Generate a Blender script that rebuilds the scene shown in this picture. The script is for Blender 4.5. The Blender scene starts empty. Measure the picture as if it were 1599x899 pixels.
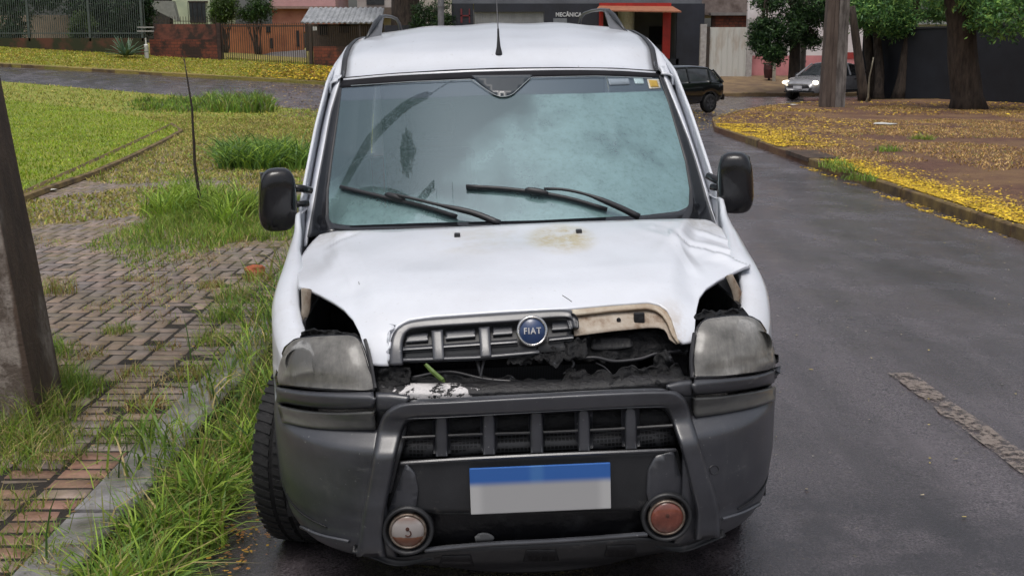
import bpy, bmesh, math, random
import numpy as np
from mathutils import Vector, Matrix, noise
random.seed(7); rng = np.random.default_rng(11)
PI = math.pi
sc = bpy.context.scene
COL = sc.collection

# ------------------------------------------------------------------ camera
CAM_H, PITCH, FPX = 1.78, .205, 1750.
cam_d = bpy.data.cameras.new('camera'); cam = bpy.data.objects.new('camera', cam_d); COL.objects.link(cam)
cam.location = (0, 0, CAM_H); cam.rotation_euler = (PI/2 - PITCH, 0, 0)
cam_d.sensor_width = 36; cam_d.lens = 36*FPX/1599; cam_d.clip_start = .05; cam_d.clip_end = 2000
sc.camera = cam
# ------------------------------------------------------------------ world, sun, exposure
SUN_EL, SUN_ROT = math.radians(72), math.radians(200)
wd = bpy.data.worlds.new("World"); sc.world = wd; wd.use_nodes = True
nt = wd.node_tree; nt.nodes.clear()
sky = nt.nodes.new('ShaderNodeTexSky'); sky.sky_type = 'NISHITA'; sky.sun_disc = False
sky.sun_elevation = SUN_EL; sky.sun_rotation = SUN_ROT; sky.air_density = 1.0; sky.dust_density = 6.0; sky.ozone_density = 1.0
hs = nt.nodes.new('ShaderNodeHueSaturation'); hs.inputs['Saturation'].default_value = .46; hs.inputs['Value'].default_value = 1.0
bg = nt.nodes.new('ShaderNodeBackground'); bg.inputs[1].default_value = .105
ow = nt.nodes.new('ShaderNodeOutputWorld')
nt.links.new(sky.outputs[0], hs.inputs['Color']); nt.links.new(hs.outputs[0], bg.inputs[0]); nt.links.new(bg.outputs[0], ow.inputs[0])
sl = bpy.data.lights.new('sun', 'SUN'); sl.energy = .8; sl.angle = math.radians(25); sl.color = (1, .97, .93)
so = bpy.data.objects.new('sun', sl); COL.objects.link(so)
az = SUN_ROT
sdir = Vector((math.sin(az)*math.cos(SUN_EL), math.cos(az)*math.cos(SUN_EL), math.sin(SUN_EL)))
so.rotation_euler = sdir.to_track_quat('Z', 'Y').to_euler()
so.location = sdir*30
sc.view_settings.view_transform = 'Standard'; sc.view_settings.look = 'None'
sc.view_settings.gamma = 1; sc.view_settings.use_curve_mapping = False
sc.view_settings.exposure = 0.38

# ------------------------------------------------------------------ helpers
def ray(px, py):
    u = (np.asarray(px, float)-799.5)/FPX; v = -(np.asarray(py, float)-449.5)/FPX
    c, s = math.cos(PITCH), math.sin(PITCH)
    return np.stack([u, c+v*s, -s+v*c], -1)
def W(px, py, Y):                       # point seen at a pixel at distance Y in front of the camera
    r = ray(px, py); return np.array([0, 0, CAM_H]) + r*(Y/r[..., 1:2])
def sstep(a, b, x):
    t = np.clip((np.asarray(x, float)-a)/(b-a), 0, 1); return t*t*(3-2*t)
def terrain(x, y):
    x = np.asarray(x, float); y = np.asarray(y, float)
    camber = np.where(x < 2.1, .03*np.clip(x, -1.6, 2.1), .063-.02*(np.clip(x, 2.1, 5)-2.1))
    camber = camber*(1-sstep(24, 34, y))
    x0 = -4+7*sstep(36, 48, y)
    d = np.maximum(0, x0-x); d = np.where(d < 4, d*d/8, d-2)
    side = .056*d*sstep(20, 46, y)
    back = .095*np.clip(y-49, 0, 9)
    return camber + np.minimum(side, 2.2) + back
def G(px, py, dz=0.):                   # point on the ground seen at a pixel
    r = ray(px, py); t = 3.
    lo, hi = 1., 200.
    ts = np.linspace(1.5, 140, 2500); P = np.array([0, 0, CAM_H]) + r*ts[:, None]
    k = np.argmax(P[:, 2] < terrain(P[:, 0], P[:, 1])+dz)
    return P[k]

def mk(name, V, Fc, m, parent=None, smooth=True, label=None, cat=None, group=None, kind=None):
    me = bpy.data.meshes.new(name)
    me.from_pydata([tuple(map(float, v)) for v in V], [], [tuple(f) for f in Fc]); me.update()
    if m: me.materials.append(m)
    if smooth and len(me.polygons): me.polygons.foreach_set('use_smooth', [True]*len(me.polygons))
    o = bpy.data.objects.new(name, me); COL.objects.link(o)
    if parent: o.parent = parent
    tag(o, label, cat, group, kind)
    return o
def mknp(name, V, quads, m, parent=None, colors=None, smooth=False, **kw):   # fast path for big meshes; quads (N,4) or (N,3)
    me = bpy.data.meshes.new(name); V = np.asarray(V, np.float32); k = quads.shape[1]; n = len(quads)
    me.vertices.add(len(V)); me.vertices.foreach_set('co', V.ravel())
    me.loops.add(n*k); me.loops.foreach_set('vertex_index', quads.astype(np.int32).ravel())
    me.polygons.add(n); me.polygons.foreach_set('loop_start', np.arange(0, n*k, k, dtype=np.int32))
    if smooth: me.polygons.foreach_set('use_smooth', np.ones(n, bool))
    me.update(calc_edges=True); me.validate()
    if colors is not None:
        at = me.color_attributes.new('Col', 'FLOAT_COLOR', 'POINT')
        c4 = np.ones((len(V), 4), np.float32); c4[:, :3] = colors; at.data.foreach_set('color', c4.ravel())
    if m: me.materials.append(m)
    o = bpy.data.objects.new(name, me); COL.objects.link(o)
    if parent: o.parent = parent
    tag(o, **kw)
    return o
def tag(o, label=None, cat=None, group=None, kind=None):
    if label: o['label'] = label
    if cat: o['category'] = cat
    if group: o['group'] = group
    if kind: o['kind'] = kind
    return o
def empty(name, loc=(0, 0, 0), rot=(0, 0, 0), label=None, cat=None, group=None):
    o = bpy.data.objects.new(name, None); COL.objects.link(o); o.location = loc; o.rotation_euler = rot
    o.empty_display_size = .2
    return tag(o, label, cat, group)
def solid(o, th, off=-1.):
    s = o.modifiers.new('thick', 'SOLIDIFY'); s.thickness = th; s.offset = off; return o
def bevel(o, w, seg=2):
    b = o.modifiers.new('bevel', 'BEVEL'); b.width = w; b.segments = seg; b.limit_method = 'ANGLE'; b.angle_limit = math.radians(35); return o
def grid_faces(n, m, closed=False):
    F = []
    for i in range(n-1):
        for j in range(m-1 if not closed else m):
            j2 = (j+1) % m
            F.append((i*m+j, i*m+j2, (i+1)*m+j2, (i+1)*m+j))
    return F
class MB:
    def __init__(s): s.V = []; s.F = []
    def add(s, V, F):
        b = len(s.V); s.V += [tuple(v) for v in V]; s.F += [tuple(b+i for i in f) for f in F]; return s
    def box(s, x0, x1, y0, y1, z0, z1, M=None):
        V = [Vector((x, y, z)) for x in (x0, x1) for y in (y0, y1) for z in (z0, z1)]
        if M is not None: V = [M @ v for v in V]
        return s.add(V, [(0, 1, 3, 2), (4, 6, 7, 5), (0, 4, 5, 1), (2, 3, 7, 6), (0, 2, 6, 4), (1, 5, 7, 3)])
    def tube(s, pts, r, n=8, cap=True):
        pts = [Vector(p) for p in pts]; rs = r if hasattr(r, '__len__') else [r]*len(pts)
        V = []
        for i, p in enumerate(pts):
            d = (pts[min(i+1, len(pts)-1)]-pts[max(i-1, 0)]).normalized()
            a = d.orthogonal().normalized() if i == 0 else (a - d*a.dot(d)).normalized()
            b = d.cross(a)
            for k in range(n):
                t = 2*PI*k/n; V.append(p+(a*math.cos(t)+b*math.sin(t))*rs[i])
        F = grid_faces(len(pts), n, True)
        if cap: F += [tuple(range(n-1, -1, -1)), tuple((len(pts)-1)*n+k for k in range(n))]
        return s.add(V, F)
    def lathe(s, prof, n=24, M=None):       # prof: list of (r, h) about local Z
        V = []
        for r, h in prof:
            for k in range(n):
                t = 2*PI*k/n; v = Vector((r*math.cos(t), r*math.sin(t), h)); V.append(M @ v if M is not None else v)
        F = grid_faces(len(prof), n, True)
        return s.add(V, F)
    def build(s, name, m, parent=None, smooth=False, **kw):
        return mk(name, s.V, s.F, m, parent, smooth, **kw)

# ------------------------------------------------------------------ materials
def srgb(r, g, b):
    f = lambda c: (c/255/12.92) if c/255 < .04045 else ((c/255+.055)/1.055)**2.4
    return (f(r), f(g), f(b))
class NT:
    def __init__(s, name):
        s.m = bpy.data.materials.new(name); s.m.use_nodes = True; s.t = s.m.node_tree
        s.b = s.t.nodes['Principled BSDF']; s.out = s.t.nodes['Material Output']; s._tc = None
    def n(s, typ, **kw):
        nd = s.t.nodes.new(typ)
        for k, v in kw.items(): setattr(nd, k, v)
        return nd
    def l(s, a, b): s.t.links.new(a, b)
    def tc(s, which='Object'):
        if s._tc is None: s._tc = s.n('ShaderNodeTexCoord')
        return s._tc.outputs[which]
    def noise(s, scale, detail=4, rough=.55, vec=None, dist=0., dim=None):
        nd = s.n('ShaderNodeTexNoise'); nd.inputs['Scale'].default_value = scale; nd.inputs['Detail'].default_value = detail
        nd.inputs['Roughness'].default_value = rough; nd.inputs['Distortion'].default_value = dist
        s.l(vec or s.tc(), nd.inputs['Vector']); return nd.outputs[0]
    def scaled(s, sc3):
        mp = s.n('ShaderNodeMapping'); mp.inputs['Scale'].default_value = sc3; s.l(s.tc(), mp.inputs[0]); return mp.outputs[0]
    def ramp(s, fac, stops, interp='LINEAR'):
        r = s.n('ShaderNodeValToRGB'); r.color_ramp.interpolation = interp
        el = r.color_ramp.elements
        while len(el) < len(stops): el.new(.5)
        for e, (p, c) in zip(el, stops):
            e.position = p; e.color = (c, c, c, 1) if isinstance(c, (int, float)) else (*c, 1)
        s.l(fac, r.inputs[0]); return r.outputs[0]
    def mix(s, fac, a, b, blend='MIX'):
        nd = s.n('ShaderNodeMix', data_type='RGBA', blend_type=blend)
        for sock, v in ((nd.inputs[0], fac), (nd.inputs[6], a), (nd.inputs[7], b)):
            if isinstance(v, (int, float)): sock.default_value = v
            elif isinstance(v, tuple): sock.default_value = (*v, 1)
            else: s.l(v, sock)
        return nd.outputs[2]
    def math(s, op, a, b=0., c=None):
        nd = s.n('ShaderNodeMath', operation=op)
        for i, v in enumerate((a, b, c)):
            if v is None: continue
            if isinstance(v, (int, float)): nd.inputs[i].default_value = v
            else: s.l(v, nd.inputs[i])
        return nd.outputs[0]
    def sep(s, vec=None):
        nd = s.n('ShaderNodeSeparateXYZ'); s.l(vec or s.tc(), nd.inputs[0]); return nd.outputs
    def rng(s, v, a, b):
        nd = s.n('ShaderNodeMapRange'); nd.interpolation_type = 'SMOOTHSTEP'; s.l(v, nd.inputs[0])
        nd.inputs[1].default_value = a; nd.inputs[2].default_value = b; return nd.outputs[0]
    def bump(s, h, strength=.3, dist=.01):
        nd = s.n('ShaderNodeBump'); nd.inputs['Strength'].default_value = strength; nd.inputs['Distance'].default_value = dist
        s.l(h, nd.inputs['Height']); s.l(nd.outputs[0], s.b.inputs['Normal']); return nd
    def set(s, **kw):
        names = dict(color='Base Color', rough='Roughness', metal='Metallic', coat='Coat Weight', coatr='Coat Roughness', spec='Specular IOR Level', trans='Transmission Weight', alpha='Alpha', ior='IOR', emit='Emission Color', estr='Emission Strength', sheen='Sheen Weight')
        for k, v in kw.items():
            sock = s.b.inputs[names[k]]
            if isinstance(v, (int, float)): sock.default_value = v
            elif isinstance(v, tuple): sock.default_value = (*v, 1)
            else: s.l(v, sock)
        return s
def simple(name, c1, c2=None, rough=.6, scale=6, bump=0, bscale=40, metal=0, coat=0, spec=.5, lo=.35, hi=.65, rv=0, bdist=.01, scl=None):
    a = NT(name); c2 = c2 or tuple(x*.75 for x in c1)
    vec = a.scaled(scl) if scl else None
    nz = a.noise(scale, 6, .6, vec)
    a.set(color=a.ramp(nz, [(lo, c1), (hi, c2)]), rough=rough, metal=metal, coat=coat, spec=spec)
    if rv: a.set(rough=a.ramp(a.noise(scale*1.7, 4), [(.3, max(0, rough-rv)), (.7, min(1, rough+rv))]))
    if bump: a.bump(a.noise(bscale, 5, .6, vec), bump, bdist)
    return a.m
def attr_mat(name, rough=.6, scale=3, var=.25, spec=.4, sss=False, transl=0.):
    a = NT(name); at = a.n('ShaderNodeAttribute'); at.attribute_name = 'Col'
    v = a.ramp(a.noise(scale, 3), [(.3, 1-var), (.7, 1+var)])
    a.set(color=a.mix(1., at.outputs[0], v, 'MULTIPLY'), rough=rough, spec=spec)
    if transl:
        tr = a.n('ShaderNodeBsdfTranslucent'); a.l(a.mix(1., at.outputs[0], v, 'MULTIPLY'), tr.inputs[0])
        ms = a.n('ShaderNodeMixShader'); ms.inputs[0].default_value = transl
        a.l(a.b.outputs[0], ms.inputs[1]); a.l(tr.outputs[0], ms.inputs[2]); a.l(ms.outputs[0], a.out.inputs[0])
    return a.m
M = {}
# asphalt: dark, wet, fine aggregate
a = NT('wet asphalt')
big = a.noise(.35, 5, .6); fine = a.noise(110, 3, .7); mid = a.noise(6, 5, .65)
c = a.ramp(fine, [(.32, (.030, .026, .031)), (.52, (.125, .106, .116)), (.74, (.24, .215, .23))])
c = a.mix(a.ramp(big, [(.35, 0.), (.7, .55)]), c, (.052, .043, .044))
spk = a.ramp(a.noise(38, 1, .4), [(.735, 0.), (.75, 1.)])
c = a.mix(a.math('MULTIPLY', spk, .5), c, (.20, .17, .12))
wet = a.ramp(a.noise(1.5, 6, .7), [(.35, .07), (.5, .18), (.68, .40)])
lane = a.noise(.9, 5, .65, a.scaled((1.6, .35, 1))); c = a.mix(a.ramp(lane, [(.42, .0), (.62, .6)]), c, (.034, .029, .030))
vc = a.n('ShaderNodeTexVoronoi'); vc.feature = 'DISTANCE_TO_EDGE'; vc.inputs['Scale'].default_value = .55
wv = a.n('ShaderNodeVectorMath'); wv.operation = 'ADD'; nv = a.n('ShaderNodeTexNoise'); nv.inputs['Scale'].default_value = 1.6; nv.inputs['Detail'].default_value = 6; a.l(a.tc(), nv.inputs['Vector']); a.l(a.tc(), wv.inputs[0]); a.l(nv.outputs[1], wv.inputs[1]); a.l(wv.outputs[0], vc.inputs['Vector'])
crk = a.math('MULTIPLY', a.ramp(a.noise(24, 4, .7), [(.60, 0.), (.68, 1.)]), a.ramp(a.noise(1.3, 5, .7), [(.42, .15), (.62, .85)])); c = a.mix(crk, c, (.008, .007, .007))
spx = a.sep(); pu = a.math('DIVIDE', a.math('SUBTRACT', spx[0], .35), 2.1); pv = a.math('DIVIDE', a.math('SUBTRACT', spx[1], 3.3), 1.35)
pud = a.math('MULTIPLY', a.rng(a.math('ADD', a.math('MULTIPLY', pu, pu), a.math('MULTIPLY', pv, pv)), 1.1, .5), a.ramp(a.noise(3.5, 5, .6), [(.38, .25), (.55, 1.)]))
c = a.mix(a.math('MULTIPLY', pud, .6), c, (.014, .012, .013)); wet = a.mix(pud, wet, (.10, .10, .10))
a.set(color=c, rough=wet, spec=.9)
hsum = a.math('ADD', a.math('MULTIPLY', a.noise(75, 3, .7), 1.), a.math('MULTIPLY', a.noise(14, 3), .6))
a.bump(hsum, .48, .008); M['asphalt'] = a.m
def worn_paint():
    a = NT('worn road paint'); n1 = a.noise(34, 6, .7); n2 = a.noise(7, 5, .7)
    a.set(color=a.ramp(n1, [(.38, (.27, .22, .19)), (.62, (.15, .125, .11))]), rough=.4); a.bump(a.noise(90, 4, .7), .7, .01)
    tb = a.n('ShaderNodeBsdfTransparent'); mx = a.n('ShaderNodeMixShader'); a.l(a.ramp(a.math('ADD', a.math('MULTIPLY', n1, .55), a.math('MULTIPLY', n2, .45)), [(.47, 1.), (.56, .12)]), mx.inputs[0])
    a.l(tb.outputs[0], mx.inputs[1]); a.l(a.b.outputs[0], mx.inputs[2]); a.l(mx.outputs[0], a.out.inputs[0]); return a.m
M['line'] = worn_paint()
# soil with dry grass, leaf litter
a = NT('red soil'); n1 = a.noise(.5, 6, .65); n2 = a.noise(9, 6, .7); n3 = a.noise(60, 4)
c = a.ramp(n2, [(.3, (.07, .033, .022)), (.55, (.125, .058, .037)), (.75, (.21, .11, .06))])
c = a.mix(a.ramp(n1, [(.44, 0.), (.62, .55)]), c, (.26, .16, .065)); a.set(color=c, rough=.85)
a.bump(a.math('ADD', n2, a.math('MULTIPLY', n3, .5)), .8, .05); M['soil'] = a.m
a = NT('lawn soil'); n1 = a.noise(1.2, 5, .6); n2 = a.noise(25, 5, .7)
c = a.ramp(n1, [(.35, (.18, .25, .025)), (.65, (.30, .33, .04))]); c = a.mix(a.ramp(n2, [(.4, 0.), (.7, .7)]), c, (.05, .07, .012))
a.set(color=c, rough=.9); a.bump(n2, .9, .04); M['lawn'] = a.m
a = NT('verge'); n1 = a.noise(.6, 5, .6); n2 = a.noise(20, 5, .7)
c = a.ramp(n1, [(.35, (.20, .20, .035)), (.6, (.32, .25, .06))]); c = a.mix(a.ramp(n2, [(.4, 0.), (.7, .6)]), c, (.07, .05, .02))
a.set(color=c, rough=.9); a.bump(n2, .9, .04); M['verge'] = a.m
a = NT('paver joint soil'); n1 = a.noise(2.2, 5, .65); n2 = a.noise(40, 4, .7)
c = a.ramp(n1, [(.38, (.06, .045, .03)), (.55, (.20, .19, .05))]); c = a.mix(a.ramp(n2, [(.45, 0.), (.7, .5)]), c, (.26, .20, .09))
spj = a.sep(); c = a.mix(a.rng(a.math('ADD', spj[1], a.math('MULTIPLY', a.math('SUBTRACT', n1, .5), 6.)), 12.5, 8.5), c, (.022, .017, .013)); c = a.mix(a.rng(spj[0], -6.5, -6.8), c, a.ramp(n1, [(.35, (.16, .20, .03)), (.65, (.28, .27, .05))])); a.set(color=c, rough=.95); a.bump(n2, .7, .02); M['joint'] = a.m
a = NT('paver'); at = a.n('ShaderNodeAttribute'); at.attribute_name = 'Col'
c = a.mix(1., at.outputs[0], a.ramp(a.noise(16, 6, .7), [(.3, .62), (.7, 1.3)]), 'MULTIPLY')
c = a.mix(a.ramp(a.noise(1.1, 5, .7), [(.42, 0.), (.64, .75)]), c, (.17, .135, .07))
a.set(color=c, rough=a.ramp(a.noise(3, 4), [(.3, .35), (.7, .75)])); a.bump(a.noise(90, 5, .7), .5, .006); M['paver'] = a.m
M['kerb'] = simple('kerb stone', (.27, .26, .27), (.09, .085, .06), rough=.5, scale=4.5, bump=.6, bscale=45)
M['kerb_dirty'] = simple('dirty kerb', (.20, .14, .05), (.07, .045, .025), rough=.8, scale=5, bump=.7, bscale=30)
M['grass'] = attr_mat('grass blades', .5, 2, .3, .35, transl=.3)
M['leaf'] = attr_mat('leaves', .5, 1.5, .3, .4, transl=.25)
M['litter'] = attr_mat('fallen leaf', .7, 4, .25, .2)
M['concrete_pole'] = simple('weathered concrete', (.19, .17, .155), (.075, .062, .052), rough=.85, scale=3.5, bump=.7, bscale=35, scl=(1, 1, .35))
a = NT('stained pole concrete'); spq = a.sep(); n1 = a.noise(1.4, 5, .6, a.scaled((1, 1, .55))); n2 = a.noise(9, 6, .7, a.scaled((1, 1, .3)))
msk = a.rng(a.math('ADD', spq[0], a.math('MULTIPLY', a.math('SUBTRACT', n1, .5), .16)), .245, .225); msk = a.math('MULTIPLY', msk, a.rng(a.math('ADD', spq[2], a.math('MULTIPLY', n1, .5)), 1.65, 1.45))
c = a.mix(msk, a.ramp(n2, [(.35, (.105, .070, .050)), (.65, (.050, .034, .026))]), a.mix(a.ramp(a.noise(4.5, 6, .75), [(.44, 0.), (.56, .85)]), a.ramp(n2, [(.35, (.36, .32, .285)), (.65, (.23, .195, .17))]), (.085, .062, .048)))
a.set(color=c, rough=.8); a.bump(a.noise(35, 5, .7), .7, .012); M['pole_front'] = a.m
M['bark'] = simple('bark', (.075, .055, .042), (.025, .018, .014), rough=.9, scale=9, bump=1., bscale=14, scl=(1, 1, .25), bdist=.05)
M['bark_grey'] = simple('grey bark', (.12, .10, .085), (.04, .032, .028), rough=.9, scale=9, bump=1., bscale=14, scl=(1, 1, .25), bdist=.05)
M['black_wall'] = simple('black painted wall', (.013, .015, .022), (.006, .007, .011), rough=.7, scale=1.2, bump=.2, bscale=15)
M['blackbuild'] = simple('charcoal render', (.020, .023, .036), (.012, .014, .022), rough=.6, scale=1.5, bump=.2, bscale=20)
M['red_paint'] = simple('red paint', (.42, .022, .015), (.28, .016, .012), rough=.45, scale=3)
M['white_wall'] = simple('white wall', (.74, .70, .71), (.55, .48, .48), rough=.85, scale=1.4, bump=.2, bscale=20, lo=.4, hi=.75)
M['pink_wall'] = simple('pink wall', (.62, .26, .27), (.48, .19, .20), rough=.85, scale=1.6, bump=.2, bscale=20)
M['salmon'] = simple('salmon render', (.44, .20, .15), (.30, .12, .09), rough=.85, scale=1.2)
M['orange'] = simple('orange render', (.42, .16, .07), (.28, .10, .045), rough=.85, scale=1.5, lo=.4)
M['green_wall'] = simple('pale green render', (.52, .58, .42), (.38, .44, .32), rough=.85, scale=1.)
M['roof_sheet'] = simple('fibre cement sheet', (.33, .34, .36), (.20, .21, .22), rough=.7, scale=2.)
M['rust_gate'] = simple('rust streaked gate', (.55, .55, .52), (.33, .24, .17), rough=.7, scale=2.2, lo=.5, hi=.8, scl=(1, 1, .3))
M['grey_shutter'] = simple('grey shutter', (.30, .31, .33), (.22, .23, .24), rough=.5, scale=2)
M['iron'] = simple('dark iron', (.03, .026, .024), (.05, .03, .02), rough=.6, scale=8)
M['iron_green'] = simple('grey green iron', (.085, .11, .10), (.05, .065, .06), rough=.6, scale=8)
a = NT('brick wall'); bt = a.n('ShaderNodeTexBrick'); mp = a.n('ShaderNodeMapping'); mp.inputs['Rotation'].default_value = (PI/2, 0, 0)
a.l(a.tc(), mp.inputs[0]); a.l(mp.outputs[0], bt.inputs['Vector']); bt.inputs['Scale'].default_value = 1.
bt.inputs['Brick Width'].default_value = .3; bt.inputs['Row Height'].default_value = .15; bt.inputs['Mortar Size'].default_value = .012
bt.inputs['Color1'].default_value = (.24, .065, .035, 1); bt.inputs['Color2'].default_value = (.15, .042, .026, 1); bt.inputs['Mortar'].default_value = (.08, .035, .025, 1)
c = a.mix(a.ramp(a.noise(1.1, 6, .7), [(.44, .15), (.56, .92)]), bt.outputs[0], (.022, .017, .014))
a.set(color=c, rough=.9); a.bump(bt.outputs[1], .5, -.02); M['brick'] = a.m
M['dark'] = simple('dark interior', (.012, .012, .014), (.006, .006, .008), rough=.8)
M['tyre'] = simple('tyre rubber', (.010, .010, .011), (.006, .006, .007), rough=.75, scale=20, bump=.3, bscale=60)
M['pipe_white'] = simple('white pipe', (.6, .6, .57), (.45, .45, .42), rough=.6)
M['terracotta'] = simple('terracotta', (.42, .10, .04), (.25, .06, .03), rough=.8, scale=12)
M['cable'] = simple('black cable', (.012, .012, .013), rough=.6)
M['galv'] = simple('galvanised steel', (.30, .31, .32), (.2, .2, .21), rough=.5, metal=.6)
# ================================================================== SETTING
from mathutils.geometry import delaunay_2d_cdt
def densify(poly, step):
    out = []
    for i, p in enumerate(poly):
        q = poly[(i+1) % len(poly)]; d = math.hypot(q[0]-p[0], q[1]-p[1]); n = max(1, int(d/step))
        for k in range(n): out.append((p[0]+(q[0]-p[0])*k/n, p[1]+(q[1]-p[1])*k/n))
    return out
def inpoly(x, y, poly):
    x = np.asarray(x, float); y = np.asarray(y, float); c = np.zeros(x.shape, bool); n = len(poly); j = n-1
    for i in range(n):
        xi, yi = poly[i]; xj, yj = poly[j]
        if yi != yj: c ^= ((yi > y) != (yj > y)) & (x < (xj-xi)*(y-yi)/(yj-yi)+xi)
        j = i
    return c
def sheet(name, poly, off, m, step=1.5, edge=None, skirt=0, parent=None, **kw):
    """a raised or flush sheet that follows the terrain inside poly; skirt = depth of its vertical edge"""
    B = densify(poly, edge or step); xs = [p[0] for p in B]; ys = [p[1] for p in B]
    pts = [Vector(p) for p in B]
    gx, gy = np.meshgrid(np.arange(min(xs)+step*.37, max(xs), step), np.arange(min(ys)+step*.41, max(ys), step))
    ins = inpoly(gx, gy, poly); pts += [Vector((float(u), float(v))) for u, v in zip(gx[ins], gy[ins])]
    n = len(B); vs, es, fs, *_ = delaunay_2d_cdt(pts, [(i, (i+1) % n) for i in range(n)], [], 1, 1e-5)
    V = np.array([(v.x, v.y, 0) for v in vs]); V[:, 2] = terrain(V[:, 0], V[:, 1])+off
    V = [tuple(v) for v in V]; F = []
    for f in fs:
        a_, b_, c_ = (V[i] for i in f[:3]); cr = (b_[0]-a_[0])*(c_[1]-a_[1])-(b_[1]-a_[1])*(c_[0]-a_[0])
        F.append(tuple(f) if cr > 0 else tuple(reversed(f)))
    if skirt:
        b0 = len(V)
        for p in B: 
            z = float(terrain(p[0], p[1]))+off; V.append((p[0], p[1], z)); V.append((p[0], p[1], z-skirt))
        for i in range(n):
            j = (i+1) % n; F.append((b0+2*i, b0+2*i+1, b0+2*j+1, b0+2*j))
    return mk(name, V, F, m, parent, smooth=False, **kw)
LEFT_EDGE = [(-1.46, -20), (-1.46, 23), (-1.8, 27), (-3.0, 31), tuple(G(486, 178)[:2]), tuple(G(340, 161)[:2]), tuple(G(203, 149)[:2]), tuple(G(20, 134)[:2])]
le = LEFT_EDGE[-1]; LEFT_POLY = LEFT_EDGE + [(-60, le[1]+6), (-60, -20)]
RIGHT_EDGE = [(4.95, -20), (4.95, 12), (4.8, 18.5), (4.75, 26.5), (5.4, 30.5), (6.9, 34.6), (8.3, 37.4), (10.1, 40.2), (13.5, 42.8), (20, 44.6), (60, 48)]
RIGHT_POLY = RIGHT_EDGE + [(60, -20)]
# the ground to the horizon
gx = np.concatenate([-np.geomspace(900, 62, 14), np.linspace(-60, 60, 61), np.geomspace(62, 900, 14)])
gy = np.concatenate([-np.geomspace(900, 32, 12), np.linspace(-30, 80, 56), np.geomspace(82, 900, 14)])
X, Y = np.meshgrid(gx, gy, indexing='ij'); V = np.stack([X.ravel(), Y.ravel(), terrain(X, Y).ravel()-.06], 1)
mk('ground', V, [tuple(reversed(f)) for f in grid_faces(len(gx), len(gy))], M['verge'], kind='structure')
FAR_K = lambda x: 49.0+(x+8)*.012
sheet('road', [(-60, -20), (60, -20), (60, FAR_K(60)), (-60, FAR_K(-60))], 0, M['asphalt'], step=1.1, kind='structure')
sheet('left_verge', LEFT_POLY, .12, M['joint'], step=.9, edge=.6, skirt=.16, kind='structure')
sheet('right_verge', RIGHT_POLY, .12, M['soil'], step=.9, edge=.5, skirt=.16, kind='structure')
sheet('far_verge', [(-60, FAR_K(-60)), (8.5, FAR_K(8)), (8.5, 66), (-60, 66)], .12, M['verge'], step=1.2, skirt=.2, kind='structure')
sheet('far_sidewalk', [(8.5, FAR_K(8)), (60, FAR_K(60)), (60, 66), (8.5, 66)], .115, simple('dusty sidewalk', (.22, .15, .075), (.11, .07, .045), rough=.9, scale=1.5, bump=.4), step=1.2, skirt=.2, kind='structure')
# painted dash of the centre line
dash = MB()
for y0, y1 in ((3.6, 5.95), (10.2, 12.4), (16.4, 18.6)):
    if y0 > 6: continue
    ys = np.linspace(y0, y1, 14); x0 = 2.20-.045*(ys-4.6)
    e = rng.normal(0, .006, (2, 14))
    V = [(x0[i]-.07+e[0, i], ys[i], terrain(x0[i], ys[i])+.005) for i in range(14)]+[(x0[i]+.07+e[1, i], ys[i], terrain(x0[i], ys[i])+.005) for i in range(14)]
    dash.add(V, [(i, 14+i, 15+i, i+1) for i in range(13)])
dash.build('road_marking', M['line'], kind='structure')
# lawn with its low edging
LAWN = [tuple(G(*p, dz=.12)[:2]) for p in ((-40, 345), (75, 300), (140, 278), (200, 252), (252, 226), (283, 208), (268, 197), (215, 186), (130, 172), (0, 158), (-160, 150))]
LAWN += [(-40, 30), (-40, 12)]
sheet('lawn', LAWN, .17, M['lawn'], step=.8, edge=.5, skirt=.08, kind='structure')
cb = MB(); lp = densify(LAWN[:7], .5)[:-1]
lp = [p for p in lp if p[0] > -14]
k_ = [i for i in range(len(lp)-1) if math.hypot(lp[i+1][0]-lp[i][0], lp[i+1][1]-lp[i][1]) < 1.2]
cb.tube([(lp[i][0], lp[i][1], float(terrain(*lp[i]))+.15) for i in k_], .055, 6)
cb.build('lawn_edging', M['kerb_dirty'], label='low dirty concrete edging curving along the lawn', cat='edging')
# kerbs: long runs of stones
def kerb(name, pts, w, hgt, m, step, side, **kw):
    """each stone is a block; one continuous run is one thing"""
    P = []
    for q0, q1 in zip(pts[:-1], pts[1:]): k0 = max(1, int(math.hypot(q1[0]-q0[0], q1[1]-q0[1])/step)); P += [(q0[0]+(q1[0]-q0[0])*u/k0, q0[1]+(q1[1]-q0[1])*u/k0) for u in range(k0)]
    P.append(pts[-1])
    mb = MB()
    for i in range(len(P)-1):
        a_, b_ = Vector(P[i]), Vector(P[i+1]); d = (b_-a_).normalized(); nn = Vector((-d.y, d.x))*side; a_ = a_+d*.006; b_ = b_-d*.006
        j = rng.normal(0, .006, 2)
        z0, z1 = float(terrain(*a_))+hgt+j[0], float(terrain(*b_))+hgt+j[0]
        c = .018; Vv = []
        for q, z in ((a_, z0), (b_, z1)):
            for off, dz in ((0, -hgt-.05), (0, -c), (c, 0), (w, 0), (w, -hgt)):
                r_ = q+nn*(off+j[1]); Vv.append((r_.x, r_.y, z+dz))
        F = [(k, k+1, k+6, k+5) for k in range(4)]+[(0, 1, 2, 3, 4), (9, 8, 7, 6, 5)]
        if side < 0: F = [tuple(reversed(f)) for f in F]
        mb.add(Vv, F)
    return mb.build(name, m, **kw)
kerb('left_kerb', [(-1.46, 1.5), (-1.46, 23), (-1.8, 27), (-3.0, 31), LEFT_EDGE[4], LEFT_EDGE[5]], .2, .135, M['kerb'], .8, 1, kind='structure')
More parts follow.
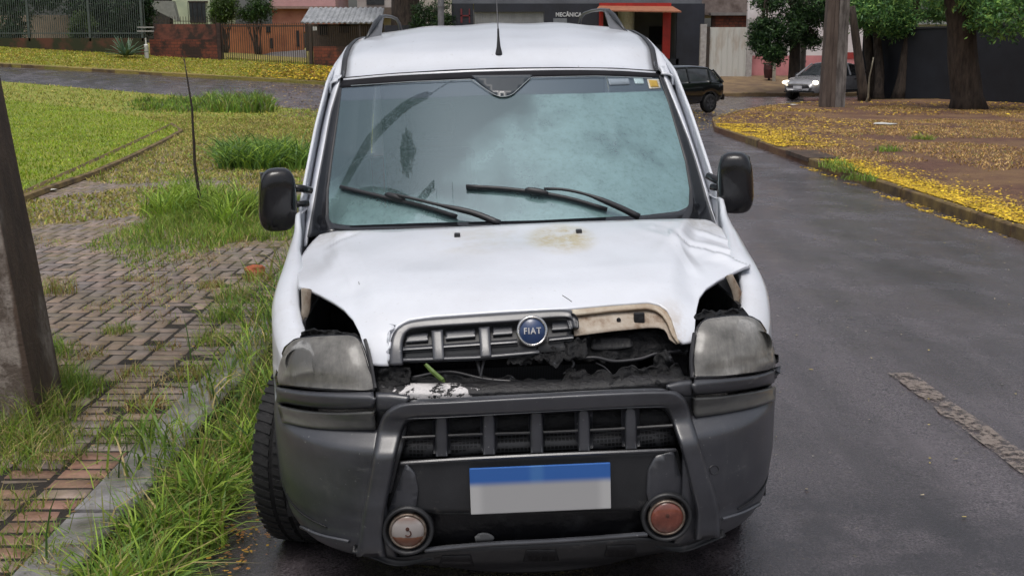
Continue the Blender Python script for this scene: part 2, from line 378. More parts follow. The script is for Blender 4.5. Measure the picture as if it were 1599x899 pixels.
kerb('right_kerb', [(4.95, 2), (4.95, 12), (4.8, 18.2)], .15, .135, M['kerb_dirty'], 1., -1, kind='structure')
kerb('right_kerb', [(4.79, 19.6), (4.75, 26.5), (5.4, 30.5), (6.9, 34.6), (8.3, 37.4), (10.1, 40.2), (13.5, 42.8), (20, 44.6)], .15, .135, M['kerb_dirty'], 1., -1, kind='structure')
kerb('far_kerb', [(x, FAR_K(x)) for x in (-45, -20, 0, 20, 40)], .15, .135, M['kerb_dirty'], 1., 1, kind='structure')
# storm drain gap in the right kerb
dr = MB(); zt = float(terrain(4.9, 18.9))
sd = empty('storm_drain', (4.95, 18.9, zt), label='dark storm drain opening in the right kerb between yellow leaf drifts', cat='drain')
dr.box(-.14, -.02, -.68, .66, -.04, .075); dr.build('drain_mouth', M['dark'], sd)
dr = MB(); dr.box(-.17, .35, -.75, .75, .078, .145); o = dr.build('drain_lid', simple('broken drain slab', (.10, .065, .045), (.035, .025, .02), rough=.9, scale=6, bump=.8, bscale=14, bdist=.03), sd)

# herringbone pavers of the left sidewalk
PV = []; PQ = []; PC = []
def fade(x, y): return True
L_, B_, gap, cham, th = .215, .1075, .021, .003, .004
def in_path(x, y):
    edge_l = np.interp(y, [2, 9.5, 15, 22, 27], [-6.6, -6.6, -6.2, -7.2, -6])
    return (x < -1.80) & (x > edge_l) & (y > 2.2) & (y < 25)
cells = []
s = B_
for i in range(-60, 60):
    for j in range(0, 240):
        x = -1.98-(i*s); y = 2.0+j*s
        k = (i+j) % 4
        # 90-degree herringbone on a square lattice
        if k == 0: cells.append((x-s, y, 2*s, s, 0))
        elif k == 2: cells.append((x, y, s, 2*s, 1))
vid = 0
ok = []
for (x, y, w, d, o_) in cells:
    cx, cy = x+w/2, y+d/2
    if in_path(cx, cy) and cx < -2.10: ok.append((x, y, w, d))
for j in range(0, 200):                      # header course beside the kerb
    y = 2.2+j*s
    ok.append((-1.97, y, .215, s)); 
    if j % 1 == 0: ok.append((-2.19, y, .215, s))
ok = [t for t in ok if not (t[0]+t[2] > -1.97 and False)]
ok2 = [t for t in ok if not (-2.20 < t[0]+t[2]/2 < -1.75 and t[2] < .2)]
for (x, y, w, d) in ok2:
    if x < -2.19+.001 and x+w > -2.19+.02 and w > .2 and x != -2.19: continue
    g = gap/2; c = cham
    z = float(terrain(x+w/2, y+d/2))+.12; dz = rng.normal(0, .0015); tx, ty = rng.normal(0, .010, 2)
    x0, x1, y0, y1 = x+g, x+w-g, y+g, y+d-g; b0 = len(PV)
    for (ax, ay) in ((x0, y0), (x1, y0), (x1, y1), (x0, y1)):
        PV.append((ax, ay, z-.005))
    for (ax, ay) in ((x0+c, y0+c), (x1-c, y0+c), (x1-c, y1-c), (x0+c, y1-c)):
        PV.append((ax, ay, z+th+dz+(ax-x-w/2)*tx+(ay-y-d/2)*ty))
    PQ += [(b0+4, b0+5, b0+6, b0+7)]+[(b0+k, b0+(k+1) % 4, b0+4+(k+1) % 4, b0+4+k) for k in range(4)]
    v = rng.uniform(.75, 1.25); base = np.array([(.25, .19, .16), (.23, .18, .16), (.27, .195, .155), (.205, .17, .155)][rng.integers(4)])
    if y < 4.6 and rng.random() < .6: base = np.array((.25, .135, .10))
    PC += [base*v]*8
PV = np.array(PV)+np.array([.085, 0, 0])
mknp('path', PV, np.array(PQ), M['paver'], colors=np.array(PC), kind='structure')

# ------------------------------------------------------------------ grass
def blades(x, y, z, h, w, bend, col, segs=2):
    """one bent tapering blade per position"""
    n = len(x); a_ = rng.uniform(0, 2*PI, n); b_ = rng.uniform(0, 2*PI, n); h = np.broadcast_to(h, n); w = np.broadcast_to(w, n); bend = np.broadcast_to(bend, n)
    wx, wy = np.cos(a_)*w/2, np.sin(a_)*w/2; V = np.zeros((n, 2*segs+1, 3)); 
    for k in range(segs+1):
        t = k/segs; off = bend*h*t**2; zz = z+h*(t-.45*np.minimum(bend, 1.)*t**2.2); cx = x+np.cos(b_)*off; cy = y+np.sin(b_)*off
        if k < segs:
            f = 1-.55*t; V[:, 2*k] = np.stack([cx-wx*f, cy-wy*f, zz], 1); V[:, 2*k+1] = np.stack([cx+wx*f, cy+wy*f, zz], 1)
        else: V[:, 2*k] = np.stack([cx, cy, zz], 1)
    k5 = 2*segs+1; base = (np.arange(n)*k5)[:, None]; tri = []
    for k in range(segs-1):
        q = 2*k; tri += [(q, q+1, q+3), (q, q+3, q+2)]
    q = 2*(segs-1); tri += [(q, q+1, q+2)]
    T = (base[:, None, :]+np.array(tri)[None]).reshape(-1, 3)
    return V.reshape(-1, 3), T, np.repeat(col, k5, 0)
class Blob:
    def __init__(s): s.V = []; s.T = []; s.C = []; s.n = 0
    def add(s, V, T, C): s.V.append(V); s.T.append(T+s.n); s.C.append(C); s.n += len(V)
    def build(s, name, m, **kw): return mknp(name, np.concatenate(s.V), np.concatenate(s.T), m, colors=np.concatenate(s.C), **kw)
def colmix(n, *cols, p=None, var=.25):
    i = rng.choice(len(cols), n, p=p); return np.array(cols)[i]*rng.uniform(1-var, 1+var, (n, 1))
GREEN, LIME, OLIVE, STRAW, RUST, DGREEN = (.15, .27, .045), (.29, .42, .055), (.23, .24, .06), (.50, .40, .18), (.30, .17, .06), (.075, .15, .035)
def tuft(B, cx, cy, r, n, hmin, hmax, cols, p=None, w=.007, bend=(.2, 1.), dz=.12, segs=3):
    rr = r*np.sqrt(rng.random(n))*rng.uniform(.6, 1, n); t = rng.uniform(0, 2*PI, n); x = cx+rr*np.cos(t); y = cy+rr*np.sin(t)
    h = rng.uniform(hmin, hmax, n)*(1.15-.5*rr/max(r, 1e-3))
    B.add(*blades(x, y, terrain(x, y)+dz-.01, h, rng.uniform(.6, 1.3, n)*w, rng.uniform(*bend, n), colmix(n, *cols, p=p), segs))
# tall grass in the gutter along the van
gb = Blob()
n = 10500; y = 2.6+rng.random(n)**1.25*13; x = rng.normal(-1.25, .17, n)-.012*(y-3); 
clump = np.array([noise.noise(Vector((float(a_)*1.6, float(b_)*1.1, 3.))) for a_, b_ in zip(x, y)])
lim = np.interp(y, [2.5, 3.6, 4.2, 5.2, 15], [-1.02, -1.12, -1.16, -1.05, -.95])
keep = (x < lim) & (x > np.where((rng.random(n) < .10) | (y > 5.3+.5*clump) | ((y > 4.3) & (y < 4.85)), -1.78, -1.42)) & (clump > -.32); x, y, clump = x[keep], y[keep], clump[keep]
h = rng.uniform(.10, .30, len(x))*(1+.8*clump)*np.interp(y, [3, 4.5, 9], [.8, 1.1, 1.25])
gb.add(*blades(x, y, terrain(x, y)+np.where(x < -1.46, .12, .0), h, rng.uniform(.005, .013, len(x)), rng.uniform(.2, 1.4, len(x)),
               colmix(len(x), GREEN, LIME, OLIVE, STRAW, DGREEN, p=[.34, .26, .14, .08, .18]), 3))
for k in range(46):
    cy = 2.9+rng.random()**1.3*9; cx = rng.normal(-1.26, .08)-.02*max(0, cy-5)
    if cx > -1.14: continue
    tuft(gb, cx, cy, .085, 90, .16, .36, (GREEN, LIME, OLIVE, STRAW), [.36, .44, .12, .08], w=.014, bend=(.2, 1.5), dz=.01)
n = 420; y = 2.8+rng.random(n)**1.2*9; x = rng.normal(-1.32, .10, n); k = x < -1.1; x, y = x[k], y[k]   # thin seed stalks and dead stems
gb.add(*blades(x, y, terrain(x, y)+.02, rng.uniform(.3, .55, len(x)), .0035, rng.uniform(.1, .7, len(x)), colmix(len(x), STRAW, (.30, .24, .12), OLIVE), 3))
n = 500; y = 2.8+rng.random(n)*6; x = rng.normal(-1.3, .2, n); k = x < -1.02; x, y = x[k], y[k]
gb.add(*blades(x, y, terrain(x, y)+.03, .05, .006, rng.uniform(2, 5, len(x)), colmix(len(x), STRAW, RUST, (.24, .17, .09)), 2))
n = 9000; y = 7+rng.random(n)*22; x = rng.uniform(-2.0, -.9, n); h = rng.uniform(.12, .4, n)
gb.add(*blades(x, y, terrain(x, y)+.02, h, .014, rng.uniform(.2, .9, n), colmix(n, GREEN, LIME, OLIVE, STRAW), 2))
gb.build('gutter_grass', M['grass'], kind='stuff', label='long green grass growing in the gutter beside the van', cat='grass')
# tufts between the pavers and at the pole
gt = Blob()
for (px, py, r, nn, h0, h1, kind) in (
    (185, 520, .10, 110, .05, .16, 1), (330, 450, .11, 90, .06, .18, 2), (215, 590, .12, 120, .05, .13, 2), (255, 545, .09, 60, .05, .13, 2), (90, 460, .14, 150, .08, .28, 2),
    (240, 440, .10, 60, .03, .1, 2), (60, 725, .20, 260, .08, .22, 1), (200, 690, .15, 190, .06, .18, 0), (150, 605, .12, 90, .05, .15, 1), (235, 640, .12, 110, .05, .14, 2),
    (40, 870, .18, 170, .05, .15, 0), (205, 437, .12, 90, .03, .08, 2), (20, 800, .12, 90, .05, .16, 1), (110, 620, .15, 260, .10, .26, 0), (60, 665, .16, 300, .12, .36, 1),
    (20, 700, .16, 240, .10, .32, 1), (100, 690, .12, 120, .06, .2, 1), (145, 560, .09, 60, .04, .12, 2), (300, 590, .12, 110, .06, .18, 2), (330, 540, .12, 120, .08, .24, 1),
    (350, 500, .14, 150, .1, .28, 0), (370, 470, .14, 150, .1, .28, 1), (90, 880, .12, 70, .04, .12, 2), (130, 800, .07, 40, .03, .1, 2), (400, 440, .12, 120, .06, .2, 2),
    (75, 560, .14, 200, .08, .26, 0), (90, 600, .14, 200, .08, .3, 1)):
    g = G(px, py, .12); r, nn, h1 = r*1.3, int(nn*1.5), h1*.88; cols, p = {0: ((GREEN, LIME, OLIVE), [.5, .3, .2]), 1: ((LIME, OLIVE, STRAW, GREEN), [.3, .25, .2, .25]), 2: ((OLIVE, STRAW, RUST, LIME), [.25, .3, .25, .2])}[kind]
    tuft(gt, g[0], g[1], r, nn, h0, h1, cols, p, w=.005)
n = 26000; x = rng.uniform(-5.5, -1.7, n); y = rng.uniform(3, 13, n)
cl = np.array([noise.noise(Vector((float(a_)*1.3, float(b_)*1.3, 9.))) for a_, b_ in zip(x, y)]); k = cl > .13
x, y = x[k], y[k]; gt.add(*blades(x, y, terrain(x, y)+.125, rng.uniform(.02, .07, len(x)), .005, rng.uniform(.3, 1.5, len(x)), colmix(len(x), (.24, .23, .06), STRAW, LIME, RUST), 2))
for k in range(30):                         # low weeds leaning over the kerb top
    cy = rng.uniform(4.9, 12); tuft(gt, rng.normal(-1.60, .05), cy, .09, 70, .04, .14, (OLIVE, LIME, STRAW, GREEN), [.3, .25, .2, .25], w=.006)
for cy in (3.3, 4.35, 5.05): tuft(gt, -1.68+rng.normal(0, .02), cy, .08, 60, .03, .10, (GREEN, OLIVE, STRAW), None, w=.005)
# dry stalks lying on the bricks
n = 520; x = rng.uniform(-3.2, -1.7, n); y = rng.uniform(3, 8, n); gt.add(*blades(x, y, terrain(x, y)+.137, .03, .0035, rng.uniform(3, 8, n), colmix(n, STRAW, (.34, .27, .14)), 2))
# thin olive cover over the far part of the path
n = 90000; y = 9.5+rng.random(n)**.9*21; x = rng.uniform(-9.5, -1.6, n)
cl = np.array([noise.noise(Vector((float(a_)*.55, float(b_)*.45, 5.))) for a_, b_ in zip(x, y)])
k = cl > np.interp(y, [9.5, 12, 15, 20], [.20, .0, -.2, -.5]); x, y = x[k], y[k]
gt.add(*blades(x, y, terrain(x, y)+.125, rng.uniform(.02, .09, len(x)), .022, rng.uniform(.3, 1.5, len(x)), colmix(len(x), OLIVE, (.42, .36, .10), (.50, .40, .17), LIME, p=[.25, .4, .2, .15]), 2))
gt.build('paver_weeds', M['grass'], kind='stuff', label='sparse weeds and dry stalks between the sidewalk pavers', cat='weeds')
# bright patch round the sapling
gs = Blob(); SAP = G(316, 338, .12)
n = 15000; t = rng.uniform(0, 2*PI, n); rr = rng.random(n)**.62*(1.12+.22*np.sin(t*3+1)+.14*np.sin(t*7)); x = -2.95+1.0*rr*np.cos(t); y = 11.7+2.0*rr*np.sin(t)
cl = np.array([noise.noise(Vector((float(a_)*1.5, float(b_)*1.2, 1.))) for a_, b_ in zip(x, y)])
h = rng.uniform(.07, .22, n)*(1+.9*cl)*np.clip(1.3-.85*rr, .25, 2)
gs.add(*blades(x, y, terrain(x, y)+.12, h, .008, rng.uniform(.2, .9, n), colmix(n, LIME, GREEN, OLIVE, STRAW, p=[.42, .33, .15, .10]), 2))
for px, py in ((270, 330), (300, 318), (340, 325), (365, 330), (250, 318), (285, 300), (325, 308), (385, 330), (355, 345)):
    g = G(px, py+15, .12); tuft(gs, g[0], g[1], .22, 120, .30, .62, (LIME, GREEN, OLIVE), [.6, .3, .1], w=.016, bend=(.3, 1.1))
gs.build('grass_patch', M['grass'], kind='stuff', label='lush bright green grass round the bare sapling on the sidewalk', cat='grass')
# arching long-leaved clump next to the van mirror
gc = Blob()
for k in range(22):
    px, py = rng.uniform(352, 490), rng.uniform(246, 268); g = G(px, py, .12); tuft(gc, g[0], g[1], .35, 90, .35, .75, (GREEN, DGREEN, LIME), [.55, .25, .2], w=.028, bend=(.5, 1.3))
gc.build('long_grass_clump', M['grass'], kind='stuff', label='arching dark green long grass behind the left mirror', cat='grass')
gf = Blob()
for k in range(60):
    px, py = 412-197*rng.random()**1.4, rng.uniform(158, 176); g = G(px, py, .12); hh = np.interp(px, [215, 300, 412], [.2, .42, .8])*rng.uniform(.5, 1.3)
    tuft(gf, g[0], g[1], .5, 70, hh*.5, hh, (GREEN, OLIVE, LIME, (.16, .19, .10)), [.5, .2, .2, .1], w=.035, bend=(.2, .9))
gf.build('street_edge_grass', M['grass'], kind='stuff', label='tall grass growing along the near edge of the cross street', cat='grass')
# short lawn blades
gl = Blob(); n = 60000; x = rng.uniform(-16, -5, n); y = 12+rng.random(n)**1.1*26; k = inpoly(x, y, LAWN); x, y = x[k], y[k]
gl.add(*blades(x, y, terrain(x, y)+.165, rng.uniform(.03, .09, len(x)), .022, rng.uniform(.2, 1.2, len(x)), colmix(len(x), (.30, .42, .03), (.24, .35, .028), (.42, .43, .06), p=[.45, .3, .25]), 2))
gl.build('lawn_grass', M['grass'], kind='stuff', label='short bright green lawn grass left of the sidewalk', cat='grass')
# grass on the ground between lawn and cross street, and on the far verge
gv = Blob(); n = 30000; x = rng.uniform(-24, -2, n); y = rng.uniform(22, 41, n); k = inpoly(x, y, LEFT_POLY) & ~inpoly(x, y, LAWN); x, y = x[k], y[k]
gv.add(*blades(x, y, terrain(x, y)+.12, rng.uniform(.03, .13, len(x)), .03, rng.uniform(.3, 1.3, len(x)), colmix(len(x), (.36, .37, .06), OLIVE, (.50, .40, .12), LIME), 2))
n = 26000; x = rng.uniform(-26, -6, n); y = rng.uniform(49.3, 56, n)
c = colmix(n, (.30, .38, .045), (.42, .40, .06), (.50, .36, .06), p=[.45, .35, .2]); 
gv.add(*blades(x, y, terrain(x, y)+.12, rng.uniform(.03, .10, n), .05, rng.uniform(.3, 1.3, n), c, 2))
gv.build('verge_grass', M['grass'], kind='stuff', label='short yellowish grass on the verges of the cross street', cat='grass')
# dry grass on the right verge
gr_ = Blob(); n = 110000; x = rng.uniform(5.1, 19, n); y = rng.uniform(8, 38, n)
cl = np.array([noise.noise(Vector((float(a_)*.45, float(b_)*.3, 2.))) for a_, b_ in zip(x, y)])
k = inpoly(x, y, RIGHT_POLY) & (cl > np.where(x < 6.9, .30, np.where(y > 27, .1, -.22))); x, y = x[k], y[k]
gr_.add(*blades(x, y, terrain(x, y)+.12, rng.uniform(.02, .07, len(x)), .02, rng.uniform(.6, 2.2, len(x)), colmix(len(x), (.28, .175, .065), (.20, .12, .045), (.15, .15, .04), (.36, .25, .10), p=[.4, .25, .12, .23])*1.8, 2))
for px, py in ((1310, 262), (1300, 258), (1322, 268), (1385, 236), (1440, 218), (1345, 280)):
    g = G(px, py, .12); tuft(gr_, g[0], g[1], .3, 160, .06, .2, (OLIVE, LIME, GREEN), None, w=.014)
gr_.build('dry_grass', M['grass'], kind='stuff', label='dry tan grass scattered over the red soil on the right', cat='grass')

# ------------------------------------------------------------------ fallen yellow leaves
def flakes(x, y, z, s, col):
    n = len(x); a_ = rng.uniform(0, 2*PI, n); V = np.zeros((n, 4, 3)); s = np.broadcast_to(s, n)
    for k, (u, v) in enumerate(((-.5, -.3), (.5, -.3), (.5, .3), (-.5, .3))):
        V[:, k, 0] = x+(np.cos(a_)*u-np.sin(a_)*v)*s; V[:, k, 1] = y+(np.sin(a_)*u+np.cos(a_)*v)*s; V[:, k, 2] = z+rng.uniform(0, .3, n)*s
    T = (np.arange(n)*4)[:, None, None]+np.array([(0, 1, 2), (0, 2, 3)])[None]
    return V.reshape(-1, 3), T.reshape(-1, 3), np.repeat(col, 4, 0)
YEL = ((.66, .44, .03), (.80, .58, .05), (.48, .30, .04), (.26, .14, .045))
fl = Blob()
def near_edge(n, ya, yb, off0, off1, edge, power=1.):
    ys = rng.uniform(ya, yb, n); ex = np.interp(ys, [p[1] for p in edge], [p[0] for p in edge]); return ex+off0+(off1-off0)*.42*rng.exponential(1., n)*np.sign(1.), ys
RE = [p for p in RIGHT_EDGE if p[1] < 43]
for n, ya, yb, o0, o1, pw, thr in ((40000, 7, 17.9, .08, .55, 1.5, -.75), (5000, 7, 18, -.20, .12, 1, -.05), (26000, 20.5, 27.5, .05, 1.1, 1.4, -.5), (9000, 26, 41, .1, 2.2, 1.4, -.1)):
    x, y = near_edge(n, ya, yb, o0, o1, RE, pw); cl = np.array([noise.noise(Vector((float(a_)*1.3, float(b_)*.9, 4.))) for a_, b_ in zip(x, y)]); cl2 = np.array([noise.noise(Vector((float(a_)*4.3, float(b_)*2.6, 14.))) for a_, b_ in zip(x, y)]); k = (cl*.7+cl2*.9+rng.normal(0, .18, n) > thr+.30); x, y = x[k], y[k]
    onroad = x < np.interp(y, [p[1] for p in RE], [p[0] for p in RE])
    fl.add(*flakes(x, y, terrain(x, y)+np.where(onroad, .006, .14), rng.uniform(.010, .040, len(x)), colmix(len(x), *YEL, (.13, .075, .035), p=[.34, .28, .18, .12, .08], var=.4)))
n = 10000; x = rng.uniform(5, 18, n); y = rng.uniform(24, 41, n); cl = np.array([noise.noise(Vector((float(a_)*.5, float(b_)*.35, 8.))) for a_, b_ in zip(x, y)])
k = inpoly(x, y, RIGHT_POLY) & (cl+rng.normal(0, .2, n) > .02) & ~((y < 31.5) & (x > 9)); x, y = x[k], y[k]
fl.add(*flakes(x, y, terrain(x, y)+.125, rng.uniform(.03, .085, len(x)), colmix(len(x), *YEL, (.14, .07, .03), p=[.24, .14, .24, .2, .18])))
n = 5000; x = rng.uniform(5, 20, n); y = rng.uniform(9, 34, n); cl = np.array([noise.noise(Vector((float(a_)*.7, float(b_)*.5, 18.))) for a_, b_ in zip(x, y)])
k = cl > .1; x, y = x[k], y[k]; fl.add(*flakes(x, y, terrain(x, y)+.125, rng.uniform(.02, .05, len(x)), colmix(len(x), *YEL)))
n = 9000; x = rng.uniform(-13, -2, n); y = rng.uniform(49.2, 54.5, n); k = rng.random(n) < sstep(-13, -8, x); x, y = x[k], y[k]
fl.add(*flakes(x, y, terrain(x, y)+.15, rng.uniform(.06, .14, len(x)), colmix(len(x), *YEL)))
n = 4500; x = rng.uniform(-13, 4, n); y = rng.uniform(35, 48.8, n); k = (rng.random(n) < sstep(-13, -6, x)) & ~inpoly(x, y, LEFT_POLY) & ~inpoly(x, y, RIGHT_POLY); x, y = x[k], y[k]
fl.add(*flakes(x, y, terrain(x, y)+.006, rng.uniform(.04, .09, len(x)), colmix(len(x), (.30, .21, .08), (.40, .30, .10), (.18, .10, .05))))
n = 2200; x = rng.uniform(5.2, 20, n); y = rng.uniform(27.5, 34, n); k = ~inpoly(x, y, RIGHT_POLY); 
n = 1500; x = rng.uniform(1.2, 7.5, n); y = rng.uniform(27, 38, n); k = ~inpoly(x, y, RIGHT_POLY); x, y = x[k], y[k]
fl.add(*flakes(x, y, terrain(x, y)+.006, rng.uniform(.03, .08, len(x)), colmix(len(x), (.30, .21, .08), (.20, .12, .06), (.5, .35, .05))))
# specks on the road and in the gutter in front
n = 420; x = rng.uniform(.9, 4.8, n); y = rng.uniform(3.4, 18, n); fl.add(*flakes(x, y, terrain(x, y)+.005, rng.uniform(.004, .018, n), colmix(n, (.40, .34, .22), (.5, .4, .12), (.3, .28, .24))))
n = 170; x = rng.normal(-1.02, .06, n); y = rng.normal(4.05, .25, n); fl.add(*flakes(x, y, terrain(x, y)+.012, rng.uniform(.006, .020, n), colmix(n, (.4, .24, .03), (.3, .14, .03), (.2, .1, .04))))
n = 700; x = rng.uniform(-4, -1.6, n); y = rng.uniform(3, 11, n); fl.add(*flakes(x, y, terrain(x, y)+.136, rng.uniform(.006, .02, n), colmix(n, (.3, .22, .10), (.42, .3, .05), (.2, .12, .06))))
fl.build('fallen_leaves', M['litter'], kind='stuff', label='drifts of small fallen yellow leaves along kerbs and soil', cat='leaves')

# ------------------------------------------------------------------ utility pole at the left
def pole_body(mb, cx, cy, z0, h, w0, d0, w1, d1):
    """double-T concrete pole: an I section that tapers upward"""
    ring = [(-.5, -.5), (-.17, -.5), (-.17, -.36), (.17, -.36), (.17, -.5), (.5, -.5), (.5, .5), (.17, .5), (.17, .36), (-.17, .36), (-.17, .5), (-.5, .5)]
    V = []; ns = 24
    for i in range(ns):
        t = i/(ns-1); w = w0+(w1-w0)*t; d = d0+(d1-d0)*t
        for u, v in ring: V.append((cx+u*w+rng.normal(0, .0015), cy+v*d+rng.normal(0, .0015), z0+h*t))
    F = [tuple(reversed(f)) for f in grid_faces(ns, 12, True)]+[tuple((ns-1)*12+k for k in range(12))]
    mb.add(V, [tuple(reversed(f)) for f in F])
PX, PY = -2.50, 5.2
pl = empty('utility_pole', (PX, PY, .1), (0, -.085, .10), 'big weathered concrete utility pole with transformer at the left edge of the sidewalk', 'utility pole')
mb = MB(); pole_body(mb, 0, 0, -.1, 9.2, .52, .40, .22, .18); mb.build('shaft', M['pole_front'], pl)
mb = MB(); mb.box(-.24, .24, -.186, -.172, 1.60, 1.66); mb.box(.226, .238, -.18, .18, 1.60, 1.66); mb.build('steel_band', M['iron'], pl)
mb = MB(); mb.box(-1.1, 1.1, -.16, -.05, 7.9, 8.02); mb.build('cross_arm', M['galv'], pl)
mb = MB(); mb.lathe([(0, 6.3), (.17, 6.3), (.19, 6.34), (.19, 6.78), (.17, 6.82), (0, 6.84)], 20, Matrix.Translation((.42, .42, .75)))
for k in range(10):
    t = 2*PI*k/10; mb.box(-.24, -.18, -.01, .01, 6.38, 6.70, Matrix.Translation((.42, .42, .75)) @ Matrix.Rotation(t, 4, 'Z'))
tr = mb.build('transformer', simple('transformer paint', (.16, .17, .17), rough=.5), pl)
for xx in (-.2, -.05, .1):
    mb = MB(); mb.lathe([(.03, 6.83), (.05, 6.88), (.03, 6.91), (.05, 6.95), (.03, 6.98), (.045, 7.02), (0, 7.06)], 10, Matrix.Translation((xx+.47, .42, .75))); mb.build('bushing', M['pipe_white'], tr)
for xx in (-1.0, -.45, .45, 1.0):
    mb = MB(); mb.lathe([(.03, 8.02), (.055, 8.06), (.035, 8.1), (.055, 8.14), (.03, 8.2), (0, 8.22)], 10, Matrix.Translation((xx, -.1, 0))); mb.build('insulator', M['terracotta'], pl)
# overhead cables
def wire(p, q, sag, r, lab):
    p, q = Vector(p), Vector(q); pts = [p.lerp(q, t)-Vector((0, 0, sag*4*t*(1-t))) for t in np.linspace(0, 1, 22)]
    mb = MB(); mb.tube(pts, r, 6); return mb.build('overhead_cable', M['cable'], label=lab, cat='cable', group='overhead cables at the utility pole')
for k, (dx, zz, r) in enumerate(((-1.0, 8.3, .008), (-.45, 8.3, .008), (.45, 8.3, .008), (1.0, 8.3, .008), (.12, 5.4, .035), (.14, 5.1, .025))):
    wire((PX+dx, PY-.1, zz), (PX+dx-.4, PY-34, zz+.2), .7, r, ['thin black high cable, outer left of the cross arm', 'thin black high cable, inner left of the cross arm', 'thin black high cable, inner right of the cross arm', 'thin black high cable, outer right of the cross arm', 'thick black low cable bundle leaving the utility pole', 'black lowest telephone cable leaving the utility pole'][k])

mb = MB(); pts = [Vector((-9, 6.5, 5.6)), Vector((-5, 6.1, 5.75)), Vector((-3.4, 5.95, 5.9)), Vector((-2.6, 5.85, 6.0)), Vector((-1.6, 5.75, 6.05)), Vector((-1.45, 5.74, 6.06)), Vector((-.4, 5.9, 6.6)), Vector((2, 8, 8.3)), Vector((9, 20, 9.5))]
mb.tube(pts, [.05, .07, .075, .06, .035, .006, .004, .004, .004], 8); mb.build('overhead_cable', M['cable'], label='thick dark cable bundle thinning out as it crosses over the street', cat='cable', group='overhead cables at the utility pole')
for k, (q0, q1) in enumerate((((-2.1, 5.45, 6.9), (-1.9, 5.0, 7.6)), ((-2.75, 5.5, 6.8), (-2.45, 5.05, 7.9)))):
    pass
# ================================================================== VAN
VD, VX, VROLL, VYAW = 3.2, .085, .030, .040
R_ = (Matrix.Rotation(VYAW, 3, 'Z') @ Matrix.Rotation(-VROLL, 3, 'Y'))
RN = np.array(R_); VO = RN.T @ (np.array([0, 0, CAM_H])-np.array([VX, VD, 0]))
van = empty('van', (VX, VD, 0), (0, -VROLL, VYAW), 'crashed white van with torn bonnet and grey plastic bumper parked at the grassy kerb', 'van')
def vr(px, py): return ray(px, py) @ RN
def V3(px, py, d):                       # van-space point seen at a pixel, at depth d behind the bumper face
    r = vr(px, py); return VO+r*((np.asarray(d)-VO[1])/r[..., 1])[..., None]
def tab(pts):
    z = np.linspace(pts[0][0]-.3, pts[-1][0]+.3, 900); P = np.array(pts); out = []
    for c in range(1, P.shape[1]):
        v = np.interp(z, P[:, 0], P[:, c]); k = np.hanning(15); k /= k.sum(); v = np.convolve(np.pad(v, 7, 'edge'), k, 'valid'); out.append(v)
    return z, out
FZ, (FY0, FW) = tab([(.18, .12, .78), (.23, .06, .82), (.30, .015, .85), (.45, .0, .87), (.60, .0, .874), (.622, .006, .874), (.665, .062, .864), (.70, .065, .864), (.735, .045, .870), (.785, .040, .870), (.80, .07, .862), (.86, .10, .860), (.92, .15, .855), (.97, .21, .848), (1.02, .30, .84), (1.12, .55, .835)])
YC, NEXP = .78, 3.0
def y0f(z): return np.interp(z, FZ, FY0)
def wf(z): return np.interp(z, FZ, FW)
def S_front(P, off):
    y0 = y0f(P[..., 2])-off; w = wf(P[..., 2])+off
    return (np.abs(P[..., 0])/w)**NEXP+(np.maximum(0, YC-P[..., 1])/(YC-y0))**NEXP-1
HP = np.array([(-.3, -.6), (.02, .60), (.055, .74), (.085, .83), (.12, .895), (.17, .945), (.24, .985), (.34, 1.02), (.5, 1.055), (.75, 1.09), (1.0, 1.122), (1.25, 1.150), (1.6, 1.185)])
_hx = np.linspace(-.3, 1.6, 800); _hz = np.interp(_hx, HP[:, 0], HP[:, 1]); _k = np.hanning(25); _k /= _k.sum(); _hz = np.convolve(np.pad(_hz, 12, 'edge'), _k, 'valid')
def hoodz(x, y):
    ax = np.abs(x)/.8; d = y-.17*ax**2.2; z = np.interp(d, _hx, _hz)-.035*ax**3.5
    xc = np.interp(y, [.1, .45, .8, 1.2], [.50, .53, .62, .72]); z = z+.020*sstep(.045, -.045, np.abs(x)-xc)*sstep(.15, .4, y)
    # crumpled right wing corner and softer dents
    u, v = x-.60, y-.80
    amp = sstep(.40, .75, x)*sstep(.35, .6, y)
    z = z+amp*(.020*np.exp(-((u*.8+v*.9-.02)/.045)**2)-.022*np.exp(-((u*.8+v*.9-.13)/.05)**2)+.013*np.exp(-((u*1.1-v*.5+.06)/.035)**2)-.012*np.exp(-((u-v*.25-.02)/.03)**2))
    def fold(xa, ya, xb, yb, wd, hgt):
        L = math.hypot(xb-xa, yb-ya); ux_, uy_ = (xb-xa)/L, (yb-ya)/L; t = (x-xa)*ux_+(y-ya)*uy_; d_ = np.abs(-(x-xa)*uy_+(y-ya)*ux_)
        return hgt*np.clip(1-d_/wd, 0, 1)*sstep(-.03, .05, t)*sstep(L+.03, L-.05, t)
    z = z+fold(.50, 1.02, .86, .80, .045, .012)+fold(.60, .96, .80, .66, .04, -.010)+fold(.58, .90, .60, .52, .035, .008)+fold(.70, 1.08, .88, .90, .035, .010)+fold(.66, .70, .84, .70, .03, .007)
    z = z+fold(-.70, 1.06, -.57, .50, .05, .010)+fold(-.72, 1.02, -.60, 1.10, .03, -.007)
    z = z+.010*np.exp(-(((x+.66)/.05)**2+((y-.78)/.20)**2))-.008*np.exp(-(((x-.55)/.10)**2+((y-.38)/.08)**2))-.006*np.exp(-(((x-.1)/.2)**2+((y-.5)/.13)**2))
    z = z+.0035*np.sin(x*9+1.3)*np.sin(y*11+.4)*sstep(.25, .5, y)
    return z
def S_hood(P, off): return P[..., 2]-hoodz(P[..., 0], P[..., 1])-off
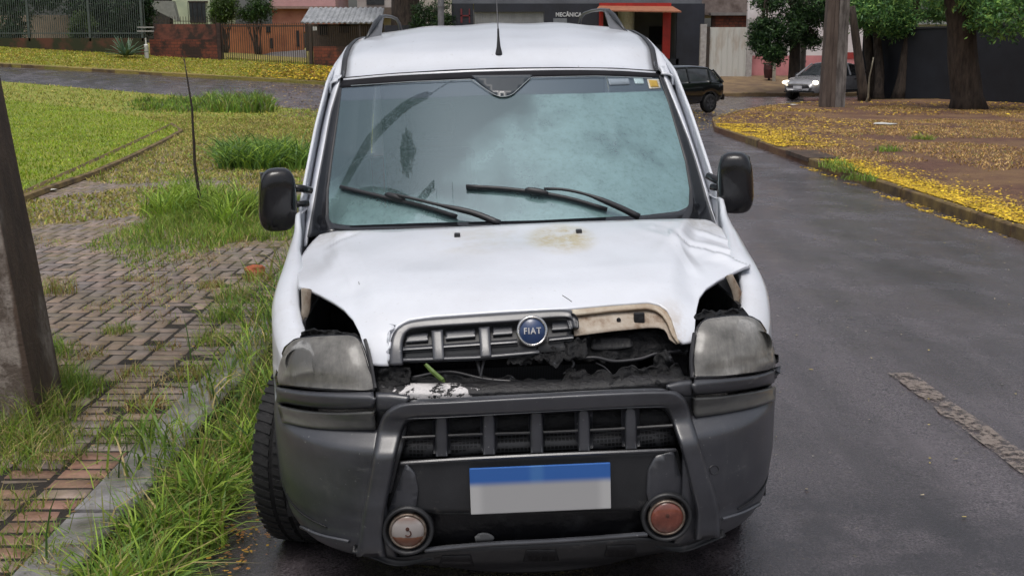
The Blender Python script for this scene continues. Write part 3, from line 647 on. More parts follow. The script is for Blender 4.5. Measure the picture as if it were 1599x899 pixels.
def ws_y(x, z): return 1.20+(z-1.13)*1.20+.21*(np.abs(x)/.74)**2.4
def S_ws(P, off): return ws_y(P[..., 0], P[..., 2])-off*1.5-P[..., 1]
def S_plane(y):
    return lambda P, off: (y-off)-P[..., 1]
def hit(S, px, py, off=0., y0=-.3, y1=2.6, _try=0):
    px = np.asarray(px, float); py = np.asarray(py, float); off = np.broadcast_to(np.asarray(off, float), px.shape)
    r = vr(px, py); ds = np.linspace(y0, y1, 150); t = (ds[:, None]-VO[1])/r[None, :, 1]
    P = VO+r[None]*t[..., None]; g = S(P, off[None]); inside = g <= 0
    k = np.argmax(inside, 0); none = ~inside.any(0); k = np.where(none, np.argmin(np.abs(g), 0), np.maximum(k, 1))
    lo = ds[np.maximum(k-1, 0)].copy(); hi = ds[k].copy()
    for _ in range(22):
        mid = (lo+hi)/2; Pm = VO+r*((mid-VO[1])/r[:, 1])[:, None]; ins = S(Pm, off) <= 0
        hi = np.where(ins, mid, hi); lo = np.where(ins, lo, mid)
    if none.any() and _try < 14:
        px2 = px.copy(); px2[none] += np.sign(812-px[none])*1.5; Q = hit(S, px2[none], py[none], off[none], y0, y1, _try+1)
        out = VO+r*((hi-VO[1])/r[:, 1])[:, None]; out[none] = Q; return out
    d = np.where(none, ds[k], hi); return VO+r*((d-VO[1])/r[:, 1])[:, None]
def resample(P, n, smooth=True):
    P = np.array(P, float)
    if smooth and len(P) > 2:
        Q = []; E = np.vstack([2*P[0]-P[1], P, 2*P[-1]-P[-2]])
        for i in range(1, len(E)-2):
            for t in np.linspace(0, 1, 10, endpoint=False):
                p0, p1, p2, p3 = E[i-1:i+3]; Q.append(.5*((2*p1)+(-p0+p2)*t+(2*p0-5*p1+4*p2-p3)*t*t+(-p0+3*p1-3*p2+p3)*t**3))
        Q.append(P[-1]); P = np.array(Q)
    s = np.concatenate([[0], np.cumsum(np.linalg.norm(np.diff(P, axis=0), axis=1))]); t = np.linspace(0, s[-1], n)
    return np.stack([np.interp(t, s, P[:, 0]), np.interp(t, s, P[:, 1])], 1)
def strip(name, A, B, S, m, n=24, k=6, off=.0, bulge=0., th=.01, smooth=(False, False), bev=0, mb=None, parent=van, y=(-.3, 2.6), edge=.12, **kw):
    """panel traced between two polylines A and B (photo pixels) laid on the van surface S, with real thickness behind it"""
    A = resample(A, n, smooth[0]); B = resample(B, n, smooth[1]); t = np.linspace(0, 1, k)
    if bulge: t = np.unique(np.concatenate([[0, edge*.25, edge*.6, edge], np.linspace(edge, 1-edge, max(2, k-4)), [1-edge, 1-edge*.6, 1-edge*.25, 1]]))
    k = len(t); Pq = A[:, None]*(1-t[None, :, None])+B[:, None]*t[None, :, None]
    prof = off+(bulge*(1-np.clip(np.abs(2*t-1)-(1-2*edge), 0, 1)**2/(2*edge)**2) if bulge else 0*t)
    O = np.broadcast_to(prof[None], (n, k))
    H_ = hit(S, Pq[..., 0].ravel(), Pq[..., 1].ravel(), O.ravel(), *y)
    F = grid_faces(n, k)
    if mb is not None: return mb.add([tuple(v) for v in H_], F)
    o = mk(name, H_, F, m, parent, smooth=True, **kw)
    fix_normals(o, th)
    return o
def fix_normals(o, th):
    """face the camera side (outward), then thicken inward"""
    me = o.data; s = 0.
    for p in me.polygons: s += p.normal.dot(Vector(VO)-p.center)*p.area
    if s < 0: me.flip_normals()
    if th: solid(o, th, -1)
def patch(name, poly, S, m, n=10, off=0., th=.01, parent=van, smooth=True, dome=0., y=(-.3, 2.6), **kw):
    """closed outline traced from photo pixels, triangulated and laid on surface S"""
    P = resample(list(poly)+[poly[0]], max(40, len(poly)*6), smooth)[:-1]
    c = P.mean(0); ext = max(np.ptp(P[:, 0]), np.ptp(P[:, 1])); step = ext/n
    pts = [Vector(p) for p in P]; B = [tuple(p) for p in P]
    gx, gy = np.meshgrid(np.arange(P[:, 0].min()+step/2, P[:, 0].max(), step), np.arange(P[:, 1].min()+step/2, P[:, 1].max(), step)); ins = inpoly(gx, gy, B)
    pts += [Vector((float(a_), float(b_))) for a_, b_ in zip(gx[ins], gy[ins])]; nb = len(P)
    vs, es, fs, *_ = delaunay_2d_cdt(pts, [(i, (i+1) % nb) for i in range(nb)], [], 1, 1e-4)
    U = np.array([(v.x, v.y) for v in vs]); O = np.full(len(U), float(off))
    if dome:
        dist = np.min(np.linalg.norm(U[:, None]-P[None], axis=2), axis=1); O = O+dome*(1-(1-np.clip(dist/(ext*.22), 0, 1))**2)
    H_ = hit(S, U[:, 0], U[:, 1], O, *y); o = mk(name, H_, [tuple(f) for f in fs], m, parent, smooth=True, **kw); fix_normals(o, th); return o
def px_tube(mb, pts, S, r, off=0., n=6, cnt=None, smooth=True):
    P = resample(pts, cnt or max(4, len(pts)*4), smooth); mb.tube([tuple(v) for v in hit(S, P[:, 0], P[:, 1], np.full(len(P), off))], r, n)

# ---- van materials
a = NT('white van paint'); n1 = a.noise(2.5, 6, .65); n2 = a.noise(60, 3, .6); sp = a.sep()
c = a.ramp(n1, [(.35, (.68, .71, .77)), (.7, (.60, .62, .665))]); c = a.mix(a.ramp(n2, [(.62, 0.), (.72, .25)]), c, (.42, .40, .38))
gm = a.math('MULTIPLY', a.rng(sp[2], 1.05, .70), a.ramp(a.noise(5, 6, .7, a.scaled((1, 1, .4))), [(.40, 0.), (.62, .6)])); c = a.mix(gm, c, (.30, .27, .22))
c = a.mix(a.ramp(a.noise(16, 5, .7), [(.70, 0.), (.71, .9)]), c, (.12, .09, .07))
drops = a.ramp(a.noise(150, 2, .5), [(.55, 0.), (.66, 1.)])
a.set(color=c, rough=.28, coat=.6, coatr=.08, spec=.5); a.bump(a.math('ADD', a.math('MULTIPLY', drops, .35), a.math('MULTIPLY', a.noise(3, 2), .2)), .12, .003); PAINT = a.m
a = NT('white bonnet paint'); n1 = a.noise(2.5, 6, .65); sp = a.sep()
c = a.ramp(n1, [(.35, (.70, .73, .79)), (.7, (.62, .64, .69))])
def blob(a, x, y, rx, ry, z=None, rz=1.):
    u = a.math('DIVIDE', a.math('SUBTRACT', sp[0], x), rx); v = a.math('DIVIDE', a.math('SUBTRACT', sp[1], y), ry)
    d = a.math('ADD', a.math('MULTIPLY', u, u), a.math('MULTIPLY', v, v)); return a.rng(d, 1., .1)
st = a.math('MULTIPLY', blob(a, .16, .84, .15, .22), a.ramp(a.noise(13, 6, .75), [(.38, .2), (.60, 1.)]))
c = a.mix(a.math('MULTIPLY', st, .75), c, (.50, .40, .18))
st2 = a.math('MULTIPLY', blob(a, -.12, .86, .26, .22), a.ramp(a.noise(9, 6, .7), [(.42, 0.), (.62, .7)])); c = a.mix(a.math('MULTIPLY', st2, .4), c, (.52, .45, .32))
sc_ = a.ramp(a.noise(34, 6, .8, a.scaled((1, 2.2, 1))), [(.60, 0.), (.62, 1.)]); c = a.mix(a.math('MULTIPLY', a.math('MULTIPLY', sc_, blob(a, .17, .86, .14, .16)), .8), c, (.28, .19, .05))
c = a.mix(a.math('MULTIPLY', a.rng(a.math('ABSOLUTE', a.math('SUBTRACT', sp[0], .47)), .09, .0), a.math('MULTIPLY', a.rng(sp[1], .36, .16), a.ramp(a.noise(8, 6, .7, a.scaled((1, 1, .4))), [(.45, 0.), (.6, .6)]))), c, (.36, .27, .17))
c = a.mix(a.ramp(a.noise(70, 3, .6), [(.66, 0.), (.74, .3)]), c, (.4, .38, .36))
c = a.mix(a.math('MULTIPLY', a.rng(sp[1], 1.02, 1.15), a.ramp(a.noise(26, 6, .75), [(.4, .1), (.62, .6)])), c, (.42, .40, .36))
c = a.mix(a.ramp(a.noise(13, 6, .75), [(.715, 0.), (.725, .85)]), c, (.14, .11, .09))
a.set(color=c, rough=.26, coat=.6, coatr=.08); a.bump(a.math('ADD', a.math('MULTIPLY', a.ramp(a.noise(150, 2, .5), [(.55, 0.), (.66, 1.)]), .35), a.math('MULTIPLY', a.noise(3.2, 2), .3)), .12, .003); BONNET = a.m
a = NT('grey textured plastic'); n1 = a.noise(3.5, 6, .65); n2 = a.noise(18, 5, .7, a.scaled((1, 1, .3)))
c = a.ramp(n1, [(.3, (.036, .038, .046)), (.7, (.062, .065, .076))]); c = a.mix(a.ramp(n2, [(.55, 0.), (.75, .3)]), c, (.11, .11, .11))
c = a.mix(a.ramp(a.noise(75, 2, .5), [(.72, 0.), (.75, .6)]), c, (.30, .30, .30)); c = a.mix(a.ramp(a.noise(1.7, 6, .7, a.scaled((1, 1, 2.))), [(.48, 0.), (.66, .7)]), c, (.020, .021, .024)); c = a.mix(a.ramp(a.noise(7, 7, .8, a.scaled((.5, 1, 2.5))), [(.62, 0.), (.70, .45)]), c, (.17, .17, .175))
a.set(color=c, rough=a.ramp(n1, [(.3, .27), (.7, .40)]), spec=1.); a.bump(a.noise(260, 2, .6), .18, .002); PLAST = a.m
a = NT('dark lower plastic'); n1 = a.noise(3.5, 6, .65)
c = a.ramp(n1, [(.3, (.018, .019, .021)), (.7, (.036, .037, .041))]); c = a.mix(a.ramp(a.noise(9, 6, .75), [(.60, 0.), (.68, .4)]), c, (.16, .15, .14))
a.set(color=c, rough=.45); a.bump(a.noise(200, 2, .6), .2, .002); PLAST_D = a.m
BLACKGL = simple('wet black plastic', (.010, .010, .012), (.018, .018, .02), rough=.14, scale=8, bump=.3, bscale=30, bdist=.004)
SEAL = simple('black rubber trim', (.018, .018, .021), (.03, .03, .034), rough=.45, scale=5)
HDR = simple('matt black header seal', (.020, .020, .024), rough=.85, spec=.15)
FRIT = simple('black glass border', (.010, .011, .014), (.016, .017, .02), rough=.12, coat=.4)
VOID = simple('sooty black metal', (.006, .006, .008), (.014, .014, .016), rough=.6, scale=9, bump=.6, bscale=18, bdist=.02)
a = NT('torn black scrap'); n1 = a.noise(14, 6, .75)
a.set(color=a.ramp(n1, [(.40, (.003, .003, .004)), (.62, (.005, .0055, .007)), (.71, (.08, .085, .10))]), rough=.45, spec=.3); a.bump(a.noise(30, 6, .75), .8, .012); SCRAP = a.m
a = NT('black beam with flaking white paint'); sp = a.sep(); n1 = a.noise(22, 7, .72)
loc = a.math('ADD', blob(a, -.255, .10, .13, .30), a.math('MULTIPLY', blob(a, -.37, .10, .09, .3), .8)); loc = a.math('MAXIMUM', loc, a.math('MULTIPLY', a.rng(sp[0], -.02, -.45), .25))
th_ = a.math('ADD', n1, a.math('MULTIPLY', loc, .17)); wh = a.ramp(th_, [(.655, 0.), (.67, 1.)])
a.set(color=a.mix(wh, a.ramp(a.noise(30, 6, .7), [(.4, (.004, .004, .005)), (.7, (.018, .018, .021))]), (.62, .60, .60)), rough=.42); a.bump(a.math('ADD', a.math('MULTIPLY', wh, .6), a.noise(24, 6, .7)), .8, .012); BEAM = a.m
a = NT('rusty cream inner panel'); n1 = a.noise(7, 7, .75, a.scaled((1, 1, .5)))
a.set(color=a.ramp(n1, [(.32, (.46, .42, .36)), (.48, (.34, .28, .22)), (.58, (.17, .11, .07)), (.70, (.05, .035, .03))]), rough=.6); a.bump(n1, .3, .004); CREAM = a.m
CHROME = simple('chrome', (.75, .75, .76), (.55, .53, .5), rough=.12, metal=1, scale=30)
BADGE = simple('blue badge enamel', (.022, .060, .17), (.012, .035, .11), rough=.3, coat=.8)
# weathered headlamp lens: hazed polycarbonate over a grey reflector
a = NT('hazed headlamp lens'); sp = a.sep(); n1 = a.noise(3.4, 7, .7); n2 = a.noise(16, 6, .75, a.scaled((4.5, 1, .35)))
c = a.ramp(n1, [(.36, (.16, .157, .15)), (.5, (.27, .262, .245)), (.64, (.42, .41, .385))]); c = a.mix(a.ramp(n2, [(.45, 0.), (.72, .5)]), c, (.10, .097, .094))
a.set(color=c, rough=.30, coat=.4, coatr=.12, spec=.5); a.bump(n2, .10, .003)
tb = a.n('ShaderNodeBsdfTransparent'); tb.inputs[0].default_value = (.88, .87, .83, 1); mx = a.n('ShaderNodeMixShader'); a.l(a.ramp(n1, [(.36, .62), (.62, .84)]), mx.inputs[0]); a.l(tb.outputs[0], mx.inputs[1]); a.l(a.b.outputs[0], mx.inputs[2]); a.l(mx.outputs[0], a.out.inputs[0]); LENS = a.m
a = NT('grey indicator lens'); n1 = a.noise(4, 6, .7, a.scaled((1, 1, 2)))
a.set(color=a.ramp(n1, [(.35, (.075, .076, .076)), (.65, (.14, .14, .132))]), rough=.3, coat=.3); LENS2 = a.m
# windscreen: clear glass with fogged film in patches
a = NT('fogged windscreen'); sp = a.sep(); n1 = a.noise(2.1, 5, .6); n2 = a.noise(9, 7, .75); n3 = a.noise(42, 5, .8)
fx = a.rng(a.math('ADD', sp[0], a.math('MULTIPLY', a.math('SUBTRACT', n1, .5), .75)), -.36, .24)
low = a.rng(a.math('ADD', sp[2], a.math('MULTIPLY', a.math('SUBTRACT', n1, .5), .25)), 1.32, 1.14)
fog = a.math('MAXIMUM', fx, a.math('MULTIPLY', low, 1.))
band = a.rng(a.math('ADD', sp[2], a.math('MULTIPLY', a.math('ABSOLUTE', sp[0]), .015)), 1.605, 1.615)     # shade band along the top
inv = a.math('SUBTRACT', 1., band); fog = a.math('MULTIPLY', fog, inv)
mott = a.ramp(n2, [(.30, .76), (.5, .90), (.64, 1.)]); mott = a.math('MULTIPLY', mott, a.ramp(n3, [(.36, .80), (.5, 1.)]))
refl_dark = a.math('MULTIPLY', a.rng(a.math('SUBTRACT', a.noise(2.6, 3, .5), 0.), .42, .64), .50)  # large dark reflection shapes painted in by thinning the fog
fog = a.math('MULTIPLY', a.math('MULTIPLY', fog, mott), a.math('SUBTRACT', 1., refl_dark))
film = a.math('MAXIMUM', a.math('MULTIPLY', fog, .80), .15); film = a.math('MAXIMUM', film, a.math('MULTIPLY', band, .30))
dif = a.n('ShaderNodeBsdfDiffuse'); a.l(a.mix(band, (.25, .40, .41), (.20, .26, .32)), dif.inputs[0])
trn = a.n('ShaderNodeBsdfTransparent'); trn.inputs[0].default_value = (.62, .72, .74, 1)
m1 = a.n('ShaderNodeMixShader'); a.l(film, m1.inputs[0]); a.l(trn.outputs[0], m1.inputs[1]); a.l(dif.outputs[0], m1.inputs[2])
gl = a.n('ShaderNodeBsdfGlossy'); gl.inputs['Roughness'].default_value = .015; gl.inputs[0].default_value = (.70, .84, .95, 1)
fr = a.n('ShaderNodeFresnel'); fr.inputs['IOR'].default_value = 1.95
drops = a.ramp(a.noise(170, 2, .5), [(.56, 0.), (.66, 1.)])
bp = a.n('ShaderNodeBump'); bp.inputs['Strength'].default_value = .05; bp.inputs['Distance'].default_value = .002; a.l(drops, bp.inputs['Height'])
a.l(bp.outputs[0], gl.inputs['Normal'])
m2 = a.n('ShaderNodeMixShader'); a.l(a.math('MULTIPLY', fr.outputs[0], 1.3), m2.inputs[0]); a.l(m1.outputs[0], m2.inputs[1]); a.l(gl.outputs[0], m2.inputs[2]); a.l(m2.outputs[0], a.out.inputs[0])
WSGLASS = a.m
SIDEGL = simple('dark side glass', (.010, .012, .013), (.014, .016, .018), rough=.06, coat=.5)

# ---- windscreen, border, pillars
gl_L = [(533, 137), (527, 180), (519, 238), (512, 296), (511, 330), (513, 345), (522, 352), (548, 354)]
gl_R = [(1027, 119), (1033, 126), (1045, 164), (1058, 206), (1071, 251), (1078, 300), (1076, 322), (1064, 331)]
def grid_patch(name, TL, BL, S, m, cols, rows, **kw): pass
top = resample([(533, 132), (560, 130), (700, 121), (779, 119), (900, 116), (1010, 116), (1027, 119)], 60)
bot = resample([(512, 340), (520, 351), (548, 354), (661, 350), (840, 346), (1006, 338), (1064, 332), (1077, 318)], 60)
# left and right edges follow the column ends; rows bow outwards with the pillars
tL, tR = np.array([533, 132.]), np.array([1027, 119.]); bL, bR = np.array([511, 335.]), np.array([1078, 312.])
rows = 26; Pg = np.zeros((rows, 60, 2))
Lc = resample([(533, 132), (527, 180), (519, 238), (513, 296), (512, 340)], rows); Rc = resample([(1027, 119), (1045, 166), (1058, 206), (1071, 251), (1078, 295), (1077, 318)], rows)
for i in range(rows):
    t = i/(rows-1); base = top*(1-t)+bot*t; base = base+(Lc[i]-base[0])*(1-np.linspace(0, 1, 60))[:, None]+(Rc[i]-base[-1])*np.linspace(0, 1, 60)[:, None]; Pg[i] = base
gp = hit(S_ws, Pg[..., 0].ravel(), Pg[..., 1].ravel(), 0.)
o = mk('windscreen', gp, grid_faces(rows, 60), WSGLASS, van); fix_normals(o, 0); wsg = o
# black border: around all four sides
strip('windscreen_border', [(536, 121), (618, 114), (702, 109), (780, 106), (880, 105), (960, 106), (1024, 110)], [(530, 137), (615, 129.5), (700, 123.5), (779, 121), (880, 118.5), (960, 118), (1030, 121)], S_ws, HDR, 50, 4, off=.004, th=.012)
strip('windscreen_border', [(536, 110), (516, 174), (504, 235), (494.5, 284), (488, 322), (479, 370)], [(534, 128), (528, 180), (520, 238), (513, 296), (513, 340), (524, 362)], S_ws, FRIT, 40, 5, off=.0035, th=.012)
strip('windscreen_border', [(1029, 118), (1045, 164), (1057, 206), (1070, 251), (1077, 295), (1076, 318), (1062, 345)], [(1022, 95), (1042, 132), (1058, 171), (1077, 219), (1092, 264), (1106, 312), (1124, 352)], S_ws, FRIT, 40, 5, off=.0035, th=.012)
strip('windscreen_border', [(511, 338), (519, 349), (548, 352), (661, 348), (840, 344), (1006, 336), (1064, 329), (1080, 318)], [(505, 372), (520, 374), (548, 374), (661, 370), (840, 366), (1006, 358), (1064, 352), (1095, 348)], S_ws, FRIT, 50, 4, off=.003, th=.01)
# frit notch behind the mirror with its pale line
patch('mirror_patch', [(736, 118), (742, 123), (770, 147), (779, 151), (792, 151), (800, 148), (826, 124), (832, 117)], S_ws, simple('dotted frit', (.035, .045, .055), (.045, .055, .065), rough=.15), off=.0055, th=.002, smooth=False)
mb = MB(); px_tube(mb, [(548, 134), (640, 128), (736, 124), (770, 147), (780, 151), (791, 151), (801, 147), (829, 121), (929, 119), (1018, 122)], S_ws, .0018, .007, 5, 90, False)
o = mb.build('frit_line', simple('pale frit line', (.30, .34, .36), rough=.4), van)
mb = MB(); c0 = hit(S_ws, [787], [143], -.03)[0]; mb.box(c0[0]-.016, c0[0]+.016, c0[1]-.01, c0[1]+.03, c0[2]-.02, c0[2]+.018); mb.build('mirror_mount', simple('grey plastic', (.22, .24, .26)), van)
for nm, poly, mm in (('inspection_sticker', [(1010, 123), (1029, 124), (1032, 138), (1014, 139)], simple('sticker white', (.62, .60, .52))), ('sticker_centre', [(1013, 125), (1026, 126), (1029, 136), (1016, 136)], simple('sticker yellow', (.55, .36, .06))),
                     ('small_sticker', [(989, 122), (1004, 122), (1006, 131), (992, 131)], simple('sticker pale', (.42, .55, .58))), ('toll_tag', [(949, 123), (982, 123), (984, 132), (952, 133)], simple('tag grey', (.24, .29, .34)))):
    patch(nm, poly, S_ws, mm, 5, off=.0030 if nm != 'sticker_centre' else .0042, th=.001, smooth=False)
# side of the body (white) : x as a function of height
SX = [(.2, .80), (.35, .845), (.6, .862), (.9, .858), (1.1, .862), (1.17, .866), (1.3, .852), (1.5, .826), (1.66, .795), (1.76, .778), (1.83, .765), (1.92, .758)]
SZ, (SXv,) = tab(SX)
def side_x(z, y):
    b = np.interp(z, SZ, SXv); z = np.asarray(z); f = np.ones_like(b*y)
    q = 1-(np.clip(YC-y, 0, None)/(YC-np.minimum(y0f(z), .5)))**NEXP; f = np.clip(q, 0.0, 1)**(1/NEXP)
    r = sstep(3.7, 4.25, y); return b*f*(1-.07*r)
def roofz(y): return np.interp(y, [1.85, 1.95, 2.1, 2.3, 2.6, 2.9, 3.4, 4.0, 4.2, 4.3], [1.700, 1.745, 1.80, 1.852, 1.905, 1.935, 1.955, 1.935, 1.90, 1.85])
AX, AZ_, AR = .90, .30, .375            # front wheel arch
RXW = 3.47                              # rear wheel arch centre
def zlow(y):
    z = np.full(np.shape(y), .30)
    for c in (AX, RXW):
        d = np.abs(np.asarray(y)-c); z = np.where(d < AR, np.maximum(z, AZ_+np.sqrt(np.maximum(AR**2-d**2, 0))), z)
    return z
def ztop_side(y): return np.interp(y, [.2, .30, .40, .55, .75, 1.0, 1.25, 1.3, 4.3], [.60, .72, .86, .945, 1.01, 1.06, 1.13, 1.17, 1.17])
def ztop_side(y): return np.interp(y, [.26, .32, .38, .45, .6, .8, 1.0, 1.25, 1.34, 4.3], [.80, .845, .885, .92, .982, 1.035, 1.075, 1.125, 1.17, 1.17])
def zlow_f(y): return max(float(zlow(y)), float(np.interp(y, [.26, .34, .5, .545, .56], [.80, .79, .73, .66, .30])))
for sgn in (-1, 1):
    ys = np.unique(np.concatenate([np.linspace(.27, .60, 34), np.linspace(.6, 4.26, 90)])); nz = 24; V = []
    for yy in ys:
        zt_ = float(ztop_side(yy)); z0 = min(zlow_f(yy), zt_-.012); cf = float(sstep(1.4, 1.25, yy)); r_ = .035*cf
        for zz in np.linspace(z0, max(zt_-r_, z0+.001), nz): V.append((sgn*float(side_x(zz, yy)), yy, zz))
        xs_ = float(side_x(zt_, yy)); zb_ = max(zt_-r_, z0+.001)
        cw = float(np.interp(yy, [.3, .85, 1.05, 1.3], [.075, .07, .030, .008]))
        for t in (.35, .7, 1.): V.append((sgn*(xs_-cw*cf*(1-math.cos(t*PI/2))-.0*t), yy, zb_+(zt_-zb_)*math.sin(t*PI/2)))
        V.append((sgn*(xs_-(cw+.01)*cf), yy, zt_-.03*cf-.001))
    o = mk('side_panel', V, grid_faces(len(ys), nz+4), PAINT, van)
    if sgn < 0: o.data.flip_normals()
    solid(o, .010, -1)
    # greenhouse above the belt
    rows_ = 16; V = []
    for t in np.linspace(0, 1, rows_):
        for yy in np.concatenate([np.linspace(1.44, 2.3, 30), np.linspace(2.32, 4.2, 30)]):
            zt_ = min(float(roofz(yy))-.092, 1.17+(yy-1.425)/1.17) if yy > 1.5 else 1.17+(yy-1.425)/1.17
            zz = 1.17+(max(zt_, 1.175)-1.17)*t; V.append((sgn*float(side_x(zz, yy)), yy, zz))
    o = mk('upper_side', V, grid_faces(rows_, 60), PAINT, van)
    if sgn > 0: o.data.flip_normals()
    solid(o, .012, -1)
    for (ya, yb, sl) in ((1.62, 2.36, .85), (2.46, 3.25, 0), (3.36, 4.02, 0)):
        V = []
        for zz in np.linspace(1.20, 1.68, 8):
            y_0 = ya+(zz-1.2)*sl
            for yy in np.linspace(min(y_0, yb-.1), yb, 12): V.append((sgn*(float(side_x(zz, yy))+.016), yy, zz))
        o = mk('side_window', V, grid_faces(8, 12), SIDEGL, van)
        if sgn > 0: o.data.flip_normals()
    # grey arch flares and sill cladding
    for c in (AX, RXW):
        V = []
        for t in np.linspace(-.12, PI+.12, 26):
            for r_, o_ in ((AR-.012, -.03), (AR-.012, .022), (AR+.02, .026), (AR+.075, .012), (AR+.08, -.006)):
                yy = c-math.cos(t)*r_; zz = AZ_+math.sin(t)*r_; xx = float(side_x(max(zz, .25), max(yy, .40)))+o_; V.append((sgn*xx, yy, zz))
        o = mk('arch_flare', V, grid_faces(26, 5), PLAST, van)
        if sgn > 0: o.data.flip_normals()
        solid(o, .008, -1)
    mbx = MB(); y0_, y1_ = AX+AR-.01, RXW-AR+.01; mbx.box(sgn*.80, sgn*.875, y0_, y1_, .22, .40); mbx.build('sill_cladding', PLAST, van)
    mbx = MB(); mbx.box(sgn*.856, sgn*.878, 1.32, 3.05, .62, .70); mbx.build('door_strip', PLAST, van)
    for yy in (2.0, 2.9):
        mbx = MB(); mbx.box(sgn*.862, sgn*.89, yy, yy+.16, .98, 1.01); mbx.build('door_handle', BLACKGL, van)
# A pillars: white outer strip between black border and the silhouette
for inner, sgn in (([(533, 117), (528, 132), (515.5, 174), (504, 235), (494.5, 284), (488, 322), (482, 352), (476, 385)], -1), ([(1030, 103), (1036, 114), (1042, 132), (1058, 171), (1077, 219), (1092, 264), (1106, 312), (1118, 346), (1126, 372)], 1)):
    n = 34; I = resample(inner, n); A = hit(S_ws, I[:, 0], I[:, 1], .006); V = []
    for i, p in enumerate(A):
        zz = p[2]; yb = p[1]+.10+.03*(zz > 1.2); xb = sgn*float(side_x(min(zz, 1.80), yb)); q = np.array([xb, yb, zz-.006])
        out = np.array([sgn*(abs(p[0])*.35+abs(xb)*.65)+sgn*.010, p[1]*.72+yb*.28, zz+.0])
        for t in np.linspace(0, 1, 7): V.append(tuple((1-t)**2*p+2*t*(1-t)*out+t*t*q))
        V.append((xb, yb+.10, zz-.03))
    o = mk('pillar', V, grid_faces(n, 8), PAINT, van); me = o.data
    s = sum(f.normal.x*sgn*f.area for f in me.polygons)
    if s < 0: me.flip_normals()
    solid(o, .01, -1)
# roof
nx, ny = 41, 44
hx = resample([(536, 123), (614, 116), (702, 111.5), (766, 109), (880, 107), (960, 108), (1024, 112)], nx); Hd = hit(S_ws, hx[:, 0], hx[:, 1], .010)
V = []
for j in range(ny):
    s = j/(ny-1); s = s**1.35
    for i in range(nx):
        x0, y0_, z0_ = Hd[i]; u = i/(nx-1)*2-1; yy = y0_+(4.24-y0_)*s
        xe = .712+.018*min(1, s*6); x = x0*(1-min(1, s*8))+u*xe*min(1, s*8)
        zr = float(roofz(yy))-.042*abs(u)**2.6-.018*abs(u)**12; zf = sstep(0, .10, s); 
        z = z0_*(1-float(zf))+zr*float(zf)+(.004*math.cos(u*PI*4)*float(sstep(.1, .25, s)))
        V.append((x, yy, z))
o = mk('roof', V, grid_faces(ny, nx), PAINT, van); fix_normals(o, 0)
if sum(f.normal.z for f in o.data.polygons) < 0: o.data.flip_normals()
solid(o, .02, -1)
RV = V
# cant rails: the curved shoulder between roof edge and the side, with black ditch strip
for sgn in (-1, 1):
    V = []; D = []
    for j in range(ny):
        p = np.array(RV[j*nx+(0 if sgn < 0 else nx-1)]); zs = float(p[2])-.034
        q = np.array([sgn*float(side_x(zs, p[1])), p[1]+.0, zs])
        D.append([p+(0, 0, .004), p+(sgn*.012, 0, .006), p+(sgn*.024, 0, -.002), p+(sgn*.03, 0, -.02)])
        ctrl = np.array([q[0], p[1], p[2]-.004]); p2 = p+np.array([sgn*.026, 0, -.006])
        for t in np.linspace(0, 1, 7): V.append(tuple((1-t)**2*p2+2*t*(1-t)*ctrl+t*t*q))
        V.append((q[0]+sgn*.001, q[1], q[2]-.03))
    o = mk('cant_rail', V, grid_faces(ny, 8), PAINT, van)
    if sum(f.normal.x*sgn+f.normal.z for f in o.data.polygons) < 0: o.data.flip_normals()
    solid(o, .01, -1)
    o = mk('roof_ditch_strip', [tuple(v) for r_ in D for v in r_], grid_faces(ny, 4), SEAL, van)
    if sum(f.normal.z for f in o.data.polygons) < 0: o.data.flip_normals()
# rear panel
V = []
for zz in np.linspace(.35, 1.84, 16):
    for u in np.linspace(-1, 1, 17): xw = float(side_x(min(zz, 1.8), 4.26-.10*max(0, zz-1.17))); V.append((u*xw, 4.26-.10*max(0, zz-1.17)+.02*(1-u*u), zz))
o = mk('rear_panel', V, grid_faces(16, 17), PAINT, van)
mbx = MB(); mbx.box(-.80, .80, 4.2, 4.36, .32, .58); o = mbx.build('rear_bumper', PLAST, van); bevel(o, .03)
for s in (-1, 1):
    mbx = MB(); mbx.box(s*.70, s*.82, 4.15, 4.275, .75, 1.15); mbx.build('tail_light', simple('red lens', (.3, .01, .01), rough=.2), van)
# roof rails
for sgn, fpx in ((-1, None), (1, None)):
    mb = MB(); x = sgn*.615
    pts = [(sgn*.676, 2.74, 1.868), (sgn*.655, 2.80, 1.915), (sgn*.632, 2.88, 1.965), (sgn*.612, 2.97, 1.994), (sgn*.600, 3.2, 2.008), (sgn*.590, 3.6, 2.016), (sgn*.580, 3.92, 2.012), (sgn*.572, 4.06, 1.99), (sgn*.568, 4.12, 1.95), (sgn*.566, 4.14, 1.88)]
    P = [Vector(p) for p in pts]
    mb.tube(P, [.006, .008, .010, .010, .009, .009, .010, .011, .011, .010], 10)
    o = mb.build('roof_rail', simple('grey roof rail', (.05, .053, .06), (.035, .037, .042), rough=.3), van, smooth=True)
    mb = MB(); A4 = [(sgn*.690, 2.70, 1.862), (sgn*.600, 2.78, 1.885), (sgn*.594, 3.00, 1.995), (sgn*.614, 2.95, 2.004)]
    mb.add(A4+[(q[0], q[1]+.035, q[2]) for q in A4], [(0, 1, 2, 3), (7, 6, 5, 4), (0, 4, 5, 1), (1, 5, 6, 2), (2, 6, 7, 3), (3, 7, 4, 0)])
    mb.build('rail_foot', simple('satin rail foot', (.16, .165, .18), (.12, .125, .135), rough=.3, metal=.3), o)
    mb = MB(); mb.box(sgn*.566-.02, sgn*.566+.02, 4.08, 4.17, 1.86, 1.93); mb.build('rail_foot', SEAL, o)
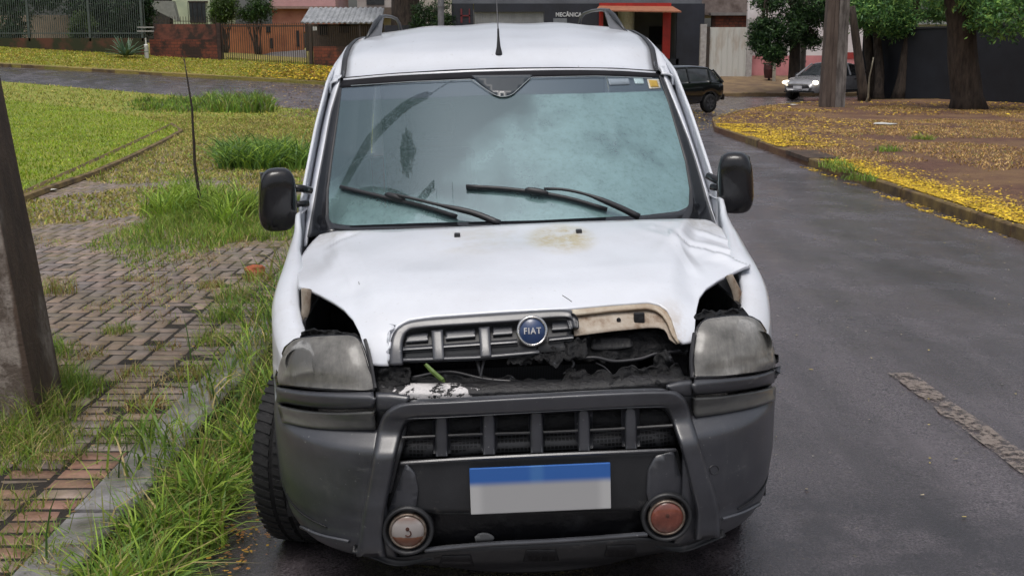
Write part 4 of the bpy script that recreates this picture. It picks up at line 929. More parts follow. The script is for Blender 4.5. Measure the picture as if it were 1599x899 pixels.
# antenna
a0 = V3(np.array(779.), np.array(84.), 2.08); zb = float(roofz(2.08))-.015
mb = MB(); mb.lathe([(0, 0), (.017, 0), (.016, .01), (.009, .04), (.0055, .085), (.004, .12)], 12, Matrix.Translation((a0[0], 2.08, zb))); an = mb.build('antenna', SEAL, van, smooth=True)
mb = MB(); mb.tube([(a0[0], 2.08, zb+.11), (a0[0]-.001, 2.13, zb+.24), (a0[0]-.003, 2.19, zb+.42)], [.003, .002, .0016], 6); mb.build('whip', simple('grey whip', (.12, .12, .13), rough=.4), an)
# ---- bonnet
topH = resample([(499, 366), (530, 360.5), (620, 358), (760, 352), (900, 346), (1040, 342), (1090, 342), (1112, 346), (1133, 362)], 120)
botk = [(465, 447), (482, 452), (500, 460), (520, 471), (537, 483), (551, 499), (562, 521), (569, 546), (575, 569), (591, 571), (606, 571), (607.5, 553), (609, 536), (613, 522), (621, 510), (638, 500.5), (676, 495), (789, 487), (884, 482.5), (955, 476), (1012, 472), (1029, 476), (1041, 484), (1049, 498), (1054, 514), (1059, 530), (1067, 537), (1083, 534.5), (1085, 512), (1087, 487), (1092, 465), (1103, 450), (1122, 437), (1150, 423), (1173, 412)]
botH = []
bk = np.array(botk, float); seg = np.linalg.norm(np.diff(bk, axis=0), axis=1); s_ = np.concatenate([[0], np.cumsum(seg)])
ts = np.linspace(0, s_[-1], 260); botH = np.stack([np.interp(ts, s_, bk[:, 0]), np.interp(ts, s_, bk[:, 1])], 1)
ux = (botH[:, 0]-botH[0, 0])/(botH[-1, 0]-botH[0, 0]); ux = np.maximum.accumulate(ux)
topx = np.linspace(0, 1, 120); TT = np.stack([np.interp(ux, topx, topH[:, 0]), np.interp(ux, topx, topH[:, 1])], 1)
rows = 46; Pg = np.zeros((260, rows, 2))
sideL = np.array([(499, 366), (484, 381), (470, 402), (465, 425), (465, 447)], float); sideR = np.array([(1133, 362), (1150, 384), (1163, 399), (1173, 412)], float)
SL, SR = resample(sideL, rows), resample(sideR, rows)
for j in range(rows):
    t = j/(rows-1); base = TT*(1-t)+botH*t; dl = SL[j]-base[0]; drr = SR[j]-base[-1]
    base = base+dl*(np.clip(1-ux*5, 0, 1)**1.5)[:, None]+drr*(np.clip(1-(1-ux)*5, 0, 1)**1.5)[:, None]; Pg[:, j] = base
Hh = hit(S_hood, Pg[..., 0].ravel(), Pg[..., 1].ravel(), .0, -.1, 1.5)
o = mk('bonnet', Hh, grid_faces(260, rows), BONNET, van); fix_normals(o, 0)
if sum(f.normal.z*f.area for f in o.data.polygons) < 0: o.data.flip_normals()
solid(o, .012, -1)
bonnet = o
# washer nozzles
for px, py in ((714, 369), (904, 363)):
    p = hit(S_hood, [px], [py], .0, .2, 1.4)[0]; mb = MB(); mb.box(p[0]-.011, p[0]+.011, p[1]-.012, p[1]+.014, p[2]-.004, p[2]+.012); o = mb.build('washer_nozzle', SEAL, van); bevel(o, .003)
# bonnet inner flange exposed where the grille is torn away
FL_T = [(892, 482), (955, 476), (1012, 472.5), (1030, 477), (1042, 486), (1049, 500), (1055, 520), (1062, 535)]
FL_B = [(897, 524), (955, 516.5), (1012, 511), (1028, 511), (1037, 514), (1042, 520), (1045, 529), (1056, 537)]
strip('bonnet_inner_flange', FL_T, FL_B, S_hood, CREAM, 40, 8, off=-.022, th=.004, y=(-.1, 1.))
strip('flange_lip', FL_T, [(893, 492), (955, 485), (1010, 481), (1024, 484), (1034, 491), (1042, 503), (1049, 522), (1059, 536)], S_hood, simple('dirty cream edge', (.52, .47, .38), (.30, .22, .15), rough=.5, scale=14), 40, 4, off=-.004, th=.006, y=(-.1, 1.))
mb = MB(); p = hit(S_hood, [998], [496], -.012, -.1, 1.)[0]; mb.box(p[0]-.017, p[0]+.017, p[1]-.008, p[1]+.008, p[2]-.017, p[2]+.017); o = mb.build('lock_bracket', VOID, van); bevel(o, .004)
p = hit(S_hood, [966], [499], -.017, -.1, 1.)[0]; mb = MB(); mb.lathe([(0, 0), (.007, 0), (.007, .004), (0, .005)], 10, Matrix.Translation(p) @ Matrix.Rotation(PI/2, 4, 'X')); mb.build('rivet', VOID, van)
# ---- headlamps (left and right in the photo), hood over them, bumper strips and indicators below
HLs = {-1: dict(lens=[(435, 599), (433, 588), (437, 566), (447, 542), (462, 530), (485, 526), (520, 524), (548, 524), (560, 531), (567, 548), (574, 572), (582, 606), (530, 607), (480, 604)],
                stripA=[(430, 603), (480, 610), (530, 612), (583, 611)], stripB=[(433, 628), (480, 636), (530, 639), (584, 637)],
                indA=[(433, 631), (480, 640), (530, 643), (583, 641)], indB=[(440, 659), (480, 667), (530, 671), (585, 671)]),
       1: dict(lens=[(1086, 587), (1084, 560), (1087, 530), (1092, 510), (1103, 499), (1125, 495), (1150, 493), (1172, 495), (1186, 503), (1198, 522), (1208, 545), (1217, 566), (1213, 573), (1180, 580), (1130, 586)],
               stripA=[(1084, 592), (1130, 590), (1180, 584), (1214, 574)], stripB=[(1084, 617), (1130, 613), (1180, 606), (1216, 597)],
               indA=[(1085, 620), (1130, 617), (1180, 609), (1212, 602)], indB=[(1086, 651), (1130, 645), (1180, 635), (1211, 625)])}
for sgn in (-1, 1):
    h = HLs[sgn]
    c = np.array(h['lens'], float).mean(0); grow = lambda k: [tuple(c+(np.array(p)-c)*k) for p in h['lens']]
    hl = patch('headlight', grow(1.03), S_front, simple('lamp housing', (.30, .30, .29), (.16, .16, .155), rough=.35), 9, off=-.075, th=.01)
    ro, ri = np.array(grow(1.055)+grow(1.055)[:1], float), np.array(grow(.985)+grow(.985)[:1], float); ro, ri = resample(ro, 90, False), resample(ri, 90, False)
    Pr = np.stack([ro, ri], 1); Hr = hit(S_front, Pr[..., 0].ravel(), Pr[..., 1].ravel(), .005); rg = mk('lamp_rim', Hr, grid_faces(90, 2), BLACKGL, hl); fix_normals(rg, .015)
    cx_, cy_ = c
    for (dx, dy, rr) in ((-.02 if sgn > 0 else .03, .0, .062), (.075 if sgn > 0 else -.075, -.012, .045)):
        p_ = hit(S_front, [cx_], [cy_], -.045)[0]; Ml = Matrix.Translation((p_[0]+dx, p_[1]+(.0 if rr > .05 else .03), p_[2]-.005)) @ Matrix.Rotation(PI/2, 4, 'X')
        mb = MB(); mb.lathe([(rr, .03), (rr*.93, .0), (rr*.75, -.018), (rr*.45, -.03), (rr*.16, -.036), (0, -.036)], 28, Ml); rf_ = mb.build('reflector', simple('dull reflector', (.62, .62, .60), (.45, .44, .42), rough=.25, metal=.8), hl, smooth=True)
        mb = MB(); mb.lathe([(.012, -.034), (.012, -.005), (.008, .004), (0, .006)], 12, Ml); mb.build('bulb', simple('bulb glass', (.35, .32, .26), rough=.2), rf_)
    patch('lens', h['lens'], S_front, LENS, 16, off=.009, th=0, dome=.020, parent=hl)
    if sgn < 0: mbt = [(570, 530), (578, 560), (586, 606)]
    else: mbt = [(1081, 590), (1079, 560), (1084, 520)]
    mb = MB(); px_tube(mb, mbt, S_front, .006, .008, 6); mb.build('lamp_edge', SEAL, hl)
    strip('bumper_strip', h['stripA'], h['stripB'], S_front, PLAST, 24, 8, off=.004, bulge=.014, th=.03, smooth=(True, True), edge=.3)
    strip('indicator_lamp', h['indA'], h['indB'], S_front, LENS2, 24, 8, off=.008, bulge=.010, th=.02, smooth=(True, True), edge=.18)
# bumper shell wings + chin, a loft round the plan curve
def shell_pt(s, z, off=0.):
    """s in -1..1 round the nose at height z"""
    w = float(wf(z))+off; y0 = float(y0f(z))-off; th_ = abs(s)*PI/2; e = 2/NEXP
    x = w*math.sin(th_)**e; y = YC-(YC-y0)*math.cos(th_)**e; return (math.copysign(x, s), y, z)
def smax(z): return 1.0
for sgn in (-1, 1):
    V = []; sv = np.concatenate([np.linspace(.25, .62, 16), np.linspace(.64, .90, 22)]); zs = np.concatenate([np.linspace(.205, .25, 5), np.linspace(.27, .60, 18), np.linspace(.61, .668, 7)])
    for s in sv:
        for z in zs:
            t = 1 if z > .26 else (z-.205)/.055
            zb = z-.02*0; cr = .004*float(sstep(.02, 0., abs(z-.345)))  # moulding crease
            p = shell_pt(s, float(z), -cr-.035*(1-t)**2); V.append((sgn*abs(p[0]), p[1], p[2]+.035*max(0, s-.6)*(1-float(sstep(.2, .4, z)))))
    o = mk('bumper_wing', V, grid_faces(len(sv), len(zs)), PLAST, van); fix_normals(o, .012)
    mb = MB()
    ptsg = [shell_pt(s, .335, .0005) for s in np.linspace(.47, .78, 14)]
    mb.tube([(sgn*p[0], p[1], p[2]+.004*i/3) for i, p in enumerate(ptsg)], .003, 5); mb.build('panel_gap', VOID, van)
# tow eye cover ring on the right wing
px_c = (1115, 733); mb = MB(); th = np.linspace(0, 2*PI, 18); px_tube(mb, [(px_c[0]+7*math.cos(t), px_c[1]+7*math.sin(t)) for t in th], S_front, .0016, .0, 5, 18); mb.build('tow_cover', PLAST_D, van)
# bright lower lip line of both wings
for pts in ([(470, 822), (500, 835), (545, 845)], [(1128, 810), (1160, 800), (1187, 786)]):
    mb = MB(); px_tube(mb, pts, S_front, .006, .004, 6); mb.build('wing_lip', PLAST, van)
# top beam under the bonnet opening
strip('top_beam', [(588, 596), (680, 598), (800, 594), (920, 590), (1020, 582), (1082, 588)], [(588, 640), (620, 634), (740, 630), (840, 626), (960, 618), (1082, 622)], S_front, BEAM, 60, 14, off=-.045, bulge=.018, th=.03, smooth=(True, True), edge=.25)
# ledges between guard and lamps
strip('bumper_ledge', [(587, 612), (610, 612), (640, 618)], [(587, 642), (602, 644), (625, 648)], S_front, PLAST, 14, 6, off=-.01, bulge=.012, th=.02, edge=.3)
strip('bumper_ledge', [(1040, 600), (1060, 594), (1080, 592)], [(1055, 618), (1068, 620), (1081, 620)], S_front, PLAST, 14, 6, off=-.01, bulge=.012, th=.02, edge=.3)
strip('bumper_side_fill', [(586, 640), (588, 680), (584, 720), (575, 770)], [(640, 640), (632, 680), (622, 720), (610, 770)], S_front, PLAST_D, 16, 6, off=-.006, th=.02)
strip('bumper_side_fill', [(1040, 618), (1056, 650), (1075, 720), (1085, 770)], [(1088, 620), (1090, 650), (1106, 720), (1115, 770)], S_front, PLAST_D, 16, 6, off=-.006, th=.02)
# centre: back wall, grille ribs, plate panel, lower recess, chin
strip('grille_back', [(612, 652), (840, 640), (1060, 636)], [(612, 725), (840, 715), (1065, 708)], S_plane(.12), VOID, 20, 4, off=0, th=.01)
a = NT('honeycomb mesh'); vo = a.n('ShaderNodeTexVoronoi'); vo.feature = 'DISTANCE_TO_EDGE'; vo.inputs['Scale'].default_value = 85; vo.inputs['Randomness'].default_value = .15; a.l(a.tc(), vo.inputs['Vector'])
a.set(color=a.ramp(vo.outputs[0], [(.10, (.045, .046, .05)), (.16, (.004, .004, .005))]), rough=.5); MESHM = a.m
strip('grille_mesh', [(620, 682), (840, 674), (1056, 664)], [(620, 716), (840, 704), (1060, 696)], S_front, MESHM, 20, 3, off=-.06, th=.004)
mb = MB(); px_tube(mb, [(628, 683), (740, 678), (840, 675), (950, 670), (1050, 664)], S_plane(.05), .005, 0, 6, 20); mb.build('grille_bar', PLAST_D, van)
for i, (xa, xb) in enumerate(((679, 699), (753, 773), (827, 848), (902, 921), (975, 994))):
    ya = np.interp(xa, [679, 994], [652, 640]); yb = np.interp(xa, [679, 994], [712, 700]); xc_ = (xa+xb)/2+3
    strip('grille_rib', [(xa, ya), (xa+1, yb)], [(xb, ya-.6), (xb+1, yb-.6)], S_plane(.045), PLAST, 6, 6, off=0, bulge=.010, th=.05, edge=.2)
strip('plate_panel', [(622, 722), (720, 716), (840, 710), (960, 705), (1058, 702)], [(596, 800), (720, 800), (840, 800), (960, 798), (1085, 794)], S_front, PLAST_D, 40, 12, off=-.022, th=.02)
mb = MB(); px_tube(mb, [(626, 723), (720, 717), (840, 711), (960, 706), (1055, 702)], S_front, .006, -.018, 6, 30); mb.build('panel_ledge', PLAST, van)
for poly in ([(634, 722), (648, 740), (653, 764), (648, 800), (604, 802)], [(1052, 704), (1024, 712), (1012, 735), (1010, 770), (1018, 798), (1078, 794)]):
    patch('corner_bevel', poly, S_front, PLAST, 8, off=-.014, th=.012, smooth=False)
strip('lower_recess', [(640, 796), (840, 796), (1040, 790)], [(640, 862), (840, 852), (1040, 846)], S_front, simple('wet black recess', (.008, .008, .01), (.05, .052, .055), rough=.3, scale=8, lo=.52, hi=.78, bump=.6, bscale=12, bdist=.01), 30, 8, off=-.06, th=.02)
patch('mud_patch', [(741, 838), (750, 832), (764, 833), (772, 840), (764, 845), (745, 846)], S_front, simple('pale mud', (.25, .25, .25), (.15, .15, .15)), 5, off=-.05, th=.004)
CH_T = [(553, 846), (590, 858), (625, 868), (680, 858), (760, 850), (840, 846), (920, 841), (1000, 836), (1060, 846), (1095, 836), (1128, 822)]
CH_B = [(560, 862), (590, 872), (625, 879), (680, 882), (760, 892), (840, 893), (920, 886), (1000, 868), (1060, 858), (1095, 850), (1125, 838)]
strip('bumper_chin', CH_T, CH_B, S_front, PLAST_D, 60, 12, off=-.012, bulge=.012, th=.03, smooth=(True, True), edge=.2)
mb = MB(); px_tube(mb, [(664, 858), (760, 849), (840, 845), (920, 840), (1010, 833)], S_front, .008, -.006, 8, 40); mb.build('chin_lip', PLAST, van)
for xa, xb, ya in ((690, 735, 868), (822, 868, 859), (948, 992, 852)):
    patch('chin_notch', [(xa, ya), (xb, ya-1), (xb+5, ya+16), (xa-5, ya+17)], S_front, VOID, 5, off=.0035, th=.003, smooth=False)
# guard frame: an A-shaped moulded bar
GO = [(556, 868), (560, 840), (566, 800), (577, 740), (584, 700), (590, 668), (598, 648), (612, 635), (634, 628), (700, 625), (840, 617), (960, 611), (1040, 609), (1060, 613), (1073, 628), (1083, 660), (1097, 705), (1108, 740), (1118, 775), (1123, 800), (1125, 838)]
GI = [(604, 868), (600, 840), (602, 800), (614, 740), (622, 700), (630, 672), (636, 662), (646, 657), (665, 654), (720, 651), (840, 646), (955, 640), (1022, 637), (1036, 640), (1044, 650), (1053, 672), (1064, 705), (1073, 740), (1081, 775), (1086, 800), (1084, 842)]
def rail(name, A_, B_, S, m, n=110, k=10, off=.03, bulge=.016, th=.06, parent=van):
    A = resample_pairs(A_, B_, n); return A
def pairs(A_, B_, n):
    A_ = np.array(A_, float); B_ = np.array(B_, float); C = (A_+B_)/2; s = np.concatenate([[0], np.cumsum(np.linalg.norm(np.diff(C, axis=0), axis=1))])
    def cr(P):
        E = np.vstack([2*P[0]-P[1], P, 2*P[-1]-P[-2]]); t = np.linspace(0, s[-1], n); out = []
        for v in t:
            i = min(np.searchsorted(s, v, 'right')-1, len(s)-2); u = (v-s[i])/(s[i+1]-s[i]); p0, p1, p2, p3 = E[i:i+4]; out.append(.5*((2*p1)+(-p0+p2)*u+(2*p0-5*p1+4*p2-p3)*u*u+(-p0+3*p1-3*p2+p3)*u**3))
        return np.array(out)
    return cr(A_), cr(B_)
ga, gb_ = pairs(GO, GI, 130)
k = 17; t = .5-.5*np.cos(np.linspace(0, PI, k)); Pq = ga[:, None]*(1-t[None, :, None])+gb_[:, None]*t[None, :, None]; prof = .0+.034*(1-np.abs(2*t-1)**10)-.006*t
P_ = hit(S_front, Pq[..., 0].ravel(), Pq[..., 1].ravel(), np.broadcast_to(prof[None], (130, k)).ravel()); o = mk('guard_bar', P_, grid_faces(130, k), PLAST, van); fix_normals(o, .05)
# number plate: blue header over pale ground
pc = hit(S_front, [843.5], [759], -.010)[0]
a = NT('number plate'); sp = a.sep()
zz = a.math('ADD', sp[2], a.math('MULTIPLY', sp[0], 0.))
bl = a.rng(zz, .008, .034); edge = a.rng(a.math('ABSOLUTE', sp[0]), .165, .195); 
c = a.mix(bl, a.mix(edge, (.40, .40, .405), (.50, .50, .50)), a.mix(a.rng(a.math('ABSOLUTE', a.math('ADD', sp[0], .01)), .03, .01), (.035, .13, .42), (.06, .18, .46)))
a.set(color=c, rough=.4); PLT = a.m
mb = MB(); mb.box(-.213, .213, -.004, .004, -.073, .073); o = mb.build('number_plate', PLT, van); o.location = (pc[0], pc[1]-.016, pc[2]); o.rotation_euler = (math.radians(-2), 0, 0); bevel(o, .003)
# fog lamps
for (cx, cy), sgn in (((637, 828), -1), ((1041, 807), 1)):
    p = hit(S_front, [cx], [cy], .0)[0]; Mx = Matrix.Translation((p[0], p[1]-.006, p[2])) @ Matrix.Rotation(PI/2, 4, 'X')
    mb = MB(); mb.lathe([(.078, -.06), (.080, -.01), (.078, .000), (.074, .002), (.069, .000), (.066, -.006), (.065, -.04)], 40, Mx); fg = mb.build('fog_light_surround', PLAST_D, van, smooth=True)
    mb = MB(); mb.lathe([(.0655, -.035), (.0650, -.014), (.056, -.020), (.053, -.04), (0, -.042)], 32, Mx); mb.build('fog_light_well', VOID, fg)
    mb = MB(); mb.lathe([(.0575, -.02), (.0575, .000), (.054, .003), (.051, .001), (.049, -.004)], 36, Mx); mb.build('fog_light_ring', simple('rusty metal ring', (.30, .26, .22), (.10, .06, .04), rough=.4, metal=.5, scale=30), fg, smooth=True)
    if sgn < 0:
        a = NT('silty fog lamp glass'); tcs = a.sep(a.tc('Generated')); n1 = a.noise(30, 5, .7)
        c = a.ramp(a.math('ADD', tcs[1], a.math('MULTIPLY', a.math('SUBTRACT', n1, .5), .12)), [(.22, (.14, .045, .02)), (.33, (.20, .08, .04)), (.37, (.32, .29, .27)), (.75, (.36, .33, .32)), (.9, (.22, .15, .12))])
    else:
        a = NT('rusted fog lamp glass'); n1 = a.noise(26, 5, .7); c = a.ramp(n1, [(.3, (.10, .028, .018)), (.6, (.20, .06, .04)), (.75, (.30, .13, .10))])
    a.set(color=c, rough=.18, coat=.8)
    mb = MB(); mb.lathe([(.0515, -.004), (.050, .0), (.040, .005), (.022, .009), (.0, .0105)], 32); o = mb.build('fog_light_lens', a.m, fg, smooth=True); o.matrix_local = Mx
    mb = MB(); mb.lathe([(0, .0), (.006, .0), (.006, .003), (0, .004)], 12, Mx @ Matrix.Translation((0, .012, .009))); mb.build('bulb_cap', simple('brown cap', (.08, .03, .02)), fg)
    if sgn < 0:
        mb = MB(); mb.tube([tuple(Mx @ Vector((.009*math.cos(t)+.001, -.002-.012*math.sin(t)*.8, .0105))) for t in np.linspace(-.9, 2.6, 10)], .0022, 6); mb.build('filament_shade', simple('brown cap', (.08, .03, .02)), fg)
# upper grille with badge
UO = [(607.6, 570), (608, 550), (609.5, 534), (613, 522), (621, 511), (638, 501.5), (676, 495.5), (789, 487.5), (884, 483), (893, 493), (899, 510)]
UI = [(630, 569), (629, 550), (630, 534), (633, 524), (638, 518), (648, 514.5), (690, 511), (799, 504), (859, 498), (890, 497.5), (894, 511)]
ua, ub = pairs(UO, UI, 90); k = 11; t = np.linspace(0, 1, k); Pq = ua[:, None]*(1-t[None, :, None])+ub[:, None]*t[None, :, None]; prof = .008+.014*(1-np.abs(2*t-1)**6)-.010*t
P_ = hit(S_hood, Pq[..., 0].ravel(), Pq[..., 1].ravel(), np.broadcast_to(prof[None], (90, k)).ravel(), -.1, 1.); gro = mk('upper_grille', P_, grid_faces(90, k), PLAST, van); fix_normals(gro, .02)
SG = S_hood
strip('grille_back', [(622, 512), (700, 508), (800, 500), (893, 494)], [(626, 566), (700, 560), (800, 553), (893, 546)], SG, PLAST_D, 30, 4, off=-.030, th=.01, y=(-.1, 1.), parent=gro)
def gbar(A, B, off=.0, m=PLAST, nm='grille_slat', n=16): strip(nm, A, B, SG, m, n, 8, off=off-.012, bulge=.008, th=.014, y=(-.1, 1.), parent=gro, edge=.25)
gbar([(629, 543), (808, 531)], [(629, 548), (808, 536)]); gbar([(857, 528), (895, 524)], [(857, 533), (896, 529)])
gbar([(627, 559.5), (745, 555.5), (842, 547)], [(627, 564.5), (745, 560.5), (842, 552)])
gbar([(673, 516), (676, 563)], [(692, 514.5), (694, 561.5)], .007, nm='grille_upright'); gbar([(747, 511), (750, 558)], [(765, 509.5), (768, 556.5)], .007, nm='grille_upright')
for xa, xb in ((696, 742), (770, 800), (634, 668), (862, 890)):
    ya = np.interp(xa, [634, 890], [521, 500]); gbar([(xa, ya), (xb, ya-(xb-xa)*.075)], [(xa, ya+15), (xb, ya+15-(xb-xa)*.075)], -.012, nm='grille_panel')
bc = hit(SG, [831], [517], .016, -.1, 1.)[0]
def surf_n(S, p):
    e = 1e-3; g = [S((p+np.eye(3)[i]*e)[None], np.zeros(1))[0]-S((p-np.eye(3)[i]*e)[None], np.zeros(1))[0] for i in range(3)]; return Vector(g).normalized()
bn = Vector((0.0, -1, .30)).normalized(); Mb = Matrix.Translation(Vector(bc)+bn*.004) @ bn.to_track_quat('Z', 'Y').to_matrix().to_4x4()
bd = empty('badge'); bpy.data.objects.remove(bd)
mb = MB(); mb.lathe([(.030, -.03), (.048, -.012), (.0495, -.002), (.0475, .005), (.0435, .008), (.0395, .005), (.038, .001)], 48, Mb); br = mb.build('badge', CHROME, gro, smooth=True)
for i in range(46):
    pass
mb = MB()
for i in range(52):
    t = 2*PI*i/52; mb.tube([Mb @ Vector((.0455*math.cos(t), .0455*math.sin(t), .003)), Mb @ Vector((.0415*math.cos(t+.05), .0415*math.sin(t+.05), .0105))], .0014, 5)
mb.build('badge_laurel', CHROME, br)
mb = MB(); mb.lathe([(.0392, .002), (.036, .0055), (.0, .0065)], 40, Mb); mb.build('badge_disc', BADGE, br, smooth=True)
def text_mesh(name, body, size, m, Mx, parent=None, ext=.001, sx=1., **kw):
    cu = bpy.data.curves.new(name+'_font', 'FONT'); cu.body = body; cu.size = size; cu.extrude = ext; cu.align_x = 'CENTER'; cu.align_y = 'CENTER'; cu.offset = kw.pop('fat', 0); cu.space_character = kw.pop('space', 1.)
    to = bpy.data.objects.new('tmp', cu); COL.objects.link(to); dg = bpy.context.evaluated_depsgraph_get(); me = bpy.data.meshes.new_from_object(to.evaluated_get(dg)); bpy.data.objects.remove(to)
    me.transform(Mx @ Matrix.Diagonal((sx, 1, 1, 1))); me.materials.clear(); me.materials.append(m); o = bpy.data.objects.new(name, me); COL.objects.link(o)
    if parent: o.parent = parent
    return tag(o, **kw)
Lm = simple('silver lettering', (.62, .62, .62), (.42, .42, .43), rough=.35, scale=60)
text_mesh('badge_lettering', 'FIAT', .027, Lm, Mb @ Matrix.Translation((0, 0, .0075)), br, .0012, .86, fat=.0005, space=1.22)
mb = MB(); px_tube(mb, [(878, 461), (886, 466), (893, 471)], S_hood, .0012, .0005, 4, 8); px_tube(mb, [(560, 440), (561, 444)], S_hood, .0012, .0005, 4, 4); mb.build('scratch', VOID, bonnet)
# radiator with fins, cap and tank
a = NT('radiator fins'); wv = a.n('ShaderNodeTexWave'); wv.inputs['Scale'].default_value = 60; wv.bands_direction = 'X'; a.l(a.tc(), wv.inputs['Vector'])
a.set(color=a.ramp(wv.outputs[0], [(.3, (.004, .004, .005)), (.8, (.035, .036, .04))]), rough=.5); mb = MB(); mb.box(-.34, .36, .30, .33, .50, .80); mb.build('radiator', a.m, van)
mb = MB(); mb.box(-.36, .38, .27, .34, .80, .835); o = mb.build('radiator_tank', BLACKGL, van); bevel(o, .01)
mb = MB(); mb.lathe([(0, .83), (.03, .83), (.03, .86), (.022, .87), (0, .87)], 16, Matrix.Translation((-.18, .31, 0))); mb.build('radiator_cap', SEAL, van)
mb = MB(); mb.box(.42, .52, .25, .33, .62, .84); o = mb.build('relay_box', BLACKGL, van); bevel(o, .01)
# ---- engine bay seen through the gaps
mb = MB(); 
for s in (-1, 1): mb.box(s*.74, s*.73, .48, 1.12, .35, .93)
mb.box(-.76, .76, 1.10, 1.12, .3, 1.04); mb.box(-.58, .58, .16, 1.10, .28, .30); mb.box(-.55, .55, .16, .2, .3, .62)
mb.build('engine_bay', VOID, van)
def scrap(name, A, B, S, m, off, amp, fr, n=40, k=14, seed=0, ragged=.0, **kw):
    A = resample(A, n); B = resample(B, n); t = np.linspace(0, 1, k)
    jit = np.array([noise.noise(Vector((i*.35, seed*3.1, 0))) for i in range(n)])*ragged; jit2 = np.array([noise.noise(Vector((i*.42, seed*5.7, 9)))+.6*noise.noise(Vector((i*1.3, seed, 4))) for i in range(n)])*ragged
    A = A+np.stack([0*jit, jit], 1); B = B+np.stack([0*jit2, jit2], 1)
    Pq = A[:, None]*(1-t[None, :, None])+B[:, None]*t[None, :, None]
    O = np.array([off+amp*(noise.fractal(Vector((float(u)*fr, float(v)*fr, seed)), .8, 2., 4)) for u, v in Pq.reshape(-1, 2)])
    H_ = hit(S, Pq[..., 0].ravel(), Pq[..., 1].ravel(), O, -.2, 1.1); o = mk(name, H_, grid_faces(n, k), m, van, smooth=True, **kw); fix_normals(o, .006); return o
scrap('radiator_support', [(894, 528), (960, 518), (1030, 514), (1080, 532)], [(890, 562), (960, 563), (1020, 556), (1078, 556)], S_front, SCRAP, -.10, .012, .03, seed=1, ragged=9)
scrap('torn_grille_edge', [(800, 553), (850, 545), (900, 528), (915, 532)], [(790, 566), (850, 570), (900, 562), (918, 556)], S_front, SCRAP, -.02, .02, .06, seed=2, ragged=12)
scrap('crushed_duct', [(640, 590), (720, 585), (800, 590), (860, 594)], [(640, 604), (720, 606), (800, 606), (860, 604)], S_front, SCRAP, -.055, .015, .04, seed=3, ragged=8)
scrap('crushed_duct', [(870, 592), (940, 578), (1000, 572), (1060, 566)], [(870, 610), (940, 606), (1000, 600), (1070, 596)], S_front, SCRAP, -.035, .02, .05, seed=4, ragged=14)
scrap('bent_bracket', [(1022, 552), (1035, 548), (1048, 556)], [(1020, 590), (1038, 592), (1062, 588)], S_front, SCRAP, -.05, .02, .06, 16, 12, seed=5, ragged=8)
scrap('bent_bracket', [(884, 578), (892, 574), (902, 580)], [(880, 606), (892, 606), (906, 604)], S_front, SCRAP, -.045, .02, .08, 12, 12, seed=6, ragged=4)
scrap('broken_lamp_mount', [(590, 572), (600, 572), (640, 572)], [(590, 604), (605, 606), (640, 598)], S_front, SCRAP, -.03, .02, .07, 16, 12, seed=7, ragged=7)
scrap('lamp_mount', [(1086, 488), (1110, 484), (1140, 482), (1160, 480)], [(1086, 498), (1110, 497), (1140, 494), (1170, 494)], S_front, SCRAP, -.02, .015, .08, 24, 8, seed=8, ragged=6)
scrap('lamp_mount', [(470, 518), (500, 514), (530, 516), (560, 524)], [(470, 528), (500, 527), (530, 526), (562, 530)], S_front, SCRAP, -.03, .02, .06, 24, 8, seed=9, ragged=6)
patch('support_hole', [(926, 528), (975, 524), (986, 530), (984, 542), (930, 546), (923, 538)], S_front, VOID, 6, off=-.085, th=.003)
mb = MB(); px_tube(mb, [(900, 560), (930, 558), (960, 564), (1000, 560), (1025, 552), (1062, 548)], S_front, .006, -.075, 6, 30); px_tube(mb, [(850, 562), (880, 556), (896, 568), (880, 584)], S_front, .005, -.06, 6, 20); px_tube(mb, [(930, 566), (945, 574), (960, 590)], S_front, .003, -.09, 5, 12); px_tube(mb, [(745, 560), (752, 590)], S_front, .007, -.07, 6, 8); px_tube(mb, [(756, 560), (750, 590)], S_front, .005, -.06, 6, 8); px_tube(mb, [(640, 590), (700, 580), (760, 592), (840, 598)], S_front, .006, -.06, 6, 24)
mb.build('loose_wiring', simple('glossy black hose', (.02, .02, .023), (.05, .05, .055), rough=.3), van, smooth=True)
# pale seam rails inside the wings
strip('inner_wing_rail', [(470, 450), (471, 480), (468, 510)], [(487, 452), (485, 485), (474, 515)], S_plane(.55), CREAM, 14, 5, off=.0, bulge=.01, th=.01, y=(-.2, 1.2))
strip('inner_wing_rail', [(1132, 432), (1142, 455), (1148, 482)], [(1144, 428), (1158, 455), (1168, 482)], S_plane(.55), CREAM, 14, 5, off=.0, bulge=.01, th=.01, y=(-.2, 1.2))
# blade of grass stuck in the grille
p = [tuple(v) for v in hit(S_front, np.array([664, 676, 690, 694.]), np.array([568, 580, 592, 596.]), np.array([.0, .004, .0, -.01]))]
mb = MB(); V = []
for (x, y, z), w in zip(p, (.004, .006, .006, .003)): V += [(x-w, y, z-w*.6), (x, y-.004, z), (x+w, y, z+w*.6)]
mb.add(V, grid_faces(4, 3)); o = mb.build('grass_blade', simple('fresh grass blade', (.10, .17, .03)), None, label='single green grass blade caught under the broken grille of the white van', cat='grass blade'); o.matrix_world = Matrix.Translation((VX, VD, 0)) @ R_.to_4x4(); solid(o, .001)
# plain dark box added beneath the body to block light
mb = MB(); mb.box(-.62, .62, .55, 4.15, .24, .34); mb.box(-.62, .62, .25, .55, .25, .32); mb.build('underbody_light_block', VOID, van)
